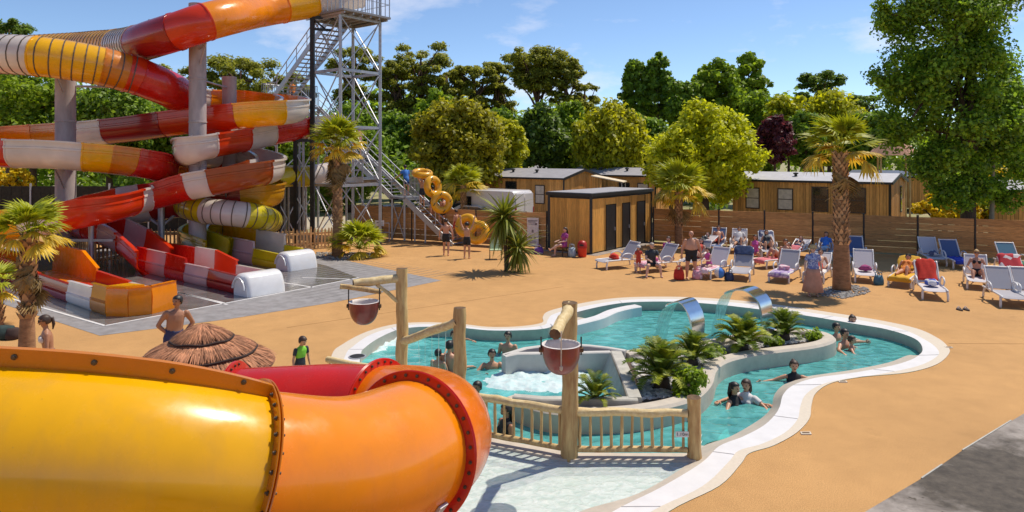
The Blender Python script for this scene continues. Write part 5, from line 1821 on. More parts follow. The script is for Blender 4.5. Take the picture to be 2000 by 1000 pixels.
def trunk_mesh(base, top, r, limbs, mat):
    mb = MB()
    mid = base.lerp(top, .5) + V((random.uniform(-.2, .2), random.uniform(-.2, .2), 0)) * r * 2
    pts = cr([base, base.lerp(mid, .5), mid, top], 4)
    k = len(pts)
    mb.tube(pts, [r * (1.15 - .85 * i / (k - 1)) for i in range(k)], 9)
    for q, e in limbs:
        a = base.lerp(top, q)
        m = a.lerp(e, .5) + Z * .08 * (e - a).length
        mb.tube(cr([a, m, e], 3), [r * .5 * (1 - .8 * i / 6) for i in range(7)], 6)
    return mb.mesh('trunk', mat, True)
def lobes(c, rx, rz, k, rc, seed, top=1.0, ry=None):
    rg = np.random.default_rng(seed)
    ry = ry or rx
    d = unit(rg.normal(size=(k, 3)))
    rad = rg.random(k) ** .33
    out = np.empty((k, 4))
    out[:, 0] = c.x + d[:, 0] * rad * (rx - rc * .6)
    out[:, 1] = c.y + d[:, 1] * rad * (ry - rc * .6)
    out[:, 2] = c.z + d[:, 2] * rad * (rz - rc * .6)
    if top != 1.0:                       # narrow towards the top or bottom
        u = np.clip((out[:, 2] - c.z) / rz, -1, 1)
        kx = np.where(u > 0, 1 - (1 - top) * u, 1.0)
        out[:, 0] = c.x + (out[:, 0] - c.x) * kx; out[:, 1] = c.y + (out[:, 1] - c.y) * kx
    out[:, 3] = rc * (.65 + .7 * rg.random(k))
    return out
def broad(label, px, top, bot, wpx, Y, key, n=4500, ls=None, k=34, seed=1, droop=0, group=None, topk=.8, rcf=.3, shift=0, trunk_r=None):
    zt, zb = AT(px, top, Y).z, AT(px, bot, Y).z
    b = AT(px, 0, Y); b.z = 0
    rx = wpx * Y / F / 2; rz = (zt - zb) / 2
    c = V((b.x, b.y, (zt + zb) / 2))
    t = thing('broadleaf_tree', label, 'tree', b, group=group)
    cl = lobes(c, rx, rz, int(k * 3.6), min(rx, rz) * rcf * .62, seed, topk, ry=rx * .8)
    me = crown_mesh('crown', cl, n * 3.0, (ls or .0058 * Y) * .56, LM[key], droop)
    link('crown', me, t)
    limbs = [(random.uniform(.45, .9), V(cl[i, :3])) for i in range(0, min(k, 21), 3)]
    link('trunk', trunk_mesh(b, V((b.x, b.y, zb + (zt - zb) * .75)), trunk_r or max(.14, rx * .07), limbs, m_bark), t)
    return t
def pine(label, px, top, wpx, Y, hcrown, key='pine', n=2600, seed=1, lean=0, k=16, group='pines behind the camp'):
    rg = np.random.default_rng(seed)
    zt = AT(px, top, Y).z
    b = AT(px - lean, 0, Y); b.z = 0
    tp = AT(px, top, Y)
    R_ = wpx * Y / F / 2; hc = hcrown * Y / F
    t = thing('pine_tree', label, 'pine tree', b, group=group)
    cl = []
    k = int(k * 4.0); n = int(n * 4.2); hc *= 1.25
    for i in range(k):
        u = rg.random()
        z = zt - .25 * R_ - hc * u ** 1.2
        rr = R_ * (.35 + .65 * math.sin(PI * min(1, .25 + .6 * u))) * rg.random() ** .5
        a = rg.random() * 2 * PI
        cl.append((tp.x + rr * math.cos(a), tp.y + rr * math.sin(a), z, R_ * rg.uniform(.15, .27)))
    cl = np.array(cl)
    me = crown_mesh('crown', cl, n, .0027 * Y, LM[key], up=.8, aspect=.4, flat=.55)
    # flatten every clump into a plate
    link('crown', me, t)
    limbs = [(rg.uniform(.62, .93), V(q[:3])) for q in cl[:22]]
    link('trunk', trunk_mesh(b, V((tp.x, tp.y, zt - R_ * .5)), .22 + .004 * Y * .3, limbs, m_pinebark), t)

pine('tall dark conifer at the top left corner of the scene', 18, 34, 95, 58, 150, 'dpine', 4200, 3, k=22)
pine('dark pine crown seen between the red tube and the tallest pillar', 338, 122, 100, 66, 90, 'pine', 2600, 4)
pine('broad dark pine behind the shorter pillar', 470, 104, 138, 64, 110, 'pine', 4200, 5, k=24)
pine('pine crown behind the stair landing left of the tower', 566, 140, 84, 68, 110, 'pine', 2600, 6)
pine('pine behind the tower between its two front legs', 694, 88, 95, 70, 120, 'pine', 3000, 7)
pine('tall pine with bare trunk just right of the tower', 772, 118, 74, 72, 90, 'pine', 2200, 8)
pine('broad topped tall pine right of the tower', 822, 78, 105, 74, 120, 'pine', 3400, 9, k=20)
pine('pine filling the gap right of the broad topped one', 872, 132, 66, 74, 90, 'pine', 2000, 10)
pine('flat topped brownish pine in the middle of the row', 925, 122, 92, 76, 80, 'pine', 2600, 11)
pine('slim pine left of the umbrella pine', 972, 118, 70, 78, 100, 'pine', 2200, 12)
pine('umbrella pine with the tallest crown in the middle of the row', 1050, 84, 118, 74, 62, 'pine', 3400, 13, k=18)
pine('pine leaning out to the right of the umbrella pine', 1106, 112, 78, 73, 100, 'pine', 2400, 14, lean=14)
pine('lowest pine at the right end of the row', 1142, 160, 70, 76, 90, 'pine', 2000, 15)
pine('dark round headed pine far right above the lime trees', 1604, 134, 84, 76, 70, 'dpine', 2600, 16)
pine('small dark pine crown at the edge of the big poplar', 1690, 182, 60, 74, 70, 'dpine', 1600, 17)

GB = 'trees behind the flumes'
broad('wide green tree behind the left pillar', 62, 118, 330, 250, 52, 'green', 5500, seed=21, k=40, group=GB)
broad('green tree behind the ribbed tube bend', 215, 150, 350, 220, 50, 'deep', 5000, seed=22, k=40, group=GB)
broad('dark green tree between the two tall pillars', 330, 190, 360, 200, 53, 'deep', 4200, seed=23, k=34, group=GB)
broad('green tree right of the tallest pillar', 455, 175, 380, 190, 55, 'green', 4200, seed=24, k=34, group=GB)
broad('low green tree behind the black frame', 560, 210, 400, 150, 52, 'green', 3400, seed=25, group=GB)
broad('shady tree behind the tower legs', 680, 195, 400, 170, 56, 'deep', 3800, seed=26, group=GB)
broad('yellow green bush far left under the flumes', 20, 318, 380, 90, 46, 'gold', 900, seed=27, k=12)
broad('big olive green round tree right of the tower stairs', 893, 180, 392, 200, 50, 'olive', 9000, seed=31, k=70, topk=.75, rcf=.24)
broad('small fresh green tree tucked beside the olive green one', 985, 228, 340, 92, 54, 'lime', 2600, seed=32, k=24)
broad('dark layered cedar behind the mobile home roofs', 1056, 196, 335, 120, 60, 'dpine', 3600, seed=33, k=34, topk=.35)
broad('weeping yellow green willow behind the middle mobile homes', 1190, 190, 345, 152, 58, 'willow', 6500, seed=34, k=40, droop=1.5)
broad('dark poplar with twin tops right of the willow', 1242, 112, 250, 72, 72, 'deep', 2800, seed=35, k=24, topk=.5)
broad('taller dark poplar top beside the twin one', 1286, 96, 240, 74, 72, 'deep', 3000, seed=36, k=24, topk=.5)
broad('feathery mid green tree behind the bright yellow one', 1400, 112, 260, 130, 70, 'green', 5000, seed=37, k=44, topk=.7, rcf=.22)
broad('feathery green tree top at the centre right skyline', 1462, 98, 240, 96, 71, 'green', 3600, seed=38, k=34, topk=.7, rcf=.22)
broad('low willow like tree between poplar and feathery tree', 1335, 150, 250, 80, 68, 'deep', 2400, seed=39)
broad('bright yellow green tree in full sun behind the cabin', 1378, 190, 405, 228, 43, 'bright', 8500, seed=40, k=80, topk=.6, rcf=.22)
broad('dark red leaved plum tree between the yellow green trees', 1514, 224, 325, 78, 50, 'plum', 2400, seed=41, k=22)
broad('lime green tree above the plum tree', 1540, 178, 300, 100, 62, 'lime', 3400, seed=42, k=30)
broad('lime green tree behind the sunlit palm', 1620, 176, 330, 150, 60, 'lime', 5200, seed=43, k=44)
broad('dark tree in the shade left of the sunlit palm', 1572, 215, 335, 80, 56, 'deep', 2400, seed=44)
broad('shady tree right of the sunlit palm', 1690, 215, 330, 110, 58, 'deep', 3000, seed=45)
broad('green tree behind the service cabin corner', 1310, 260, 390, 110, 47, 'lime', 2800, seed=46)
for k, (px, py, w_, b_) in enumerate([(1828, 378, 92, 440), (1868, 388, 80, 440), (1915, 398, 96, 445), (1845, 362, 70, 420)]):
    broad('sunlit golden bush %s behind the right part of the fence' % ('with the widest spread', 'beside the poplar trunk', 'right of the poplar trunk', 'standing farthest back')[k], px, py, b_, w_, 38 + k, 'gold', 1300, seed=50 + k, k=10, ls=.2)

for k, (px, tp_, w_, lab) in enumerate([(765, 215, 120, 'dark green tree under the pines right of the tower'), (850, 170, 110, 'shady green tree behind the olive green round one'), (975, 205, 110, 'green tree below the slim pine in the middle'),
                                        (1115, 195, 110, 'dark green tree between the cedar and the willow'), (1250, 215, 120, 'green tree below the twin topped poplar'), (1480, 180, 120, 'green tree behind the plum tree')]):
    broad(lab, px, tp_, 345, w_, 64, 'deep' if k % 2 == 0 else 'green', 2600, seed=120 + k)
# the big poplar at the right
b = AT(1890, 0, 33.5); b.z = 0
t = thing('poplar_tree', 'huge dark green poplar towering over the fence at the right', 'tree', b)
cls = [lobes(AT(1862, 190, 33.5), 3.9, 4.5, 62, .95, 61, .8, ry=2.8), lobes(AT(1860, -10, 33.5), 4.0, 4.2, 46, 1.0, 62, .6, ry=2.8), lobes(AT(1960, 260, 34.2), 2.7, 3.4, 34, .85, 63, .9, ry=2.2),
       lobes(AT(1850, 325, 33), 1.7, 1.5, 22, .6, 64, 1, ry=1.6), lobes(AT(1945, 370, 33), 1.7, 1.1, 16, .5, 65), lobes(AT(1735, 140, 33), 1.0, 2.2, 12, .45, 67), lobes(AT(1722, 20, 33), .8, 1.2, 7, .4, 68),
       lobes(AT(1862, 388, 32.7), 1.25, .8, 12, .45, 70), lobes(AT(1975, 392, 33.2), .9, .7, 8, .4, 71), lobes(AT(1745, 250, 33), 1.0, 1.2, 9, .45, 69)]
cl = np.concatenate(cls)
link('crown', crown_mesh('crown', cl, 78000, .098, LM['poplar'], outw=.6, tight=.40), t)
limbs = [(random.uniform(.2, .85), V(q[:3])) for q in cl[::9]]
link('trunk', trunk_mesh(b, AT(1885, 20, 33.6), .34, limbs, m_bark), t)
b2 = AT(1935, 0, 33.2); b2.z = 0
link('trunk', trunk_mesh(b2, AT(1945, 150, 33.2), .12, [(.6, AT(1920, 180, 33.4)), (.7, AT(1965, 120, 33.2))], M('pale_bark', (.30, .26, .19), rough=.9)), t)

for k, (x, y, w_, h_, lab) in enumerate([(30, 64, 6, 3.0, 'lime green bush behind the sunlit palm trunk among the camp plots'), (38, 60, 6, 3.4, 'green bush behind the poplar beyond the nearest mobile home'),
                                          (46, 62, 7, 3.8, 'golden bush far back at the right edge of the picture'), (34, 48, 4, 2.4, 'low lime bush behind the mobile home end at the right edge')]):
    hb = thing('hedge_bush', lab, 'bush', V((x, y, 0)), group='bushes on the camp plots')
    link('foliage', crown_mesh('foliage', lobes(V((x, y, h_ * .5)), w_ * .6, h_ * .55, 20, .8, 200 + k), 2200, .17, LM[('lime', 'green', 'gold')[k % 3]]), hb)
    MB().tube([V((x, y, 0)), V((x, y, h_ * .6))], .12, 6).build('stem', m_bark, hb)
# far wood closing the view behind the camp
cl = []
rg = np.random.default_rng(77)
for i in range(320):
    x = rg.uniform(-95, 130)
    top = 12.0 if -24 < x < 48 else 8.5
    cl.append((x, rg.uniform(92, 110), rg.uniform(1.5, top), rg.uniform(2.2, 3.6)))
tag(link('far_wood', crown_mesh('far_wood', cl, 52000, .46, LM['green'])), 'dark green wood closing the view behind the camp', 'wood', kind='stuff')
cl = []
for i in range(90):
    x = rg.uniform(-40, 20); cl.append((x, rg.uniform(56, 84), rg.uniform(.5, 3.6), rg.uniform(1.2, 2.2)))
tag(link('undergrowth', crown_mesh('undergrowth', cl, 12000, .32, LM['deep'])), 'dark undergrowth between the pine trunks', 'undergrowth', kind='stuff')

# ------------------------------------------------------------------ palms
FAN = {'fresh': leaf_mat('palm_fresh', (.34, .38, .022), isl=.2, transl=.35, obj=.25), 'gold': leaf_mat('palm_gold', (.58, .42, .045), isl=.2, transl=.3, obj=.25),
       'dead': leaf_mat('palm_dead', (.24, .155, .062), isl=.25, transl=.15, tint=(1, 1, 1), obj=.25), 'cyc': leaf_mat('cycad_leaf', (.13, .19, .014), isl=.25, transl=.35, obj=.3),
       'cyclime': leaf_mat('cycad_young', (.30, .34, .018), isl=.25, transl=.3, obj=.2), 'sword': leaf_mat('sword_leaf', (.19, .22, .03), isl=.15, transl=.25, obj=.5)}
m_palmtrunk = M('palm_trunk', (.30, .155, .075), rough=.95, var=.35, scale=5, stretch=(1, 1, 3), bump=.5, bscale=16)
m_palmscale = M('palm_leaf_base', (.42, .25, .13), rough=.9, island=.5, var=.2)
def fan_frond(name, mat, L_=.75, pet=.75, seg=15, droop=.35, spread=1.15, wid=.055):
    """petiole along +Y then a fan of narrow segments that bend down at the tip"""
    mb = MB()
    arc = [V((0, pet * i / 5, .06 * math.sin(i / 5 * PI * .6))) for i in range(6)]
    mb.tube(arc, [.022, .018, .015, .014, .013, .012], 4)
    c = arc[-1]
    for i in range(seg):
        a = -spread + 2 * spread * i / (seg - 1)
        d = V((math.sin(a), math.cos(a), .10 * math.cos(a * 2)))
        ln = L_ * (.72 + .28 * math.cos(a)) * random.uniform(.9, 1.06)
        s = V((d.y, -d.x, 0)).normalized()
        pts = []
        for k in range(5):
            u = k / 4
            pts.append(c + d * ln * u + Z * (-droop * ln * u * u * (1.0 + random.uniform(-.25, .35))))
        ws = [.012, wid * .9, wid, wid * .6, .004]
        vs, fs = [], []
        for q, w in zip(pts, ws):
            vs += [q - s * w, q + Z * w * .35, q + s * w]
        for k in range(4):
            o = k * 3
            fs += [(o, o + 1, o + 4, o + 3), (o + 1, o + 2, o + 5, o + 4)]
        mb.add(vs, fs)
    return mb.mesh(name, mat)
FR = {k: [fan_frond('frond', FAN[k], droop=dr) for dr in ((.25, .45, .7) if k != 'dead' else (.8, 1.0, 1.2))] for k in ('fresh', 'gold', 'dead')}
def palm(label, base, h, tr, size, n_fresh, n_gold, n_dead, seed, lean=(0, 0), smooth_to=None, up=1.0, skirt=False):
    rg = random.Random(seed)
    t = thing('fan_palm', label, 'palm tree', base)
    top = base + V((lean[0], lean[1], h))
    pts = cr([base, base.lerp(top, .35) + V((lean[0] * -.06, 0, 0)), base.lerp(top, .7), top], 5)
    k = len(pts)
    if h > .6:
        rs = [tr * (1.22 - .35 * min(1, i / k * 2.5)) for i in range(k)]
        MB().tube(pts, rs, 14).build('trunk', m_palmtrunk, t, True)
        # overlapping leaf bases
        mb = MB()
        z0 = smooth_to if smooth_to is not None else h * .1
        row = 0; z = z0
        while z < h - .02:
            u = z / h * (k - 1); i = min(k - 2, int(u)); c = pts[i].lerp(pts[i + 1], u - i); r = rs[i]
            m = max(7, int(2 * PI * r / .13))
            for j in range(m):
                a = 2 * PI * (j + .5 * (row % 2)) / m + rg.uniform(-.08, .08)
                e = V((math.cos(a), math.sin(a), 0)); f = V((-e.y, e.x, 0))
                w = .075; hh = rg.uniform(.13, .2); o_ = rg.uniform(.03, .07)
                q = c + e * (r - .01)
                mb.add([q - f * w, q + f * w, q + f * w * .6 + Z * hh * .6 + e * o_, q - f * w * .6 + Z * hh * .6 + e * o_, q + Z * hh + e * (o_ + .035), q + Z * hh * .3 - e * .03],
                       [(0, 1, 2, 3), (3, 2, 4), (0, 3, 5), (1, 5, 2), (3, 4, 5), (2, 5, 4)])
            z += .12; row += 1
        tag(mb.build('leaf_bases', m_palmscale, t), kind='stuff')
    for kind, n, e0, e1 in (('fresh', n_fresh, 18 * up, 82), ('gold', n_gold, -25, 15), ('dead', n_dead, -84, -58)):
        for i in range(n):
            az = 2 * PI * (i * .618 + rg.random() * .08)
            el = R(e0 + (e1 - e0) * ((i + .5) / max(1, n)) ** 1.1 + rg.uniform(-5, 5))
            o = link('frond', rg.choice(FR[kind]), t, label={'fresh': None, 'gold': None, 'dead': None}[kind]) if False else link('frond', rg.choice(FR[kind]), t)
            o.location = top - t.location - Z * (0 if kind != 'dead' else rg.uniform(.05, .35 if not skirt else .9))
            o.rotation_euler = (el, rg.uniform(-.3, .3), az)
            sc = size * rg.uniform(.85, 1.12) * (1 if kind != 'dead' else .85)
            o.scale = (sc, sc, sc)
    return t
def gp(px, Y, py=None):
    q = AT(px, 0, Y); q.z = 0
    return q
palm('sunlit fan palm with a patterned trunk standing among the loungers', G(1644, 567), 4.7, .25, 1.05, 16, 9, 4, 5, lean=(-.05, 0), smooth_to=1.5)
palm('fan palm with dry hanging leaves at the left edge', gp(52, 15.0), 2.85, .15, .60, 26, 10, 12, 6, lean=(.05, 0), smooth_to=1.0, skirt=True)
palm('fan palm in front of the tower foot', G(659, 501), 5.0, .21, .98, 26, 12, 14, 7, lean=(.0, 0), smooth_to=1.5, skirt=True)
palm('young trunkless fan palm beside the tower palm', G(702, 500), .35, .15, 1.0, 26, 8, 0, 8)
palm('fan palm growing against the fence behind the stout man', G(1326, 482), 2.75, .19, 1.15, 22, 10, 4, 9, smooth_to=1.0)
palm('low fan palm beyond the fence near the parked cars', gp(905, 43), 2.7, .18, 1.1, 20, 10, 0, 10)
palm('small fan palm cut off beside the yellow bush at the far left', gp(-5, 18.5), 1.0, .12, .6, 14, 4, 0, 12)

# cycads on the island
def pinnate(name, mat, L_=.62, n=17, wid=.013, ll=.13):
    mb = MB()
    pts = [V((0, L_ * math.sin(u * 1.25) / 1.0, L_ * (.22 * u - .38 * u * u * u))) for u in np.linspace(0, 1, 9)]
    mb.tube(pts, [.012 * (1 - .7 * i / 8) for i in range(9)], 4)
    for i in range(n):
        u = .12 + .86 * i / (n - 1)
        k = min(7, int(u * 8)); f = u * 8 - k
        q = pts[k].lerp(pts[k + 1], f); d = (pts[k + 1] - pts[k]).normalized()
        l = ll * (.45 + .55 * math.sin(PI * min(1, u * .85 + .12)))
        for sgn in (-1, 1):
            e = (V((sgn, 0, .32)) + d * .65).normalized()
            s = d * wid
            tip = q + e * l - Z * l * .15
            mb.add([q - s, q + s, q + e * l * .55 + s * .9, tip, q + e * l * .55 - s * .9], [(0, 1, 2, 3, 4)])
    return mb.mesh(name, mat)
PIN = {'cyc': [pinnate('frond', FAN['cyc']) for _ in range(2)], 'cyclime': [pinnate('frond', FAN['cyclime'], n=18) for _ in range(2)]}
def cycad(label, c, size, n, seed, mixl=.0, hgt=.1, emax=84, emin=6):
    rg = random.Random(seed)
    t = thing('cycad', label, 'cycad', c, group='cycads in the island bed')
    MB().lathe([(.10 * size, -.15), (.13 * size, 0), (.11 * size, hgt), (.03, hgt + .05), (0, hgt + .05)], 10, c).build('stem', m_bark, t, 'auto')
    for i in range(n):
        o = link('frond', rg.choice(PIN['cyclime' if rg.random() < mixl else 'cyc']), t)
        o.location = Z * hgt
        o.rotation_euler = (R(emin + (emax - emin) * (i / n) ** .9 + rg.uniform(-6, 6)), rg.uniform(-.15, .15), i * 2.399 + rg.uniform(-.15, .15))
        sc = size * rg.uniform(.85, 1.15)
        o.scale = (sc, sc, sc)
cycad('largest dark green cycad beside the spa', G(1293, 754), 1.28, 56, 1, .25, .16)
cycad('bushy cycad close behind the largest one', G(1352, 712), 1.05, 46, 2, .35, .12)
cycad('yellow green cycad in the middle of the island', G(1450, 684), 1.22, 54, 3, .65, .12)
cycad('cycad at the far right end of the island', G(1533, 663), 1.02, 40, 4, .3, .14)
cycad('small cycad in front of the spa wall', G(1163, 790), .80, 32, 5, .3, .10, 74)
broad_b = thing('leafy_shrub', 'bright green leafy shrub beside the largest cycad', 'shrub', G(1345, 752))
link('foliage', crown_mesh('foliage', lobes(G(1345, 752, .25), .38, .30, 14, .14, 91), 1500, .045, LM['green']), broad_b)
MB().tube([G(1345, 752, -.1), G(1345, 752, .3)], .03, 6).build('stem', m_bark, broad_b)
for k, (px, py, lab) in enumerate([(1395, 690, 'low green plant between the two middle cycads'), (1512, 668, 'low green plant at the foot of the far spout'), (1594, 655, 'tiny green tuft at the right tip of the island bed')]):
    s_ = thing('small_plant', lab, 'plant', G(px, py), group='small plants in the island bed')
    link('foliage', crown_mesh('foliage', lobes(G(px, py, .1), .26, .16, 9, .09, 95 + k), 500, .045, LM['green']), s_)
    MB().tube([G(px, py, -.1), G(px, py, .1)], .015, 5).build('stem', m_bark, s_)

# sword-leaved cordyline in the deck
SW = []
for dr in (.15, .5, .95):
    mb = MB(); vs, fs = [], []
    for k in range(6):
        u = k / 5; w = .040 * (.55 + .9 * u if u < .4 else 1.0 - .98 * (u - .4) / .6)
        q = V((0, .78 * u, -dr * .78 * u * u)); vs += [q - V((w, 0, -w * .4)), q, q + V((w, 0, w * .4))]
    for k in range(5):
        o = k * 3; fs += [(o, o + 1, o + 4, o + 3), (o + 1, o + 2, o + 5, o + 4)]
    SW.append(mb.add(vs, fs).mesh('leaf', FAN['sword']))
def cordyline(label, base, heads, seed):
    rg = random.Random(seed)
    t = thing('cordyline', label, 'plant', base)
    for dx, dy, h, size, n, lo in heads:
        top = base + V((dx, dy, h))
        if h > .3: MB().tube(cr([base, base.lerp(top, .5) + V((.02, .02, 0)), top], 4), .065, 9).build('trunk', m_bark, t, True)
        for i in range(n):
            o = link('leaf', rg.choice(SW), t)
            o.location = top - base + Z * rg.uniform(-.12, .05)
            o.rotation_euler = (R(lo + (86 - lo) * (i / n) + rg.uniform(-8, 8)), rg.uniform(-.3, .3), i * 2.399)
            sc = size * rg.uniform(.8, 1.15); o.scale = (sc, sc, sc)
cordyline('spiky cordyline with two tufts on the deck before the cabin', G(988, 530), [(-.08, 0, 2.15, 1.4, 200, -60), (.50, -.1, .95, 1.3, 120, -80), (.2, .1, 1.5, .9, 30, -60)], 3)
scatter_pebbles('tree_bed_pebbles', [G(1600, 578), G(1650, 584), G(1700, 572), G(1690, 560), G(1640, 556), G(1600, 566)], 420, .03, .07, .01, m_gravelg, 'grey gravel around the foot of the sunlit palm')
scatter_pebbles('tower_bed_pebbles', [G(610, 503), G(660, 508), G(740, 503), G(740, 494), G(620, 494)], 300, .04, .09, .01, m_gravelg, 'grey gravel around the two palms at the tower foot')

q = fline(2.4) + V((-.12, -.25, 0))
t = thing('dry_frond', 'dry tan palm frond leaning against the board fence behind the stout man', 'palm frond', q)
o = link('frond', FR['dead'][0], t); o.rotation_euler = (R(68), 0, .5); o.scale = (1.2, 1.2, 1.2)
# thatched shelter among the far trees
c = AT(1745, 330, 50); c.z = 0
t = thing('thatched_shelter', 'round thatched shelter behind the sunlit palm', 'shelter', c)
m_thatch = M('thatch', (.38, .20, .13), rough=.95, var=.4, scale=9, stretch=(1, 1, 1), objvar=.2, bump=.5, bscale=40)
zt = AT(1745, 262, 50).z
MB().lathe([(1.75, zt - 1.55), (1.7, zt - 1.5), (.9, zt - .6), (.1, zt), (0, zt + .03)], 24, c).build('roof', m_thatch, t, 'auto')
for k in range(4):
    q = c + V((math.cos(k * PI / 2 + .4) * 1.3, math.sin(k * PI / 2 + .4) * 1.3, 0))
    MB().tube([q, q + Z * (zt - 1.3)], .07, 7).build('post', m_log, t)
# ------------------------------------------------------------------ sun loungers
m_plastic = M('white_plastic', (.72, .69, .68), rough=.35, var=.05, scale=3)
SL = {'grey': M('grey_sling', (.36, .34, .37), rough=.8, var=.08, scale=60), 'pale': M('pale_sling', (.56, .51, .53), rough=.8, var=.08, scale=60),
      'blue': M('blue_sling', (.075, .115, .24), rough=.8, var=.12, scale=60), 'teal': M('teal_sling', (.055, .15, .23), rough=.8, var=.1, scale=60)}
LW = .33
def lounger_proto(key, ang):
    t = thing('sun_lounger', 'proto', 'sun lounger', (0, 0, 0))
    piv = V((0, .22, .36)); bl = .82
    bd = V((0, math.cos(ang), math.sin(ang)))
    for s in (-1, 1):
        MB().tube(cr([V((s * LW, -1.05, .30)), V((s * LW, -.95, .35)), V((s * LW, 0, .35)), V((s * LW, .85, .33))], 4), .032, 7).build('side_rail', m_plastic, t, True)
        MB().tube(cr([V((s * LW, -.92, .34)), V((s * (LW + .02), -.98, .16)), V((s * (LW + .02), -.97, 0))], 3), [.036] * 6 + [.03], 7).build('leg', m_plastic, t, True)
        MB().tube(cr([V((s * LW, .62, .34)), V((s * (LW + .02), .70, .16)), V((s * (LW + .02), .74, 0))], 3), [.036] * 6 + [.03], 7).build('leg', m_plastic, t, True)
        MB().tube(cr([V((s * (LW + .03), -.22, .33)), V((s * (LW + .06), -.24, .50)), V((s * (LW + .06), -.10, .60)), V((s * (LW + .06), .16, .60)), V((s * (LW + .05), .30, .50)), V((s * (LW + .03), .32, .34))], 4), .03, 7, flat=.8).build('armrest', m_plastic, t, True)
    vs, fs = [], []
    n = 8
    for i in range(n + 1):
        u = i / n; y = -1.03 + 1.25 * u; z = .365 - .02 * math.sin(u * PI) - (.05 * max(0, .12 - u) / .12)
        for x, dz in ((-LW, 0), (-LW * .5, -.018), (LW * .5, -.018), (LW, 0)): vs.append((x, y, z + dz))
        for x, dz in ((LW, -.012), (LW * .5, -.03), (-LW * .5, -.03), (-LW, -.012)): vs.append((x, y, z + dz))
    for i in range(n):
        for j in range(8): fs.append((i * 8 + j, i * 8 + (j + 1) % 8, i * 8 + 8 + (j + 1) % 8, i * 8 + 8 + j))
    fs += [tuple(range(7, -1, -1)), tuple(range(n * 8, n * 8 + 8))]
    me = MB().add(vs, fs).mesh('seat_sling', SL[key]); recalc(me); link('seat_sling', me, t)
    nb = V((0, -bd.z, bd.y))
    mb = MB(); mb.obox(piv + bd * bl / 2, V((LW - .03, 0, 0)), bd * (bl / 2 - .02), nb * .008)
    bk = mb.build('backrest', SL[key], t)
    mb = MB()
    mb.tube(cr([piv + V((-LW, 0, 0)), piv + V((-LW, 0, 0)) + bd * bl * .96, piv + V((-LW + .06, 0, 0)) + bd * bl, piv + V((LW - .06, 0, 0)) + bd * bl, piv + V((LW, 0, 0)) + bd * bl * .96, piv + V((LW, 0, 0))], 4), .026, 7)
    mb.build('back_frame', m_plastic, bk, True).location = (0, 0, 0)
    q = piv + bd * bl * .55
    MB().tube([q + V((0, .02, 0)), V((0, .80, .33))], .02, 6).build('prop', m_plastic, t, True)
    return t
PROTO = {}
def lounger(label, px, py, face, key='grey', ang=52, z=0):
    """px,py: the ground under the middle of the seat; face: ground direction of the foot end in degrees (0 = towards the camera, + = right)"""
    k = (key, ang)
    c = G(px, py)
    rz = R(face)
    if k not in PROTO:
        PROTO[k] = lounger_proto(key, R(ang))
        o = PROTO[k]; o.location = c; o.rotation_euler = (0, 0, rz); o['label'] = label; o['group'] = 'sun loungers on the deck'
    else:
        o = dup(PROTO[k], c, rz, label, 'sun loungers on the deck')
    return c, rz
def loc2w(c, rz, p):
    return c + V((p[0] * math.cos(rz) - p[1] * math.sin(rz), p[0] * math.sin(rz) + p[1] * math.cos(rz), p[2]))
def cloth(label, name, cat, c, rz, kind, mat, seed, ang=52, w=.30, group=None):
    """a towel on a lounger: kind = seat, back, full, heap"""
    rg = random.Random(seed)
    a = R(ang)
    prof = []
    if kind in ('seat', 'full'):
        prof += [(-1.10, .22), (-1.06, .37), (-.8, .385), (-.4, .375), (0, .38)]
    if kind in ('back', 'full'):
        prof += [(.10, .385)] if kind == 'full' else []
        prof += [(.22 + .80 * u * math.cos(a) - .03, .40 + .80 * u * math.sin(a) + .0) for u in (.08, .35, .65, .92)]
        prof += [(.22 + .86 * math.cos(a), .40 + .86 * math.sin(a)), (.22 + .86 * math.cos(a) + .10, .38 + .75 * math.sin(a)), (.22 + .8 * math.cos(a) + .12, .38 + .50 * math.sin(a))]
    if kind == 'top':
        prof = [(.22 + .80 * u * math.cos(a) - .04, .40 + .80 * u * math.sin(a)) for u in (.62, .78, .95)] + [(.22 + .86 * math.cos(a), .41 + .86 * math.sin(a)), (.22 + .86 * math.cos(a) + .09, .38 + .72 * math.sin(a))]
    if kind == 'heap':
        bm = bmesh.new(); bmesh.ops.create_icosphere(bm, subdivisions=3, radius=.2)
        from mathutils import noise
        ph = V((seed, seed * .7, 3))
        for v in bm.verts:
            v.co *= 1 + .45 * noise.noise(v.co * 6 + ph) + .15 * noise.noise(v.co * 16 + ph)
            v.co.z = max(-.09, v.co.z * .62)
            v.co = loc2w(c, rz, (v.co.x, v.co.y - .35, v.co.z + .46))
        me = bpy.data.meshes.new(name); bm.to_mesh(me); bm.free(); me.materials.append(mat)
        me.polygons.foreach_set('use_smooth', [True] * len(me.polygons))
        return tag(link(name, me), label, cat, group)
    pts = cr([V((0, y, z)) for y, z in prof], 3)
    rr = []
    NX = 9
    for i, q in enumerate(pts):
        tg = pts[min(i + 1, len(pts) - 1)] - pts[max(i - 1, 0)]
        nrm = V((0, -tg.z, tg.y)).normalized()
        top, bot = [], []
        for j in range(NX):
            x = w * (-1 + 2 * j / (NX - 1)) * (1 + .05 * math.sin(i * .8 + seed))
            e = abs(-1 + 2 * j / (NX - 1))
            f = .012 * math.sin(j * 2.1 + seed + i * .5) + rg.uniform(-.006, .006) + .018
            edge = -.05 * max(0, e - .8) / .2
            p = V((x, q.y, q.z)) + nrm * (f + edge)
            top.append(loc2w(c, rz, p)); bot.append(loc2w(c, rz, p - nrm * .014))
        rr.append(top + bot[::-1])
    mb = MB(); mb.loft(rr, True, True)
    me = mb.mesh(name, mat, True); recalc(me)
    return tag(link(name, me), label, cat, group)
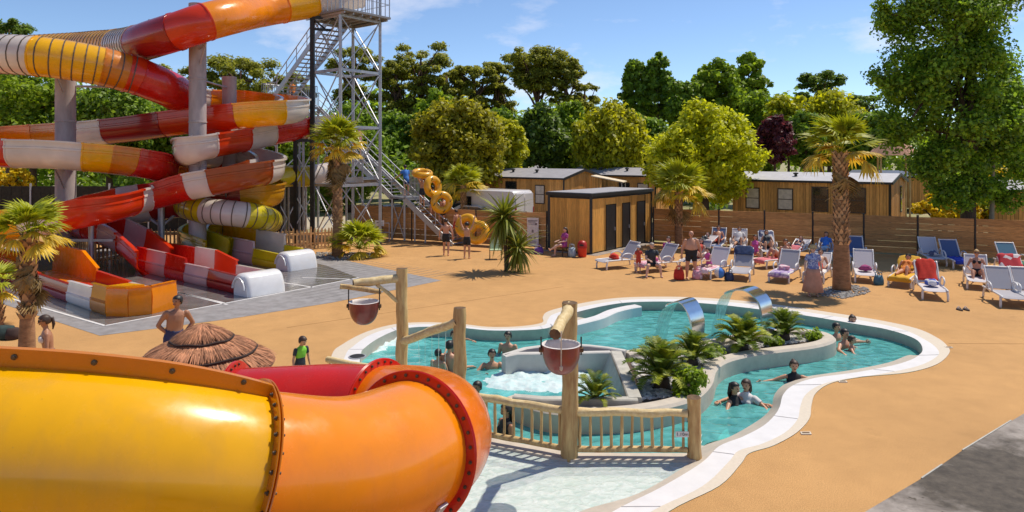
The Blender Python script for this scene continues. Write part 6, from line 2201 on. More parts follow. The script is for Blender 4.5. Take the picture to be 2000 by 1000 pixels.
def patterned(name, c1, c2, scale=9):
    m, t, N, L = _nodes(name)
    out = N('OutputMaterial'); p = N('BsdfPrincipled'); ge = N('NewGeometry')
    v = N('TexVoronoi'); v.inputs['Scale'].default_value = scale
    L(ge.outputs['Position'], v.inputs['Vector'])
    rp = N('ValToRGB'); rp.color_ramp.interpolation = 'CONSTANT'
    rp.color_ramp.elements[0].color = (*c1, 1); rp.color_ramp.elements[1].color = (*c2, 1); rp.color_ramp.elements[1].position = .45
    sp_ = N('SeparateColor'); L(v.outputs['Color'], sp_.inputs[0]); L(sp_.outputs[0], rp.inputs['Fac'])
    L(rp.outputs['Color'], p.inputs['Base Color']); p.inputs['Roughness'].default_value = .9
    L(p.outputs[0], out.inputs['Surface'])
    return m
T_ = {'red': M('towel_red', (.58, .035, .02), rough=.95), 'pink': M('towel_pink', (.62, .12, .28), rough=.95, var=.3, scale=12), 'navy': M('towel_navy', (.03, .05, .12), rough=.95, var=.5, scale=8),
      'white': M('towel_white', (.72, .66, .64), rough=.95), 'purple': patterned('towel_purple_pattern', (.55, .45, .55), (.28, .18, .42), 11), 'zig': patterned('towel_zigzag', (.62, .60, .60), (.10, .11, .20), 9),
      'blue': M('towel_blue', (.02, .05, .42), rough=.95, var=.2), 'sky': M('towel_sky', (.33, .50, .68), rough=.95, var=.2), 'gold': M('towel_gold', (.66, .36, .03), rough=.95, var=.2),
      'green': M('towel_green', (.03, .16, .07), rough=.95), 'rose': M('towel_rose', (.66, .18, .20), rough=.95, var=.2), 'redwhite': patterned('towel_red_white', (.70, .60, .58), (.55, .04, .05), 3),
      'pinkwhite': patterned('towel_pink_white', (.72, .58, .60), (.60, .28, .36), 12), 'plum': M('towel_plum', (.30, .05, .16), rough=.95), 'bluewhite': patterned('towel_blue_white', (.66, .64, .68), (.05, .09, .40), 6)}
LGS = {}
def LG(k, *a, **kw):
    LGS[k] = lounger(*a, **kw) + (kw.get('ang', 52),)
LG('a', 'white framed sun lounger nearest the cabin doors with a red towel on it', 1213, 522, -62, 'grey')
LG('b', 'sun lounger with pink cloth on its seat behind the bright red bag', 1288, 528, -58, 'grey')
LG('c', 'sun lounger on which the girl with the blue ball sits', 1394, 538, -42, 'pale')
LG('d', 'empty grey sun lounger with a navy towel over the top of its back', 1450, 541, -24, 'grey')
LG('e', 'blue sun lounger in the back row left of the white one by the fence', 1401, 488, -25, 'blue')
LG('f', 'white sun lounger in the back row right of the blue one by the fence', 1443, 491, -22, 'pale')
LG('g', 'sun lounger with a zigzag towel on its back by the fence post', 1499, 499, -14, 'grey')
LG('h', 'low sun lounger with white towels beside the straw hatted woman', 1556, 502, -40, 'pale', ang=25)
LG('i', 'sun lounger with a rose mat on which a woman lies with bent knees', 1520, 521, -66, 'grey', ang=30)
LG('j', 'grey backed sun lounger covered with a purple patterned towel', 1535, 545, -36, 'grey')
LG('k', 'sun lounger with a sky blue towel half behind the sunlit palm trunk', 1612, 503, -30, 'pale', ang=25)
LG('l', 'sun lounger standing right of the sunlit palm with a plum towel on its seat', 1688, 545, -24, 'pale')
LG('m', 'blue sun lounger hidden behind the trunk of the sunlit palm', 1672, 510, -20, 'blue')
LG('n', 'white sun lounger by the fence left of the blue one with the blue towel', 1818, 513, -18, 'pale')
LG('o', 'blue sun lounger by the fence with a deep blue towel on its seat', 1863, 519, -14, 'blue')
LG('p', 'sun lounger with a gold towel on which a sunbather lies', 1768, 554, -40, 'pale', ang=35)
LG('q', 'white sun lounger with a red towel hanging over its back', 1815, 576, -22, 'pale')
LG('r', 'sun lounger on which the woman in the black bikini sits', 1908, 558, -30, 'pale')
LG('s', 'teal sun lounger by the fence near the right edge with a green towel', 1978, 527, -12, 'teal')
LG('t', 'sun lounger with a red and white towel behind the empty grey one at the right', 1985, 562, -18, 'grey')
LG('u', 'empty grey sun lounger standing alone nearest the viewer at the right', 1960, 590, -20, 'grey')
LG('v', 'sun lounger cut off by the right edge of the picture', 2012, 592, -20, 'grey')
LG('w', 'grey sun lounger beside the palm against the fence behind the stout man', 1362, 520, -38, 'grey')
LG('x', 'sun lounger with dark bags on it left of the blue one in the back row', 1368, 492, -50, 'pale', ang=25)
LG('y', 'pale sun lounger half hidden behind the straw hatted woman', 1598, 545, -34, 'pale', ang=40)
def CL(label, k, kind, mat, seed, name='towel', cat='towel', w=.30):
    c, rz, ang = LGS[k]
    return cloth(label, name, cat, c, rz, kind, T_[mat], seed, ang, w)
CL('crumpled red towel on the lounger nearest the cabin doors', 'a', 'heap', 'red', 1)
CL('pink towel spread over the lounger behind the red bag', 'b', 'seat', 'pinkwhite', 2)
CL('small pink heap of clothes on the lounger behind the red bag', 'b', 'heap', 'pink', 3, 'clothes', 'clothes')
CL('pink and white towel over the seat of the lounger with the girl and the ball', 'c', 'seat', 'pinkwhite', 21)
CL('zigzag cloth heaped on the white lounger by the fence', 'n', 'heap', 'zig', 22, 'clothes', 'clothes')
CL('navy towel hung over the top of the empty grey lounger back', 'd', 'top', 'navy', 4, w=.36)
CL('black and white zigzag towel over a lounger back by the fence', 'g', 'back', 'zig', 5, w=.33)
CL('white towel crumpled on the low lounger behind the straw hatted woman', 'h', 'heap', 'white', 6)
CL('rose coloured mat under the woman with bent knees', 'i', 'full', 'rose', 7)
CL('purple patterned towel spread on the grey backed lounger', 'j', 'seat', 'purple', 8, w=.36)
CL('pink and white towel heaped at the foot of the purple patterned one', 'j', 'heap', 'pinkwhite', 9)
CL('sky blue towel on the lounger left of the sunlit palm trunk', 'k', 'heap', 'sky', 10)
CL('plum coloured towel crumpled on the lounger right of the palm', 'l', 'heap', 'plum', 11)
CL('deep blue towel on the seat of the blue lounger by the fence', 'o', 'seat', 'blue', 12)
CL('gold towel under the lying sunbather', 'p', 'full', 'gold', 13, w=.36)
CL('bright red towel hanging over the back of a white lounger', 'q', 'back', 'red', 14, w=.29)
CL('blue and white cloth lying on the seat below the red towel', 'q', 'heap', 'bluewhite', 15)
CL('green towel on the teal lounger at the right', 's', 'seat', 'green', 16)
CL('red and white towel draped over a lounger back at the right edge', 't', 'back', 'redwhite', 17, w=.36)
CL('white cloth folded on the pale lounger beside the straw hatted woman', 'y', 'seat', 'white', 18)

# bags, bins and other small things
def bag(label, c, w, d, h, mat, rz=0, straps=True, name='beach_bag'):
    t = thing(name, label, 'bag', c)
    X = V((math.cos(rz), math.sin(rz), 0)); Y = V((-X.y, X.x, 0))
    rr = []
    for z, k, kd in ((0, .86, .9), (.08, 1.0, 1.1), (.5, 1.02, 1.0), (.85, .92, .7), (1.0, .86, .45)):
        rr.append([c + X * w * k * math.cos(a) * (abs(math.cos(a)) ** -.35 if abs(math.cos(a)) > .05 else 1) * .8 + Y * d * kd * math.sin(a) + Z * (h * z + .01 + random.uniform(-.012, .012)) for a in np.linspace(0, 2 * PI, 16, endpoint=False)])
    mb = MB(); mb.loft(rr, True, True); me = mb.mesh('body', mat, True); recalc(me); link('body', me, t)
    if straps:
        for s in (-1, 1):
            MB().tube(cr([c + X * -w * .4 + Y * d * .4 * s + Z * h * .9, c + X * -w * .3 + Y * d * .5 * s + Z * h * 1.35, c + X * w * .3 + Y * d * .5 * s + Z * h * 1.35, c + X * w * .4 + Y * d * .4 * s + Z * h * .9], 4), .014, 6).build('handle', mat, t, True)
    return t
bag('bright red bag standing on the deck in front of the pink lounger', G(1326, 546), .24, .16, .36, T_['red'], -.5)
bag('purple and white striped bag by the fence left of the seated woman', G(1052, 496), .28, .18, .30, patterned('bag_stripes', (.58, .50, .62), (.16, .05, .28), 4), .3)
bag('pale blue rucksack at the cabin wall beside the red bin', G(1117, 502), .22, .17, .42, M('rucksack_blue', (.30, .38, .45), rough=.9, var=.35, scale=7), .3)
bag('dark green bag lying on the deck at the left edge behind the yellow tube', G(8, 661), .34, .2, .30, M('bag_green', (.03, .05, .045), rough=.9, var=.4, scale=6), .1, False)
bag('dark brown bag next to the green one behind the yellow tube', G(26, 662), .2, .16, .26, M('bag_brown', (.05, .025, .02), rough=.9), .1, False)
bag('black bag on the ground among the back row loungers', G(1383, 497), .3, .2, .3, M('bag_black', (.02, .02, .025), rough=.8), .1)
bag('dark rucksack on the deck beside the zigzag towel lounger', G(1487, 494), .2, .16, .42, M('bag_slate', (.07, .09, .13), rough=.8), .1)
bag('white and pink beach bag between the pink lounger and the girl with the ball', G(1362, 545), .24, .16, .32, T_['pinkwhite'], .2)
bag('navy bag on the deck beside the empty grey lounger', G(1424, 548), .2, .15, .30, T_['navy'], .4)
bag('teal bag leaning on the lounger right of the sunlit palm', G(1716, 556), .2, .15, .32, SL['teal'], .1)
q = G(1137, 502)
t = thing('litter_bin', 'red litter bin with a domed lid at the cabin corner', 'bin', q)
m_bin = M('bin_red', (.68, .03, .012), rough=.4, var=.08)
MB().lathe([(.17, 0), (.20, .05), (.21, .42), (.0, .42)], 18, q).build('body', m_bin, t, 'auto')
MB().lathe([(.225, .42), (.23, .5), (.20, .66), (.12, .74), (.0, .76)], 18, q).build('lid', M('bin_lid', (.42, .012, .008), rough=.45), t, 'auto')
MB().obox(q + V((-.05, -.21, .56)), V((.09, 0, 0)), V((0, .02, 0)), V((0, 0, .035))).build('flap', m_black, t)
# pair of sandals / small float on the deck
q = G(1881, 606)
t = thing('sandals', 'pair of grey sandals lying on the deck below the right loungers', 'sandals', q)
for k in (-1, 1):
    c = q + V((k * .10, 0, 0))
    rr = [[c + V((math.cos(a) * (.055 + .012 * math.sin(a)), math.sin(a) * .14, z)) for a in np.linspace(0, 2 * PI, 14, endpoint=False)] for z in (.0, .045)]
    mb = MB(); mb.loft(rr, True, True); me = mb.mesh('sole', M('sandal_sole', (.10, .08, .07), rough=.9)); recalc(me); link('sole', me, t)
    MB().tube(cr([c + V((-.055, .03, .04)), c + V((0, .05, .10)), c + V((.055, .03, .04))], 4), .018, 6, flat=.6).build('strap', M('sandal_strap', (.45, .40, .40), rough=.8), t, True)
# low table and folding chair
q = G(1478, 500)
t = thing('low_table', 'small white plastic table in the back row of loungers', 'table', q)
MB().lathe([(.0, .40), (.27, .40), (.28, .415), (.27, .43), (0, .435)], 16, q).build('tabletop', m_plastic, t, 'auto')
for k in range(4):
    a = k * PI / 2 + .6; e = V((math.cos(a), math.sin(a), 0))
    MB().tube([q + e * .22, q + e * .19 + Z * .40], .022, 6).build('leg', m_plastic, t)
q = G(968, 506)
t = thing('folding_chair', 'pale green canvas chair half hidden behind the spiky cordyline', 'chair', q)
m_cg = M('chair_canvas', (.42, .50, .30), rough=.9)
MB().obox(q + V((0, 0, .42)), V((.26, .05, 0)), V((-.04, .24, 0)), V((0, 0, .02))).build('seat', m_cg, t)
MB().obox(q + V((.02, .27, .68)), V((.26, .05, 0)), V((0, .07, .24)), V((0, .015, 0))).build('backrest', m_cg, t)
for a in (-1, 1):
    for b in (-1, 1):
        MB().tube([q + V((a * .26, b * .24, 0)), q + V((a * .26, b * -.2 + .02, .62 if b < 0 else .45))], .018, 6).build('leg', m_logend, t)

# ------------------------------------------------------------------ thatched parasol in the foreground
pc = AT(395, 683, 9.9)
zE = pc.z; pc = V((pc.x, pc.y, 0)); 
t = thing('thatched_parasol', 'reddish straw parasol with three tiers behind the foreground tube', 'parasol', pc)
MB().tube([pc, pc + Z * 2.1], .05, 10).build('pole', m_log, t, True)
m_straw = M('straw', (.46, .205, .105), rough=.9, island=.45, var=.35, scale=3)
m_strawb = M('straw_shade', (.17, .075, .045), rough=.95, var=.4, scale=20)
m_cord = M('binding_cord', (.035, .02, .016), rough=.9)
APX = AT(378, 632, 9.9).z - .0
tiers = [(0.0, .0, .42, .18), (.30, .205, .74, .365), (.60, .375, 1.02, .56)]     # r0, drop0, r1, drop1
for k, (r0_, d0, r1_, d1) in enumerate(tiers):
    r0_ = max(.02, r0_)
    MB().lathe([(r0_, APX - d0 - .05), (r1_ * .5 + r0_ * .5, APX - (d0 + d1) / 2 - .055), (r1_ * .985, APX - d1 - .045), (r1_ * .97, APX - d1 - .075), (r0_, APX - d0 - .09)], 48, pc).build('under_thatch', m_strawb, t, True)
    mb = MB(); n = 2600 if k else 1300
    for i in range(n):
        a = random.uniform(0, 2 * PI)
        u0 = random.uniform(0, .55) if i % 3 else 0; u1 = min(1.02, u0 + random.uniform(.4, .7))
        a2 = a + random.uniform(-.05, .05)
        pt = lambda u, aa, o: pc + V((math.cos(aa), math.sin(aa), 0)) * (r0_ + (r1_ - r0_) * u) + Z * (APX - d0 - (d1 - d0) * u ** 1.15 + o)
        w = random.uniform(.003, .006) * (1 + k * .25)
        s = V((-math.sin(a), math.cos(a), 0)) * w
        o_ = random.uniform(-.022, .004)
        p0_, p1_, p2_ = pt(u0, a, o_), pt((u0 + u1) / 2, (a + a2) / 2, o_ + .012), pt(u1, a2, o_ + random.uniform(-.014, .006))
        mb.add([p0_ - s, p0_ + s, p1_ + s * 1.2, p2_ + s * .5, p2_ - s * .5, p1_ - s * 1.2], [(0, 1, 2, 5), (5, 2, 3, 4)])
    tag(mb.build('straw', m_straw, t), kind='stuff')
    if k < 2:
        ring_ = [pc + V((math.cos(a), math.sin(a), 0)) * (r1_ + .005) + Z * (APX - d1 - .03 + .008 * math.sin(a * 7)) for a in np.linspace(0, 2 * PI, 49)]
        MB().tube(ring_, .016, 6, caps=False).build('binding', m_cord, t, True)
for k in range(8):
    a = k * PI / 4
    e = V((math.cos(a), math.sin(a), 0))
    MB().tube([pc + Z * (APX - .10), pc + e * .97 + Z * (APX - .62)], .018, 6).build('rib', m_log, t)

# ------------------------------------------------------------------ yellow ride tubes
m_ring = M('yellow_ring', (.86, .43, .008), rough=.3, var=.06, coat=.4, transl=.15)
def ride_tube(label, c, nrm, axis, double, R0=.37, r=.18):
    """inflatable ring(s): c centre, nrm the flat side's normal, axis the long direction"""
    t = thing('ride_tube', label, 'inflatable', c, group='yellow ride tubes on the stairs')
    nrm = V(nrm).normalized(); ax = (V(axis) - nrm * V(axis).dot(nrm)).normalized(); ay = nrm.cross(ax)
    cs = (-R0 * .93, R0 * .93) if double else (0,)
    for o_ in cs:
        rr = []
        for i in range(28):
            a = 2 * PI * i / 28
            e = ax * math.cos(a) + ay * math.sin(a)
            rr.append([c + ax * o_ + e * (R0 + r * math.cos(b)) + nrm * r * math.sin(b) for b in np.linspace(0, 2 * PI, 12, endpoint=False)])
        rr.append(rr[0])
        mb = MB(); mb.loft(rr); me = mb.mesh('ring', m_ring, True); recalc(me); link('ring', me, t)
    for k in range(4):
        a = PI / 4 + k * PI / 2
        q = c + ax * ((R0 * .93 if double else 0) * (1 if k < 2 else -1)) + (ax * math.cos(a) + ay * math.sin(a)) * (R0 + r * .2) + nrm * r * .98
        MB().tube(cr([q - ax * .09, q + nrm * .05, q + ax * .09], 3), .018, 6).build('grip', m_black, t, True)
# ------------------------------------------------------------------ people
m_lip = M('lips', (.25, .07, .06), rough=.5)
m_eye = M('eye_dark', (.02, .015, .012), rough=.2)
SKIN = {'tan': M('skin_tan', (.56, .29, .17), rough=.5, var=.08, scale=4), 'brown': M('skin_brown', (.38, .175, .095), rough=.45, var=.1, scale=4), 'fair': M('skin_fair', (.64, .38, .28), rough=.5, var=.08, scale=4), 'ruddy': M('skin_ruddy', (.58, .28, .17), rough=.5, var=.1, scale=4)}
HAIR = {'black': M('hair_black', (.015, .011, .010), rough=.5, var=.3, scale=20), 'brown': M('hair_brown', (.045, .022, .013), rough=.55, var=.3, scale=20), 'blond': M('hair_blond', (.42, .25, .09), rough=.6, var=.3, scale=20), 'grey': M('hair_grey', (.40, .33, .28), rough=.6, var=.2, scale=20)}
CLO = {'black': M('cloth_black', (.018, .018, .022), rough=.85), 'navy': M('cloth_navy', (.03, .04, .11), rough=.85), 'red': M('cloth_red', (.55, .06, .035), rough=.85), 'magenta': M('cloth_magenta', (.40, .06, .24), rough=.85, var=.4, scale=14),
       'pink': M('cloth_pink', (.62, .10, .34), rough=.85, var=.3, scale=9), 'blue': M('cloth_blue', (.05, .20, .62), rough=.85), 'salmon': M('cloth_salmon', (.58, .27, .17), rough=.9, var=.15, scale=5), 'orange': M('cloth_orange', (.70, .20, .03), rough=.85),
       'floral': patterned('cloth_floral', (.42, .45, .62), (.16, .19, .42), 26), 'green': M('cloth_green', (.22, .60, .04), rough=.7), 'dark': M('cloth_dark', (.03, .035, .045), rough=.7), 'white': M('cloth_white', (.7, .66, .64), rough=.9)}
LEGS = {'u': ('pelvis',), }
PEND = []
def etube(pts, ws, ds, right, n=14):
    """closed elliptical tube along pts, half widths ws along right, half depths ds across"""
    mb = MB(); rr = []
    k = len(pts)
    for i, p in enumerate(pts):
        d = (pts[min(i + 1, k - 1)] - pts[max(i - 1, 0)]).normalized()
        x = (right - d * right.dot(d)).normalized(); y = d.cross(x)
        rr.append([p + x * math.cos(a) * ws[i] + y * math.sin(a) * ds[i] for a in np.linspace(0, 2 * PI, n, endpoint=False)])
    mb.loft(rr, True, True)
    return mb
def capsule(a, b, ra, rb, n=10):
    d = (b - a); L_ = d.length; d = d.normalized() if L_ > 1e-6 else Z.copy()
    pts, rs = [], []
    for t_ in (-1, -.8, -.45, 0):
        pts.append(a + d * ra * t_); rs.append(max(.001, ra * math.sqrt(max(0, 1 - t_ * t_))))
    for t_ in (0, .45, .8, 1):
        pts.append(b + d * rb * t_); rs.append(max(.001, rb * math.sqrt(max(0, 1 - t_ * t_))))
    return MB().tube(pts, rs, n)
def person(label, root, yaw, h, pose=None, skin='tan', hair='brown', wear=(), girth=1.0, hairstyle='short', group=None, child=False, stand=True, female=False, extra=None):
    """root: ground point under the pelvis (stand) or the pelvis itself. yaw 0 faces the camera, + turns to the viewer's right.
    pose vectors are in body space: x to the body's left (viewer's right when it faces us), -y forward, z up."""
    P = dict(torso=(0, .02, 1), head=(0, -.03, 1), uaL=(.22, .02, -1), uaR=(-.22, .02, -1), faL=(.08, -.22, -1), faR=(-.08, -.22, -1), thL=(.07, -.02, -1), thR=(-.07, -.02, -1), shL=(.02, .06, -1), shR=(-.02, .06, -1), look=0)
    P.update(pose or {})
    v = {k: V(q).normalized() for k, q in P.items() if k != 'look'}
    hs = h * (1.18 if child else 1.0)          # head scale reference
    pel = V((0, 0, 0))
    T = v['torso']
    X = V((1, 0, 0)); X = (X - T * X.dot(T)).normalized(); Yb = T.cross(X)   # Yb points backwards
    g = girth
    sh_c = pel + T * .285 * h
    neck0, neck1 = pel + T * .30 * h, pel + T * .335 * h + v['head'] * .02 * h
    hc = neck1 + v['head'] * .058 * hs
    caps = []; tags = []
    tor = [pel - T * .065 * h, pel - T * .03 * h, pel + T * .03 * h, pel + T * .10 * h, pel + T * .19 * h, pel + T * .255 * h, pel + T * .295 * h, pel + T * .315 * h]
    wst = .070 if female else .080
    ws = [.05 * h, .088 * h * (1.05 if female else 1), .094 * h * (1.06 if female else 1), wst * h * (g * 1.05 if g > 1 else 1), .092 * h * (.93 if female else 1), .098 * h * (.9 if female else 1), .07 * h, .03 * h]
    ds = [.035 * h, .062 * h, .066 * h, .054 * h * (g ** 1.7), .062 * h * g, .058 * h, .040 * h, .025 * h]
    parts = [etube(tor, [w * (g if i in (1, 2, 3, 4) else 1) for i, w in enumerate(ws)], ds, X)]
    seg = [('belly', pel + T * .06 * h, pel + T * .13 * h, .07 * h), ('pelvis', pel - T * .05 * h, pel + T * .045 * h, .075 * h), ('chest', pel + T * .17 * h, pel + T * .27 * h, .08 * h)]
    if female:
        for s in (-1, 1):
            c_ = pel + T * .215 * h + X * s * .042 * h - Yb * .05 * h
            parts.append(capsule(c_, c_ - T * .005 * h, .032 * h, .032 * h)); seg.append(('bust', c_, c_ - T * .01 * h, .034 * h))
    def cap(tag_, a, b, ra, rb):
        parts.append(capsule(a, b, ra, rb)); seg.append((tag_, a, b, (ra + rb) / 2))
    cap('neck', neck0, neck1, .030 * h, .027 * h)
    extras = []           # fingers, nails: appended after the remesh
    fwd_h = (V((math.sin(P['look']), -math.cos(P['look']), 0)))
    fwd_h = (fwd_h - v['head'] * fwd_h.dot(v['head'])).normalized()
    side_h = v['head'].cross(fwd_h)
    # head: cranium, jaw, nose, ears, brow
    hr_ = .058 * hs
    parts.append(etube([hc + v['head'] * q * hs for q in (-.05, -.035, -.01, .02, .045, .06, .066)], [hr_ * k for k in (.45, .66, .78, .83, .70, .40, .12)], [hr_ * k for k in (.45, .80, .97, 1.02, .86, .5, .15)], side_h, 16))
    seg.append(('head', hc - v['head'] * .04 * hs, hc + v['head'] * .045 * hs, .048 * hs))
    cap('head', hc - v['head'] * .043 * hs + fwd_h * .024 * hs, hc - v['head'] * .052 * hs + fwd_h * .028 * hs, .020 * hs, .015 * hs)
    cap('head', hc + fwd_h * .050 * hs + v['head'] * .012 * hs, hc + fwd_h * .064 * hs - v['head'] * .010 * hs, .006 * hs, .011 * hs)
    for s in (-1, 1):
        cap('head', hc + side_h * s * .047 * hs + v['head'] * .012 * hs, hc + side_h * s * .047 * hs - v['head'] * .010 * hs, .010 * hs, .008 * hs)
        cap('head', hc + side_h * s * .012 * hs + fwd_h * .048 * hs + v['head'] * .018 * hs, hc + side_h * s * .032 * hs + fwd_h * .040 * hs + v['head'] * .016 * hs, .008 * hs, .007 * hs)
    for sd, s in (('L', 1), ('R', -1)):
        S = sh_c + X * s * .108 * h * (.92 if female else 1.0) * (1 + (g - 1) * .3) - T * .012 * h
        E = S + v['ua' + sd] * .170 * h
        Wr = E + v['fa' + sd] * .150 * h
        am = (1 + (g - 1) * .5) * (.86 if (female or child) else 1)
        cap('sleeve', S, S.lerp(E, .45), .034 * h * am, .031 * h * am)
        cap('arm', S.lerp(E, .4), E, .030 * h * am, .024 * h * am)
        cap('forearm', E, E.lerp(Wr, .35), .025 * h * am, .025 * h * am)
        cap('forearm', E.lerp(Wr, .3), Wr, .025 * h * am, .0165 * h * am)
        hd = v['fa' + sd]
        hp = V((0, -1, 0)) if abs(hd.y) < .8 else V((0, 0, -1))
        hx = (hd.cross(hp)).normalized(); hn = hx.cross(hd)
        K = Wr + hd * .048 * h
        parts.append(etube([Wr - hd * .005 * h, Wr + hd * .015 * h, Wr + hd * .04 * h, K + hd * .004 * h], [.014 * h, .022 * h, .026 * h, .022 * h], [.013 * h, .014 * h, .014 * h, .010 * h], hx, 10)); seg.append(('hand', Wr, K, .02 * h))
        for f, ln in zip((-1.5, -.5, .5, 1.5), (.036, .044, .047, .040)):
            a0 = K + hx * f * .0115 * h - hd * .01 * h
            a1 = a0 + (hd + hn * .25 + hx * f * .05).normalized() * (ln * .6 + .01) * h
            a2 = a1 + (hd + hn * .8).normalized() * ln * .5 * h
            extras.append(MB().tube([a0, a1, a2, a2 + (a2 - a1) * .05], [.0062 * h, .0056 * h, .0045 * h, .002 * h], 6))
        a0 = Wr + hd * .018 * h - hx * s * .018 * h
        a1 = a0 + (hd * .6 - hx * s * .8 + hn * .4).normalized() * .026 * h
        extras.append(MB().tube([a0, a1, a1 + (hd + hn * .5 - hx * s * .2).normalized() * .022 * h], [.008 * h, .0066 * h, .004 * h], 6))
        Hp = pel + X * s * .050 * h - T * .02 * h
        Kn = Hp + v['th' + sd] * .245 * h
        An = Kn + v['sh' + sd] * .235 * h
        lm = (1 + (g - 1) * .35) * (.9 if child else 1)
        cap('thigh_up', Hp, Hp.lerp(Kn, .42), .056 * h * lm, .050 * h * lm)
        cap('thigh', Hp.lerp(Kn, .4), Kn, .050 * h * lm, .034 * h * lm)
        cap('shin', Kn, Kn.lerp(An, .3), .033 * h * lm, .036 * h * lm)
        cap('shin', Kn.lerp(An, .28), An, .036 * h * lm, .021 * h * lm)
        fd = V((0, -1, 0)); ft = (fd - v['sh' + sd] * fd.dot(v['sh' + sd]) * .9)
        ft = ft.normalized() if ft.length > .1 else V((0, 0, 1))
        hl = An + v['sh' + sd] * .022 * h
        cap('foot', hl - ft * .018 * h, hl + ft * .05 * h, .022 * h, .022 * h)
        cap('foot', hl + ft * .04 * h, hl + ft * .095 * h - Z * (0.004 * h if stand else 0), .021 * h, .014 * h)
        if stand:
            P['_low' + sd] = min(hl.z - .022 * h, An.z - .03 * h)
    off = -min(P['_lowL'], P['_lowR']) if stand else 0
    rz = yaw
    base = V(root) + Z * off
    mb = MB()
    for q in parts: mb.add(q.v, q.f)
    me = mb.mesh('person', SKIN[skin])
    raw = bpy.data.objects.new('raw', me)
    md = raw.modifiers.new('r', 'REMESH'); md.mode = 'VOXEL'; md.voxel_size = .0095 * h
    sm = raw.modifiers.new('s', 'SMOOTH'); sm.factor = .5; sm.iterations = 4
    t = thing('person', label, 'person', base, rz, group)
    PEND.append(dict(raw=raw, t=t, seg=seg, extras=extras, skin=skin, hair=hair, wear=wear, hs=hs, h=h, hc=hc, hu=v['head'], hf=fwd_h, hsd=side_h, style=hairstyle, label=label, T=T, X=X, Yb=Yb, pel=pel, neck=neck1))
    return t, base, off
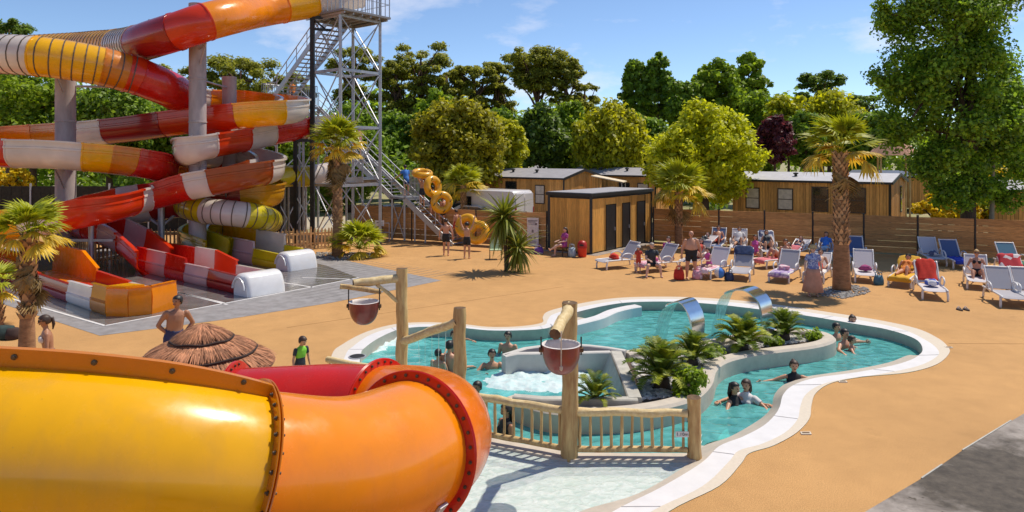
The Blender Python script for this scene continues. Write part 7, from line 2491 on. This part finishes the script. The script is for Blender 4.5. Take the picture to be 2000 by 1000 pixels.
def finish_people():
    for q in PEND:
        COL.objects.link(q['raw'])
    dg = bpy.context.evaluated_depsgraph_get()
    for lo in [o for o in bpy.data.objects if o.type == 'FONT']:
        me = bpy.data.meshes.new_from_object(lo.evaluated_get(dg))
        n = bpy.data.objects.new('lettering', me); COL.objects.link(n)
        n.parent = lo.parent; n.location = lo.location; n.rotation_euler = lo.rotation_euler
        bpy.data.objects.remove(lo)
    for q in PEND:
        ev = q['raw'].evaluated_get(dg)
        me = bpy.data.meshes.new_from_object(ev)
        nv = len(me.vertices)
        co = np.empty(nv * 3, np.float32); me.vertices.foreach_get('co', co); co = co.reshape(-1, 3).astype(np.float64)
        no = np.empty(nv * 3, np.float32); me.vertices.foreach_get('normal', no); no = no.reshape(-1, 3).astype(np.float64)
        faces = [tuple(p.vertices) for p in me.polygons]
        fc = np.array([co[list(f)].mean(0) for f in faces])
        best = np.full(len(fc), 1e9); lab = np.zeros(len(fc), int)
        for i, (tg, a, b, r) in enumerate(q['seg']):
            a_, b_ = np.array(a), np.array(b); ab = b_ - a_
            u = np.clip(((fc - a_) @ ab) / max(1e-9, ab @ ab), 0, 1)
            d = np.linalg.norm(fc - (a_ + u[:, None] * ab), axis=1) / r
            m = d < best; best[m] = d[m]; lab[m] = i
        tags = np.array([s[0] for s in q['seg']])[lab]
        t, hs = q['t'], q['hs']
        # body with fingers, eyes and mouth in one mesh
        mb = MB(); mb.add(co.tolist(), faces)
        for e in q['extras']: mb.add(e.v, e.f)
        hc, hu, hf, sd = q['hc'], q['hu'], q['hf'], q['hsd']
        mb.mi = 1
        for s in (-1, 1):
            c = hc + sd * s * .021 * hs + hf * .0515 * hs + hu * .006 * hs
            mb.lathe([(0, -.005 * hs), (.0065 * hs, -.002 * hs), (.0065 * hs, .002 * hs), (0, .004 * hs)], 8, c, ax=hf)
        mb.mi = 2
        c = hc - hu * .029 * hs + hf * .054 * hs
        mb.obox(c, sd * .014 * hs, hu * .004 * hs, hf * .005 * hs)
        mb.mi = 0
        body = mb.build('body', [SKIN[q['skin']], m_eye, m_lip], t, True, local=True)
        def piece(name, mask, mat, push, smooth=True):
            idx = np.nonzero(mask)[0]
            if len(idx) == 0: return
            used = sorted({v for i in idx for v in faces[i]})
            mp = {v: k for k, v in enumerate(used)}
            n_ = len(used)
            outv = co[used] + no[used] * push
            inv = co[used] + no[used] * .002
            fs = [tuple(mp[v] for v in faces[i]) for i in idx]
            # close the hem so that the cloth has thickness
            ec = {}
            for f in fs:
                for a, b in zip(f, f[1:] + f[:1]):
                    ec[(a, b)] = 1
            hem = [(a, b) for (a, b) in ec if (b, a) not in ec]
            m2 = MB(); m2.add(outv.tolist() + inv.tolist(), fs + [(b, a, a + n_, b + n_) for a, b in hem])
            m2.build(name, mat, t, smooth, local=True)
        for name, tgs, mat in q['wear']:
            piece(name, np.isin(tags, tgs), CLO[mat], .006 * q['h'] if name not in ('shirt', 'dress') else .011 * q['h'])
        # hair
        rel = fc - np.array(hc)
        up = rel @ np.array(hu) / hs; fw = rel @ np.array(hf) / hs
        if q['style'] != 'bald':
            m = (tags == 'head') & ((up > .030) | ((fw < -.004) & (up > -.028)) | ((fw < .016) & (up > .0)))
            piece('hair', m & ~((fw > .034) & (up < .036)), HAIR[q['hair']], .009 * hs)
        if q['style'] in ('long', 'tail', 'bun'):
            b0 = hc - hf * .045 * hs + hu * .015 * hs
            if q['style'] == 'long':
                m3 = etube([b0 + hu * .03 * hs, b0 - hu * .03 * hs, b0 - hu * .09 * hs - hf * .012 * hs, b0 - hu * .15 * hs - hf * .01 * hs], [.035 * hs, .052 * hs, .05 * hs, .02 * hs], [.02 * hs, .026 * hs, .02 * hs, .008 * hs], sd)
            elif q['style'] == 'tail':
                m3 = etube([b0 + hf * .01 * hs, b0 - hf * .03 * hs, b0 - hf * .035 * hs - hu * .07 * hs, b0 - hf * .02 * hs - hu * .13 * hs], [.016 * hs, .022 * hs, .02 * hs, .006 * hs], [.016 * hs, .02 * hs, .017 * hs, .006 * hs], sd)
            else:
                m3 = capsule(b0 + hu * .03 * hs, b0 + hu * .035 * hs, .026 * hs, .026 * hs)
            m3.build('hair_tail' if q['style'] == 'tail' else 'hair_back', HAIR[q['hair']], t, True, local=True)
        bpy.data.objects.remove(q['raw'])
def hat(q_t, base, info, mat, brim=.16):
    pass
SHORTS = lambda m: ('swim_shorts', ('pelvis', 'thigh_up'), m)
BRIEF = lambda m: ('swim_briefs', ('pelvis',), m)
TOPP = lambda m: ('bikini_top', ('bust',), m)
ONEP = lambda m: ('swimsuit', ('pelvis', 'belly', 'bust', 'chest'), m)
SHIRT = lambda m: ('shirt', ('belly', 'chest', 'bust', 'sleeve', 'pelvis'), m)
WETS = lambda m: ('wetsuit', ('belly', 'chest', 'pelvis', 'sleeve', 'thigh_up', 'arm'), m)
def last():
    return PEND[-1]
def add_part(name, mb, mat, smooth=True):
    return mb.build(name, mat, PEND[-1]['t'], smooth, local=True)
def sunglasses():
    q = last(); hc, hu, hf, sd, hs = q['hc'], q['hu'], q['hf'], q['hsd'], q['hs']
    mb = MB()
    for s in (-1, 1):
        mb.obox(hc + sd * s * .022 * hs + hf * .058 * hs + hu * .008 * hs, sd * .018 * hs, hu * .012 * hs, hf * .003 * hs)
        mb.beam(hc + sd * s * .042 * hs + hf * .055 * hs + hu * .010 * hs, hc + sd * s * .052 * hs - hf * .01 * hs + hu * .010 * hs, .003 * hs, .004 * hs)
    mb.obox(hc + hf * .061 * hs + hu * .010 * hs, sd * .008 * hs, hu * .003 * hs, hf * .003 * hs)
    add_part('sunglasses', mb, m_black, False)
def straw_hat(mat, brim=.125):
    q = last(); hc, hu, hf, sd, hs = q['hc'], q['hu'], q['hf'], q['hsd'], q['hs']
    mb = MB(); mb.lathe([(brim * hs, .022 * hs), (.066 * hs, .034 * hs), (.064 * hs, .05 * hs), (.056 * hs, .085 * hs), (.03 * hs, .095 * hs), (0, .096 * hs)], 20, hc, ax=hu)
    add_part('sun_hat', mb, mat)

GP = 'people bathing in the pool'
# ---- around the foreground
person('shirtless dark haired man standing with his hands on his hips behind the thatched parasol', gp(339, 13.9), R(38), 1.72,
       dict(uaL=(.55, .3, -.9), faL=(-.6, -.15, -.6), uaR=(-.5, .3, -.9), faR=(.55, -.2, -.6), look=R(-50), torso=(.10, -.06, 1), head=(.05, -.1, 1)), 'brown', 'black', (SHORTS('navy'),), 1.06)
person('woman in dark sunglasses with tied back hair behind the yellow tube', gp(96, 12.7), R(-55), 1.62, dict(head=(0, -.12, 1), torso=(0, -.1, 1)), 'brown', 'brown', (('bikini_top', ('bust',), 'white'), BRIEF('navy')), 1, 'tail', female=True)
sunglasses()
person('small child in a green and dark swim vest looking down beside the pool rim', gp(586, 13.1), R(50), 1.12, dict(head=(0, -.45, 1), torso=(0, -.12, 1), uaR=(-.2, .1, -1), look=R(10)), 'tan', 'brown', (('swim_vest', ('chest', 'bust'), 'green'), ('swim_shorts', ('pelvis', 'thigh_up', 'belly', 'sleeve'), 'dark')), 1, 'short', child=True)
# ---- around the tower stairs
person('man in black shorts with his back to us at the foot of the tower stairs', G(871, 499), R(175), 1.68, dict(thL=(.05, -.28, -1), shR=(-.02, .25, -1), uaL=(.4, .1, -1), uaR=(-.4, .1, -1)), 'ruddy', 'brown', (SHORTS('black'),))
_, pb, _ = person('person in black shorts carrying a double yellow tube overhead', G(912, 505), R(160), 1.60, dict(uaL=(.5, -.1, 1), faL=(.2, -.1, 1), uaR=(-.5, -.1, 1), faR=(-.2, -.1, 1), head=(0, -.05, 1)), 'tan', 'black', (SHORTS('black'),))
ride_tube('double yellow ride tube carried overhead at the foot of the stairs', AT(922, 447, 33.6), (-.35, -.80, .42), (.85, .15, -.62), True, .42, .20)
person('person in red climbing the first steps of the tower stairs', sp(.35) + Z * .05, R(-120), 1.5, dict(thL=(.05, -.45, -1), shL=(.02, .3, -1)), 'ruddy', 'brown', (SHORTS('red'),))
def on_stairs(tt, off): 
    q = sp(tt, off); q.z = .642 * min(tt, 3.6) + .10; return q
person('climber in the middle of the lower flight holding a yellow tube', on_stairs(1.2, .1), R(-125), 1.6, dict(thL=(.05, -.5, -1), shL=(.02, .35, -1), uaR=(-.7, -.1, .2), faR=(-.4, -.3, .7)), 'ruddy', 'brown', (SHORTS('black'),))
ride_tube('yellow ride tube held upright by the lowest climber', on_stairs(.85, .55) + Z * 1.55, (.35, -.9, .05), (.55, .1, .8), False, .41, .19)
person('climber in a red top higher on the lower flight', on_stairs(2.0, .1), R(-125), 1.6, dict(thR=(-.05, -.5, -1), shR=(-.02, .35, -1), uaL=(.6, -.1, .5), faL=(.2, -.3, .8)), 'ruddy', 'black', (SHORTS('black'), ('swim_top', ('chest', 'bust'), 'red')), female=True)
ride_tube('yellow ride tube slanting beside the middle climber', on_stairs(1.55, .5) + Z * 1.9, (.75, -.60, .1), (.35, .1, .9), False, .41, .19)
person('climber with a yellow tube on his head near the stair landing', on_stairs(2.75, .1), R(-125), 1.62, dict(uaL=(.6, -.1, .9), faL=(-.2, -.1, 1), uaR=(-.6, -.1, .9), faR=(.2, -.1, 1)), 'tan', 'black', (SHORTS('dark'),))
ride_tube('yellow ride tube lying flat on the head of the third climber', on_stairs(2.75, .1) + Z * 1.80, (.1, -.25, .95), (.9, .3, .1), False, .41, .18)
person('person in a bright blue shirt on the stair landing', on_stairs(4.0, .1), R(-140), 1.68, dict(torso=(0, -.25, 1), uaL=(.5, -.2, -.8), faL=(.2, -.6, -.3)), 'tan', 'brown', (SHIRT('blue'), SHORTS('navy')))
person('person in orange standing on the high left landing of the tower', V((*sp(13.7, .8).xy, zl + .06)), R(60), 1.6, None, 'ruddy', 'brown', (SHIRT('orange'), SHORTS('navy')))
person('person in orange shorts waiting on the top platform of the tower', V((*(cen + A_DIR * .3).xy, TOPZ)), R(40), 1.7, dict(uaL=(.6, 0, -.8)), 'ruddy', 'brown', (SHORTS('orange'),))
person('person in pink halfway up the long flight inside the tower', V((*sp(8.2).xy, sp(8.2).z - .6)), R(-120), 1.65, dict(thL=(.05, -.45, -1), shL=(.02, .3, -1)), 'fair', 'brown', (SHIRT('pink'), SHORTS('navy')), female=True)

# ---- at the cabin
q = G(1102, 500)
t = thing('low_stool', 'low dark stool under the woman seated at the cabin wall', 'stool', q)
MB().lathe([(0, .36), (.18, .36), (.19, .39), (.17, .42), (0, .425)], 14, q).build('seat', m_logend, t, 'auto')
for k in range(3):
    e = V((math.cos(k * 2.1), math.sin(k * 2.1), 0))
    MB().tube([q + e * .17, q + e * .1 + Z * .37], .02, 6).build('leg', m_logend, t)
person('dark haired woman in a magenta top sitting cross legged against the cabin wall', q + Z * .52, R(-62), 1.68, dict(torso=(0, .12, 1), head=(0, -.1, 1), thL=(.12, -1, .12), shL=(-.25, -.55, -.35), thR=(-.05, -1, -.02), shR=(0, -.05, -1), uaL=(.2, -.3, -.8), faL=(-.2, -.9, -.1), uaR=(-.2, -.3, -.8), faR=(.2, -.9, -.1)), 'fair', 'brown', (SHIRT('magenta'), SHORTS('magenta')), 1, 'long', stand=False, female=True)

# ---- among the loungers
person('stout bald man in black trunks standing among the loungers', gp(1350, 25.6), R(-6), 1.76, dict(uaL=(.42, .05, -1), uaR=(-.42, .05, -1), faL=(.10, -.2, -1), faR=(-.10, -.2, -1), thL=(.14, 0, -1), thR=(-.14, 0, -1)), 'ruddy', 'grey', (BRIEF('black'), ('swim_trunks', ('thigh_up',), 'black')), 1.32, 'bald')
person('little child in red standing beside the first lounger', gp(1247, 26.9), R(15), 1.02, dict(uaL=(.3, -.3, -.8), faL=(.1, -.8, .1)), 'fair', 'blond', (SHIRT('red'), SHORTS('red')), 1, child=True)
straw_hat(CLO['white'], .09)
def on_lounger(k, y=.10, z=.47, x=0):
    c, rz, ang = LGS[k]
    return loc2w(c, rz, (x, y, z)), rz, R(ang)
def lie(label, k, h, skin, hair, wear, style, female, pose=None, y=.02, z=.47, **kw):
    q, rz, a = on_lounger(k, y, z)
    p = dict(torso=(0, math.cos(a), math.sin(a)), head=(0, math.cos(a) * .7, math.sin(a) + .2), thL=(.12, -1, .02), thR=(-.12, -1, .02), shL=(.03, -1, -.04), shR=(-.03, -1, -.04), uaL=(.35, -.2, -.75), faL=(-.15, -.8, -.12), uaR=(-.35, -.2, -.75), faR=(.15, -.8, -.12))
    p.update(pose or {})
    return person(label, q, rz, h, p, skin, hair, wear, 1, style, stand=False, female=female, **kw)
q, rz, a = on_lounger('a', -.35, .47, .3)
person('pale legged person sitting sideways on the first lounger behind the child in red', gp(1272, 26.3) + Z * .47, R(8), 1.68, dict(torso=(0, -.12, 1), thL=(.3, -1, .02), shL=(.1, -.1, -1), thR=(-.45, -1, .02), shR=(-.25, -.15, -1), uaL=(.3, -.4, -.8), faL=(-.2, -.8, -.1), uaR=(-.3, -.4, -.8), faR=(.2, -.8, -.1)), 'fair', 'grey', (SHIRT('dark'), SHORTS('black')), 1.05, stand=False)
person('person in purple reclining behind the pink lounger', gp(1303, 28.6) + Z * .47, R(-30), 1.62, dict(torso=(0, .35, 1), thL=(.12, -1, .1), thR=(-.12, -1, .1), shL=(0, -.5, -.8), shR=(0, -.5, -.8)), 'fair', 'brown', (SHIRT('magenta'), SHORTS('pink')), 1, 'long', stand=False, female=True)
q, rz, a = on_lounger('c', -.38, .46)
person('girl in a pink swimsuit sitting on the end of a lounger with a blue ball', q, rz - .35, 1.40, dict(torso=(0, -.15, 1), head=(0, -.2, 1), thL=(.25, -1, .0), shL=(.05, -.25, -1), thR=(-.2, -1, .0), shR=(-.05, -.2, -1), uaL=(.3, -.5, -.8), faL=(.0, -.9, .1), uaR=(-.3, -.5, -.8), faR=(.0, -.9, .0)), 'fair', 'brown', (ONEP('pink'),), 1, 'tail', stand=False, female=True)
bq = AT(1406, 533, 25.3)
tb = thing('beach_ball', 'blue beach ball beside the girl in the pink swimsuit', 'ball', bq)
for k, m in enumerate(('blue', 'navy', 'blue', 'white', 'blue', 'navy')):
    mb = MB(); rr = []
    for i in range(9):
        th = PI * i / 8
        rr.append([bq + V((math.cos(k * PI / 3 + PI / 3 * j / 4) * math.sin(th), math.sin(k * PI / 3 + PI / 3 * j / 4) * math.sin(th), math.cos(th))) * .2 for j in range(5)])
    mb.loft(rr, False); link('ball_panel', mb.mesh('ball_panel', CLO[m], True), tb)
lie('woman lying with bent knees on the rose mat', 'i', 1.66, 'ruddy', 'brown', (ONEP('orange'),), 'long', True, dict(thL=(.1, -.8, .65), shL=(.03, -.45, -.9), thR=(-.1, -.7, .75), shR=(-.03, -.45, -.9)))
lie('sunbather in an orange swimsuit lying on the gold towel', 'p', 1.68, 'ruddy', 'black', (ONEP('orange'),), 'short', True, dict(thL=(.1, -.85, .5), shL=(.03, -.6, -.75)))
sunglasses()
lie('woman in a black bikini sitting up on a lounger at the right', 'r', 1.68, 'ruddy', 'blond', (TOPP('black'), BRIEF('black')), 'bun', True, dict(torso=(0, .25, 1), head=(0, -.05, 1), thL=(.14, -.85, .4), shL=(.03, -.55, -.75), thR=(-.14, -.9, .3), shR=(-.03, -.6, -.7)))
sunglasses()
_, pb, off = person('elderly woman in a straw hat, flowered blouse and long salmon skirt by the palm', gp(1588, 22.4), R(-8), 1.62, dict(uaL=(.3, .02, -1), uaR=(-.3, .02, -1), look=R(15)), 'fair', 'grey', (SHIRT('floral'),), 1.12, 'short', female=True)
straw_hat(M('straw_hat', (.55, .36, .17), rough=.9, var=.2, scale=20), .10)
mb = MB(); hh = 1.62
mb.lathe([(.20 * 1, .03), (.24, -.12), (.285, -.45), (.335, -.72), (.325, -.725), (.27, -.45), (.22, -.12), (.17, .03)], 28, (0, 0, 0), sy=.78)
for i, q in enumerate(mb.v):
    a = math.atan2(q[1], q[0]); r = 1 + .05 * math.sin(a * 7) * min(1, max(0, -q[2]) / .5)
    mb.v[i] = (q[0] * r, q[1] * r, q[2])
add_part('skirt', mb, CLO['salmon'])
person('dark haired person in sky blue reclining left of the palm trunk', on_lounger('k', .02, .47)[0], R(-30), 1.66, dict(torso=(0, .6, .7), head=(0, .1, 1), thL=(.12, -1, .35), shL=(0, -.6, -.7), thR=(-.12, -1, .25), shR=(0, -.7, -.6)), 'tan', 'black', (SHIRT('blue'), SHORTS('navy')), 1, 'long', stand=False, female=True)

lie('woman with brown hair sunbathing on the low lounger with white towels', 'h', 1.64, 'ruddy', 'brown', (BRIEF('navy'), TOPP('navy')), 'long', True)
lie('person in a white shirt reclining on the white lounger by the fence', 'f', 1.66, 'tan', 'brown', (SHIRT('white'), SHORTS('navy')), 'short', False, dict(thL=(.1, -.8, .6), shL=(.03, -.45, -.9)))
lie('tanned person lying on the pale lounger behind the straw hatted woman', 'y', 1.66, 'tan', 'black', (SHORTS('red'),), 'short', False)
lie('fair legged bather lying among dark bags in the back row', 'x', 1.62, 'fair', 'brown', (ONEP('dark'),), 'long', True)
lie('sunbather with pale skin on the grey lounger by the fence palm', 'w', 1.66, 'fair', 'brown', (ONEP('red'),), 'long', True, dict(thL=(.1, -.85, .5), shL=(.03, -.5, -.8)))
person('woman in pink sitting on the deck between the back row loungers', gp(1475, 29.6) + Z * .42, R(-20), 1.6, dict(torso=(0, .1, 1), thL=(.2, -1, .05), shL=(.05, -.2, -1), thR=(-.2, -1, .05), shR=(-.05, -.2, -1), uaL=(.3, -.4, -.8), faL=(-.1, -.9, .1)), 'ruddy', 'brown', (ONEP('pink'),), 1, 'long', stand=False, female=True)
person('dark haired bather sitting behind the woman on the rose mat', gp(1534, 27.6) + Z * .45, R(-30), 1.66, dict(torso=(0, .1, 1), thL=(.2, -1, .05), shL=(.05, -.2, -1), thR=(-.2, -1, .05), shR=(-.05, -.2, -1), uaL=(.3, -.4, -.8), faL=(-.1, -.9, .1)), 'ruddy', 'brown', (SHORTS('red'),), 1, 'short', stand=False)
lie('person with dark hair lying on the blue lounger in the back row', 'e', 1.66, 'ruddy', 'brown', (SHORTS('red'),), 'short', False, dict(thL=(.1, -.8, .6), shL=(.03, -.45, -.9)))
lie('sunbather with bent knees on the zigzag towel lounger', 'g', 1.66, 'tan', 'brown', (ONEP('dark'),), 'long', True, dict(thL=(.1, -.8, .6), shL=(.03, -.45, -.9), thR=(-.1, -.8, .5), shR=(-.03, -.5, -.9)))
# ---- in the pool
def bather(label, px, py_head, above, yaw, skin, hair, pose=None, wear=(), style='short', female=False, h=1.7, child=False, **kw):
    """head top seen at (px, py_head), 'above' metres over the water"""
    z = ZW + above
    Y = (H - z) * F / (py_head - HY)
    c = V(((px - 1000) * Y / F, Y, z - h * .46 - .0))
    p = dict(uaL=(.9, -.35, -.35), faL=(.5, -.8, -.1), uaR=(-.9, -.35, -.35), faR=(-.5, -.8, -.1), thL=(.12, -.45, -.9), shL=(.03, .3, -1), thR=(-.12, -.3, -1), shR=(-.03, .3, -1))
    p.update(pose or {})
    return person(label, c, R(yaw), h, p, skin, hair, wear, 1, style, GP, child, False, female, **kw)
bather('man with wet black hair standing in the pool just behind the spa wall', 992, 650, .52, -20, 'tan', 'black', dict(uaL=(.25, 0, -1), uaR=(-.25, 0, -1)), (SHORTS('navy'),))
bather('swimmer with folded arms in front of the spa foam', 961, 685, .40, 8, 'tan', 'black', dict(uaL=(.7, -.5, -.5), faL=(-.6, -.6, .1), uaR=(-.7, -.5, -.5), faR=(.6, -.6, .1)), (SHORTS('black'),))
bather('tall bather with his back to us under the slanted beam', 878, 668, .66, 165, 'tan', 'black', dict(uaL=(.35, -.3, -1), uaR=(-.35, -.3, -1)), (SHORTS('dark'),))
bather('shorter bather standing left of the tall one under the beam', 856, 684, .50, 150, 'tan', 'black', dict(uaL=(.3, -.3, -1), uaR=(-.3, -.3, -1)), (BRIEF('dark'),), h=1.45)
bather('child held up behind the tall bather near the left bay', 886, 650, .50, 30, 'tan', 'brown', dict(uaL=(.8, -.3, .2), uaR=(-.5, -.4, -.6)), (BRIEF('red'),), h=1.2, child=True)
bather('dark head of a swimmer just above the orange tube', 851, 731, .22, 10, 'tan', 'black', None, (SHORTS('black'),))
bather('swimmer whose dark head shows behind the knotty log post', 932, 748, .30, -30, 'brown', 'black', None, (SHORTS('black'),))
bather('bather in a dark swimsuit close behind the fence pickets', 988, 792, .50, -60, 'brown', 'black', dict(uaL=(.3, -.2, -1), uaR=(-.3, -.2, -1)), (ONEP('black'),), 'long', True)
bather('person leaning back in the spa foam behind the hanging bucket', 1133, 688, .35, -40, 'ruddy', 'brown', dict(torso=(0, .5, .9)), (SHORTS('red'),))
bather('leftmost dark haired swimmer of the group at the right of the island', 1634, 633, .42, 30, 'tan', 'black', None, (SHORTS('black'),))
bather('swimmer with outstretched arms in the middle of the right group', 1650, 645, .44, 35, 'tan', 'black', dict(uaL=(1, -.3, -.1), faL=(1, -.3, -.1)), (SHORTS('navy'),))
bather('child swimming lowest in the group right of the island', 1664, 660, .30, 60, 'ruddy', 'brown', None, (BRIEF('orange'),), h=1.3, child=True)
bather('woman leaning an arm on the rim at the far right of the pool', 1665, 618, .42, -15, 'tan', 'brown', dict(uaL=(1, .25, .05), faL=(1, .25, -.02), uaR=(-.3, -.1, -1)), (ONEP('black'),), 'bun', True)
bather('lone bather with spread arms near the inner bend of the rim', 1551, 707, .42, -10, 'tan', 'brown', dict(uaL=(1, -.1, -.3), faL=(1, .1, .05), uaR=(-1, -.1, -.35), faR=(-.9, -.3, -.1)), (ONEP('black'),), 'bun', True)
bather('dark haired swimmer at the left of the embracing pair', 1435, 750, .38, 40, 'tan', 'black', dict(uaL=(.5, -.8, -.2), faL=(.1, -1, .1)), (ONEP('black'),), 'long', True)
bather('swimmer with long hair at the right of the embracing pair', 1457, 744, .40, -40, 'tan', 'brown', dict(uaR=(-.5, -.8, -.2), faR=(-.1, -1, .1)), (SHIRT('white'),), 'long', True)
finish_people()
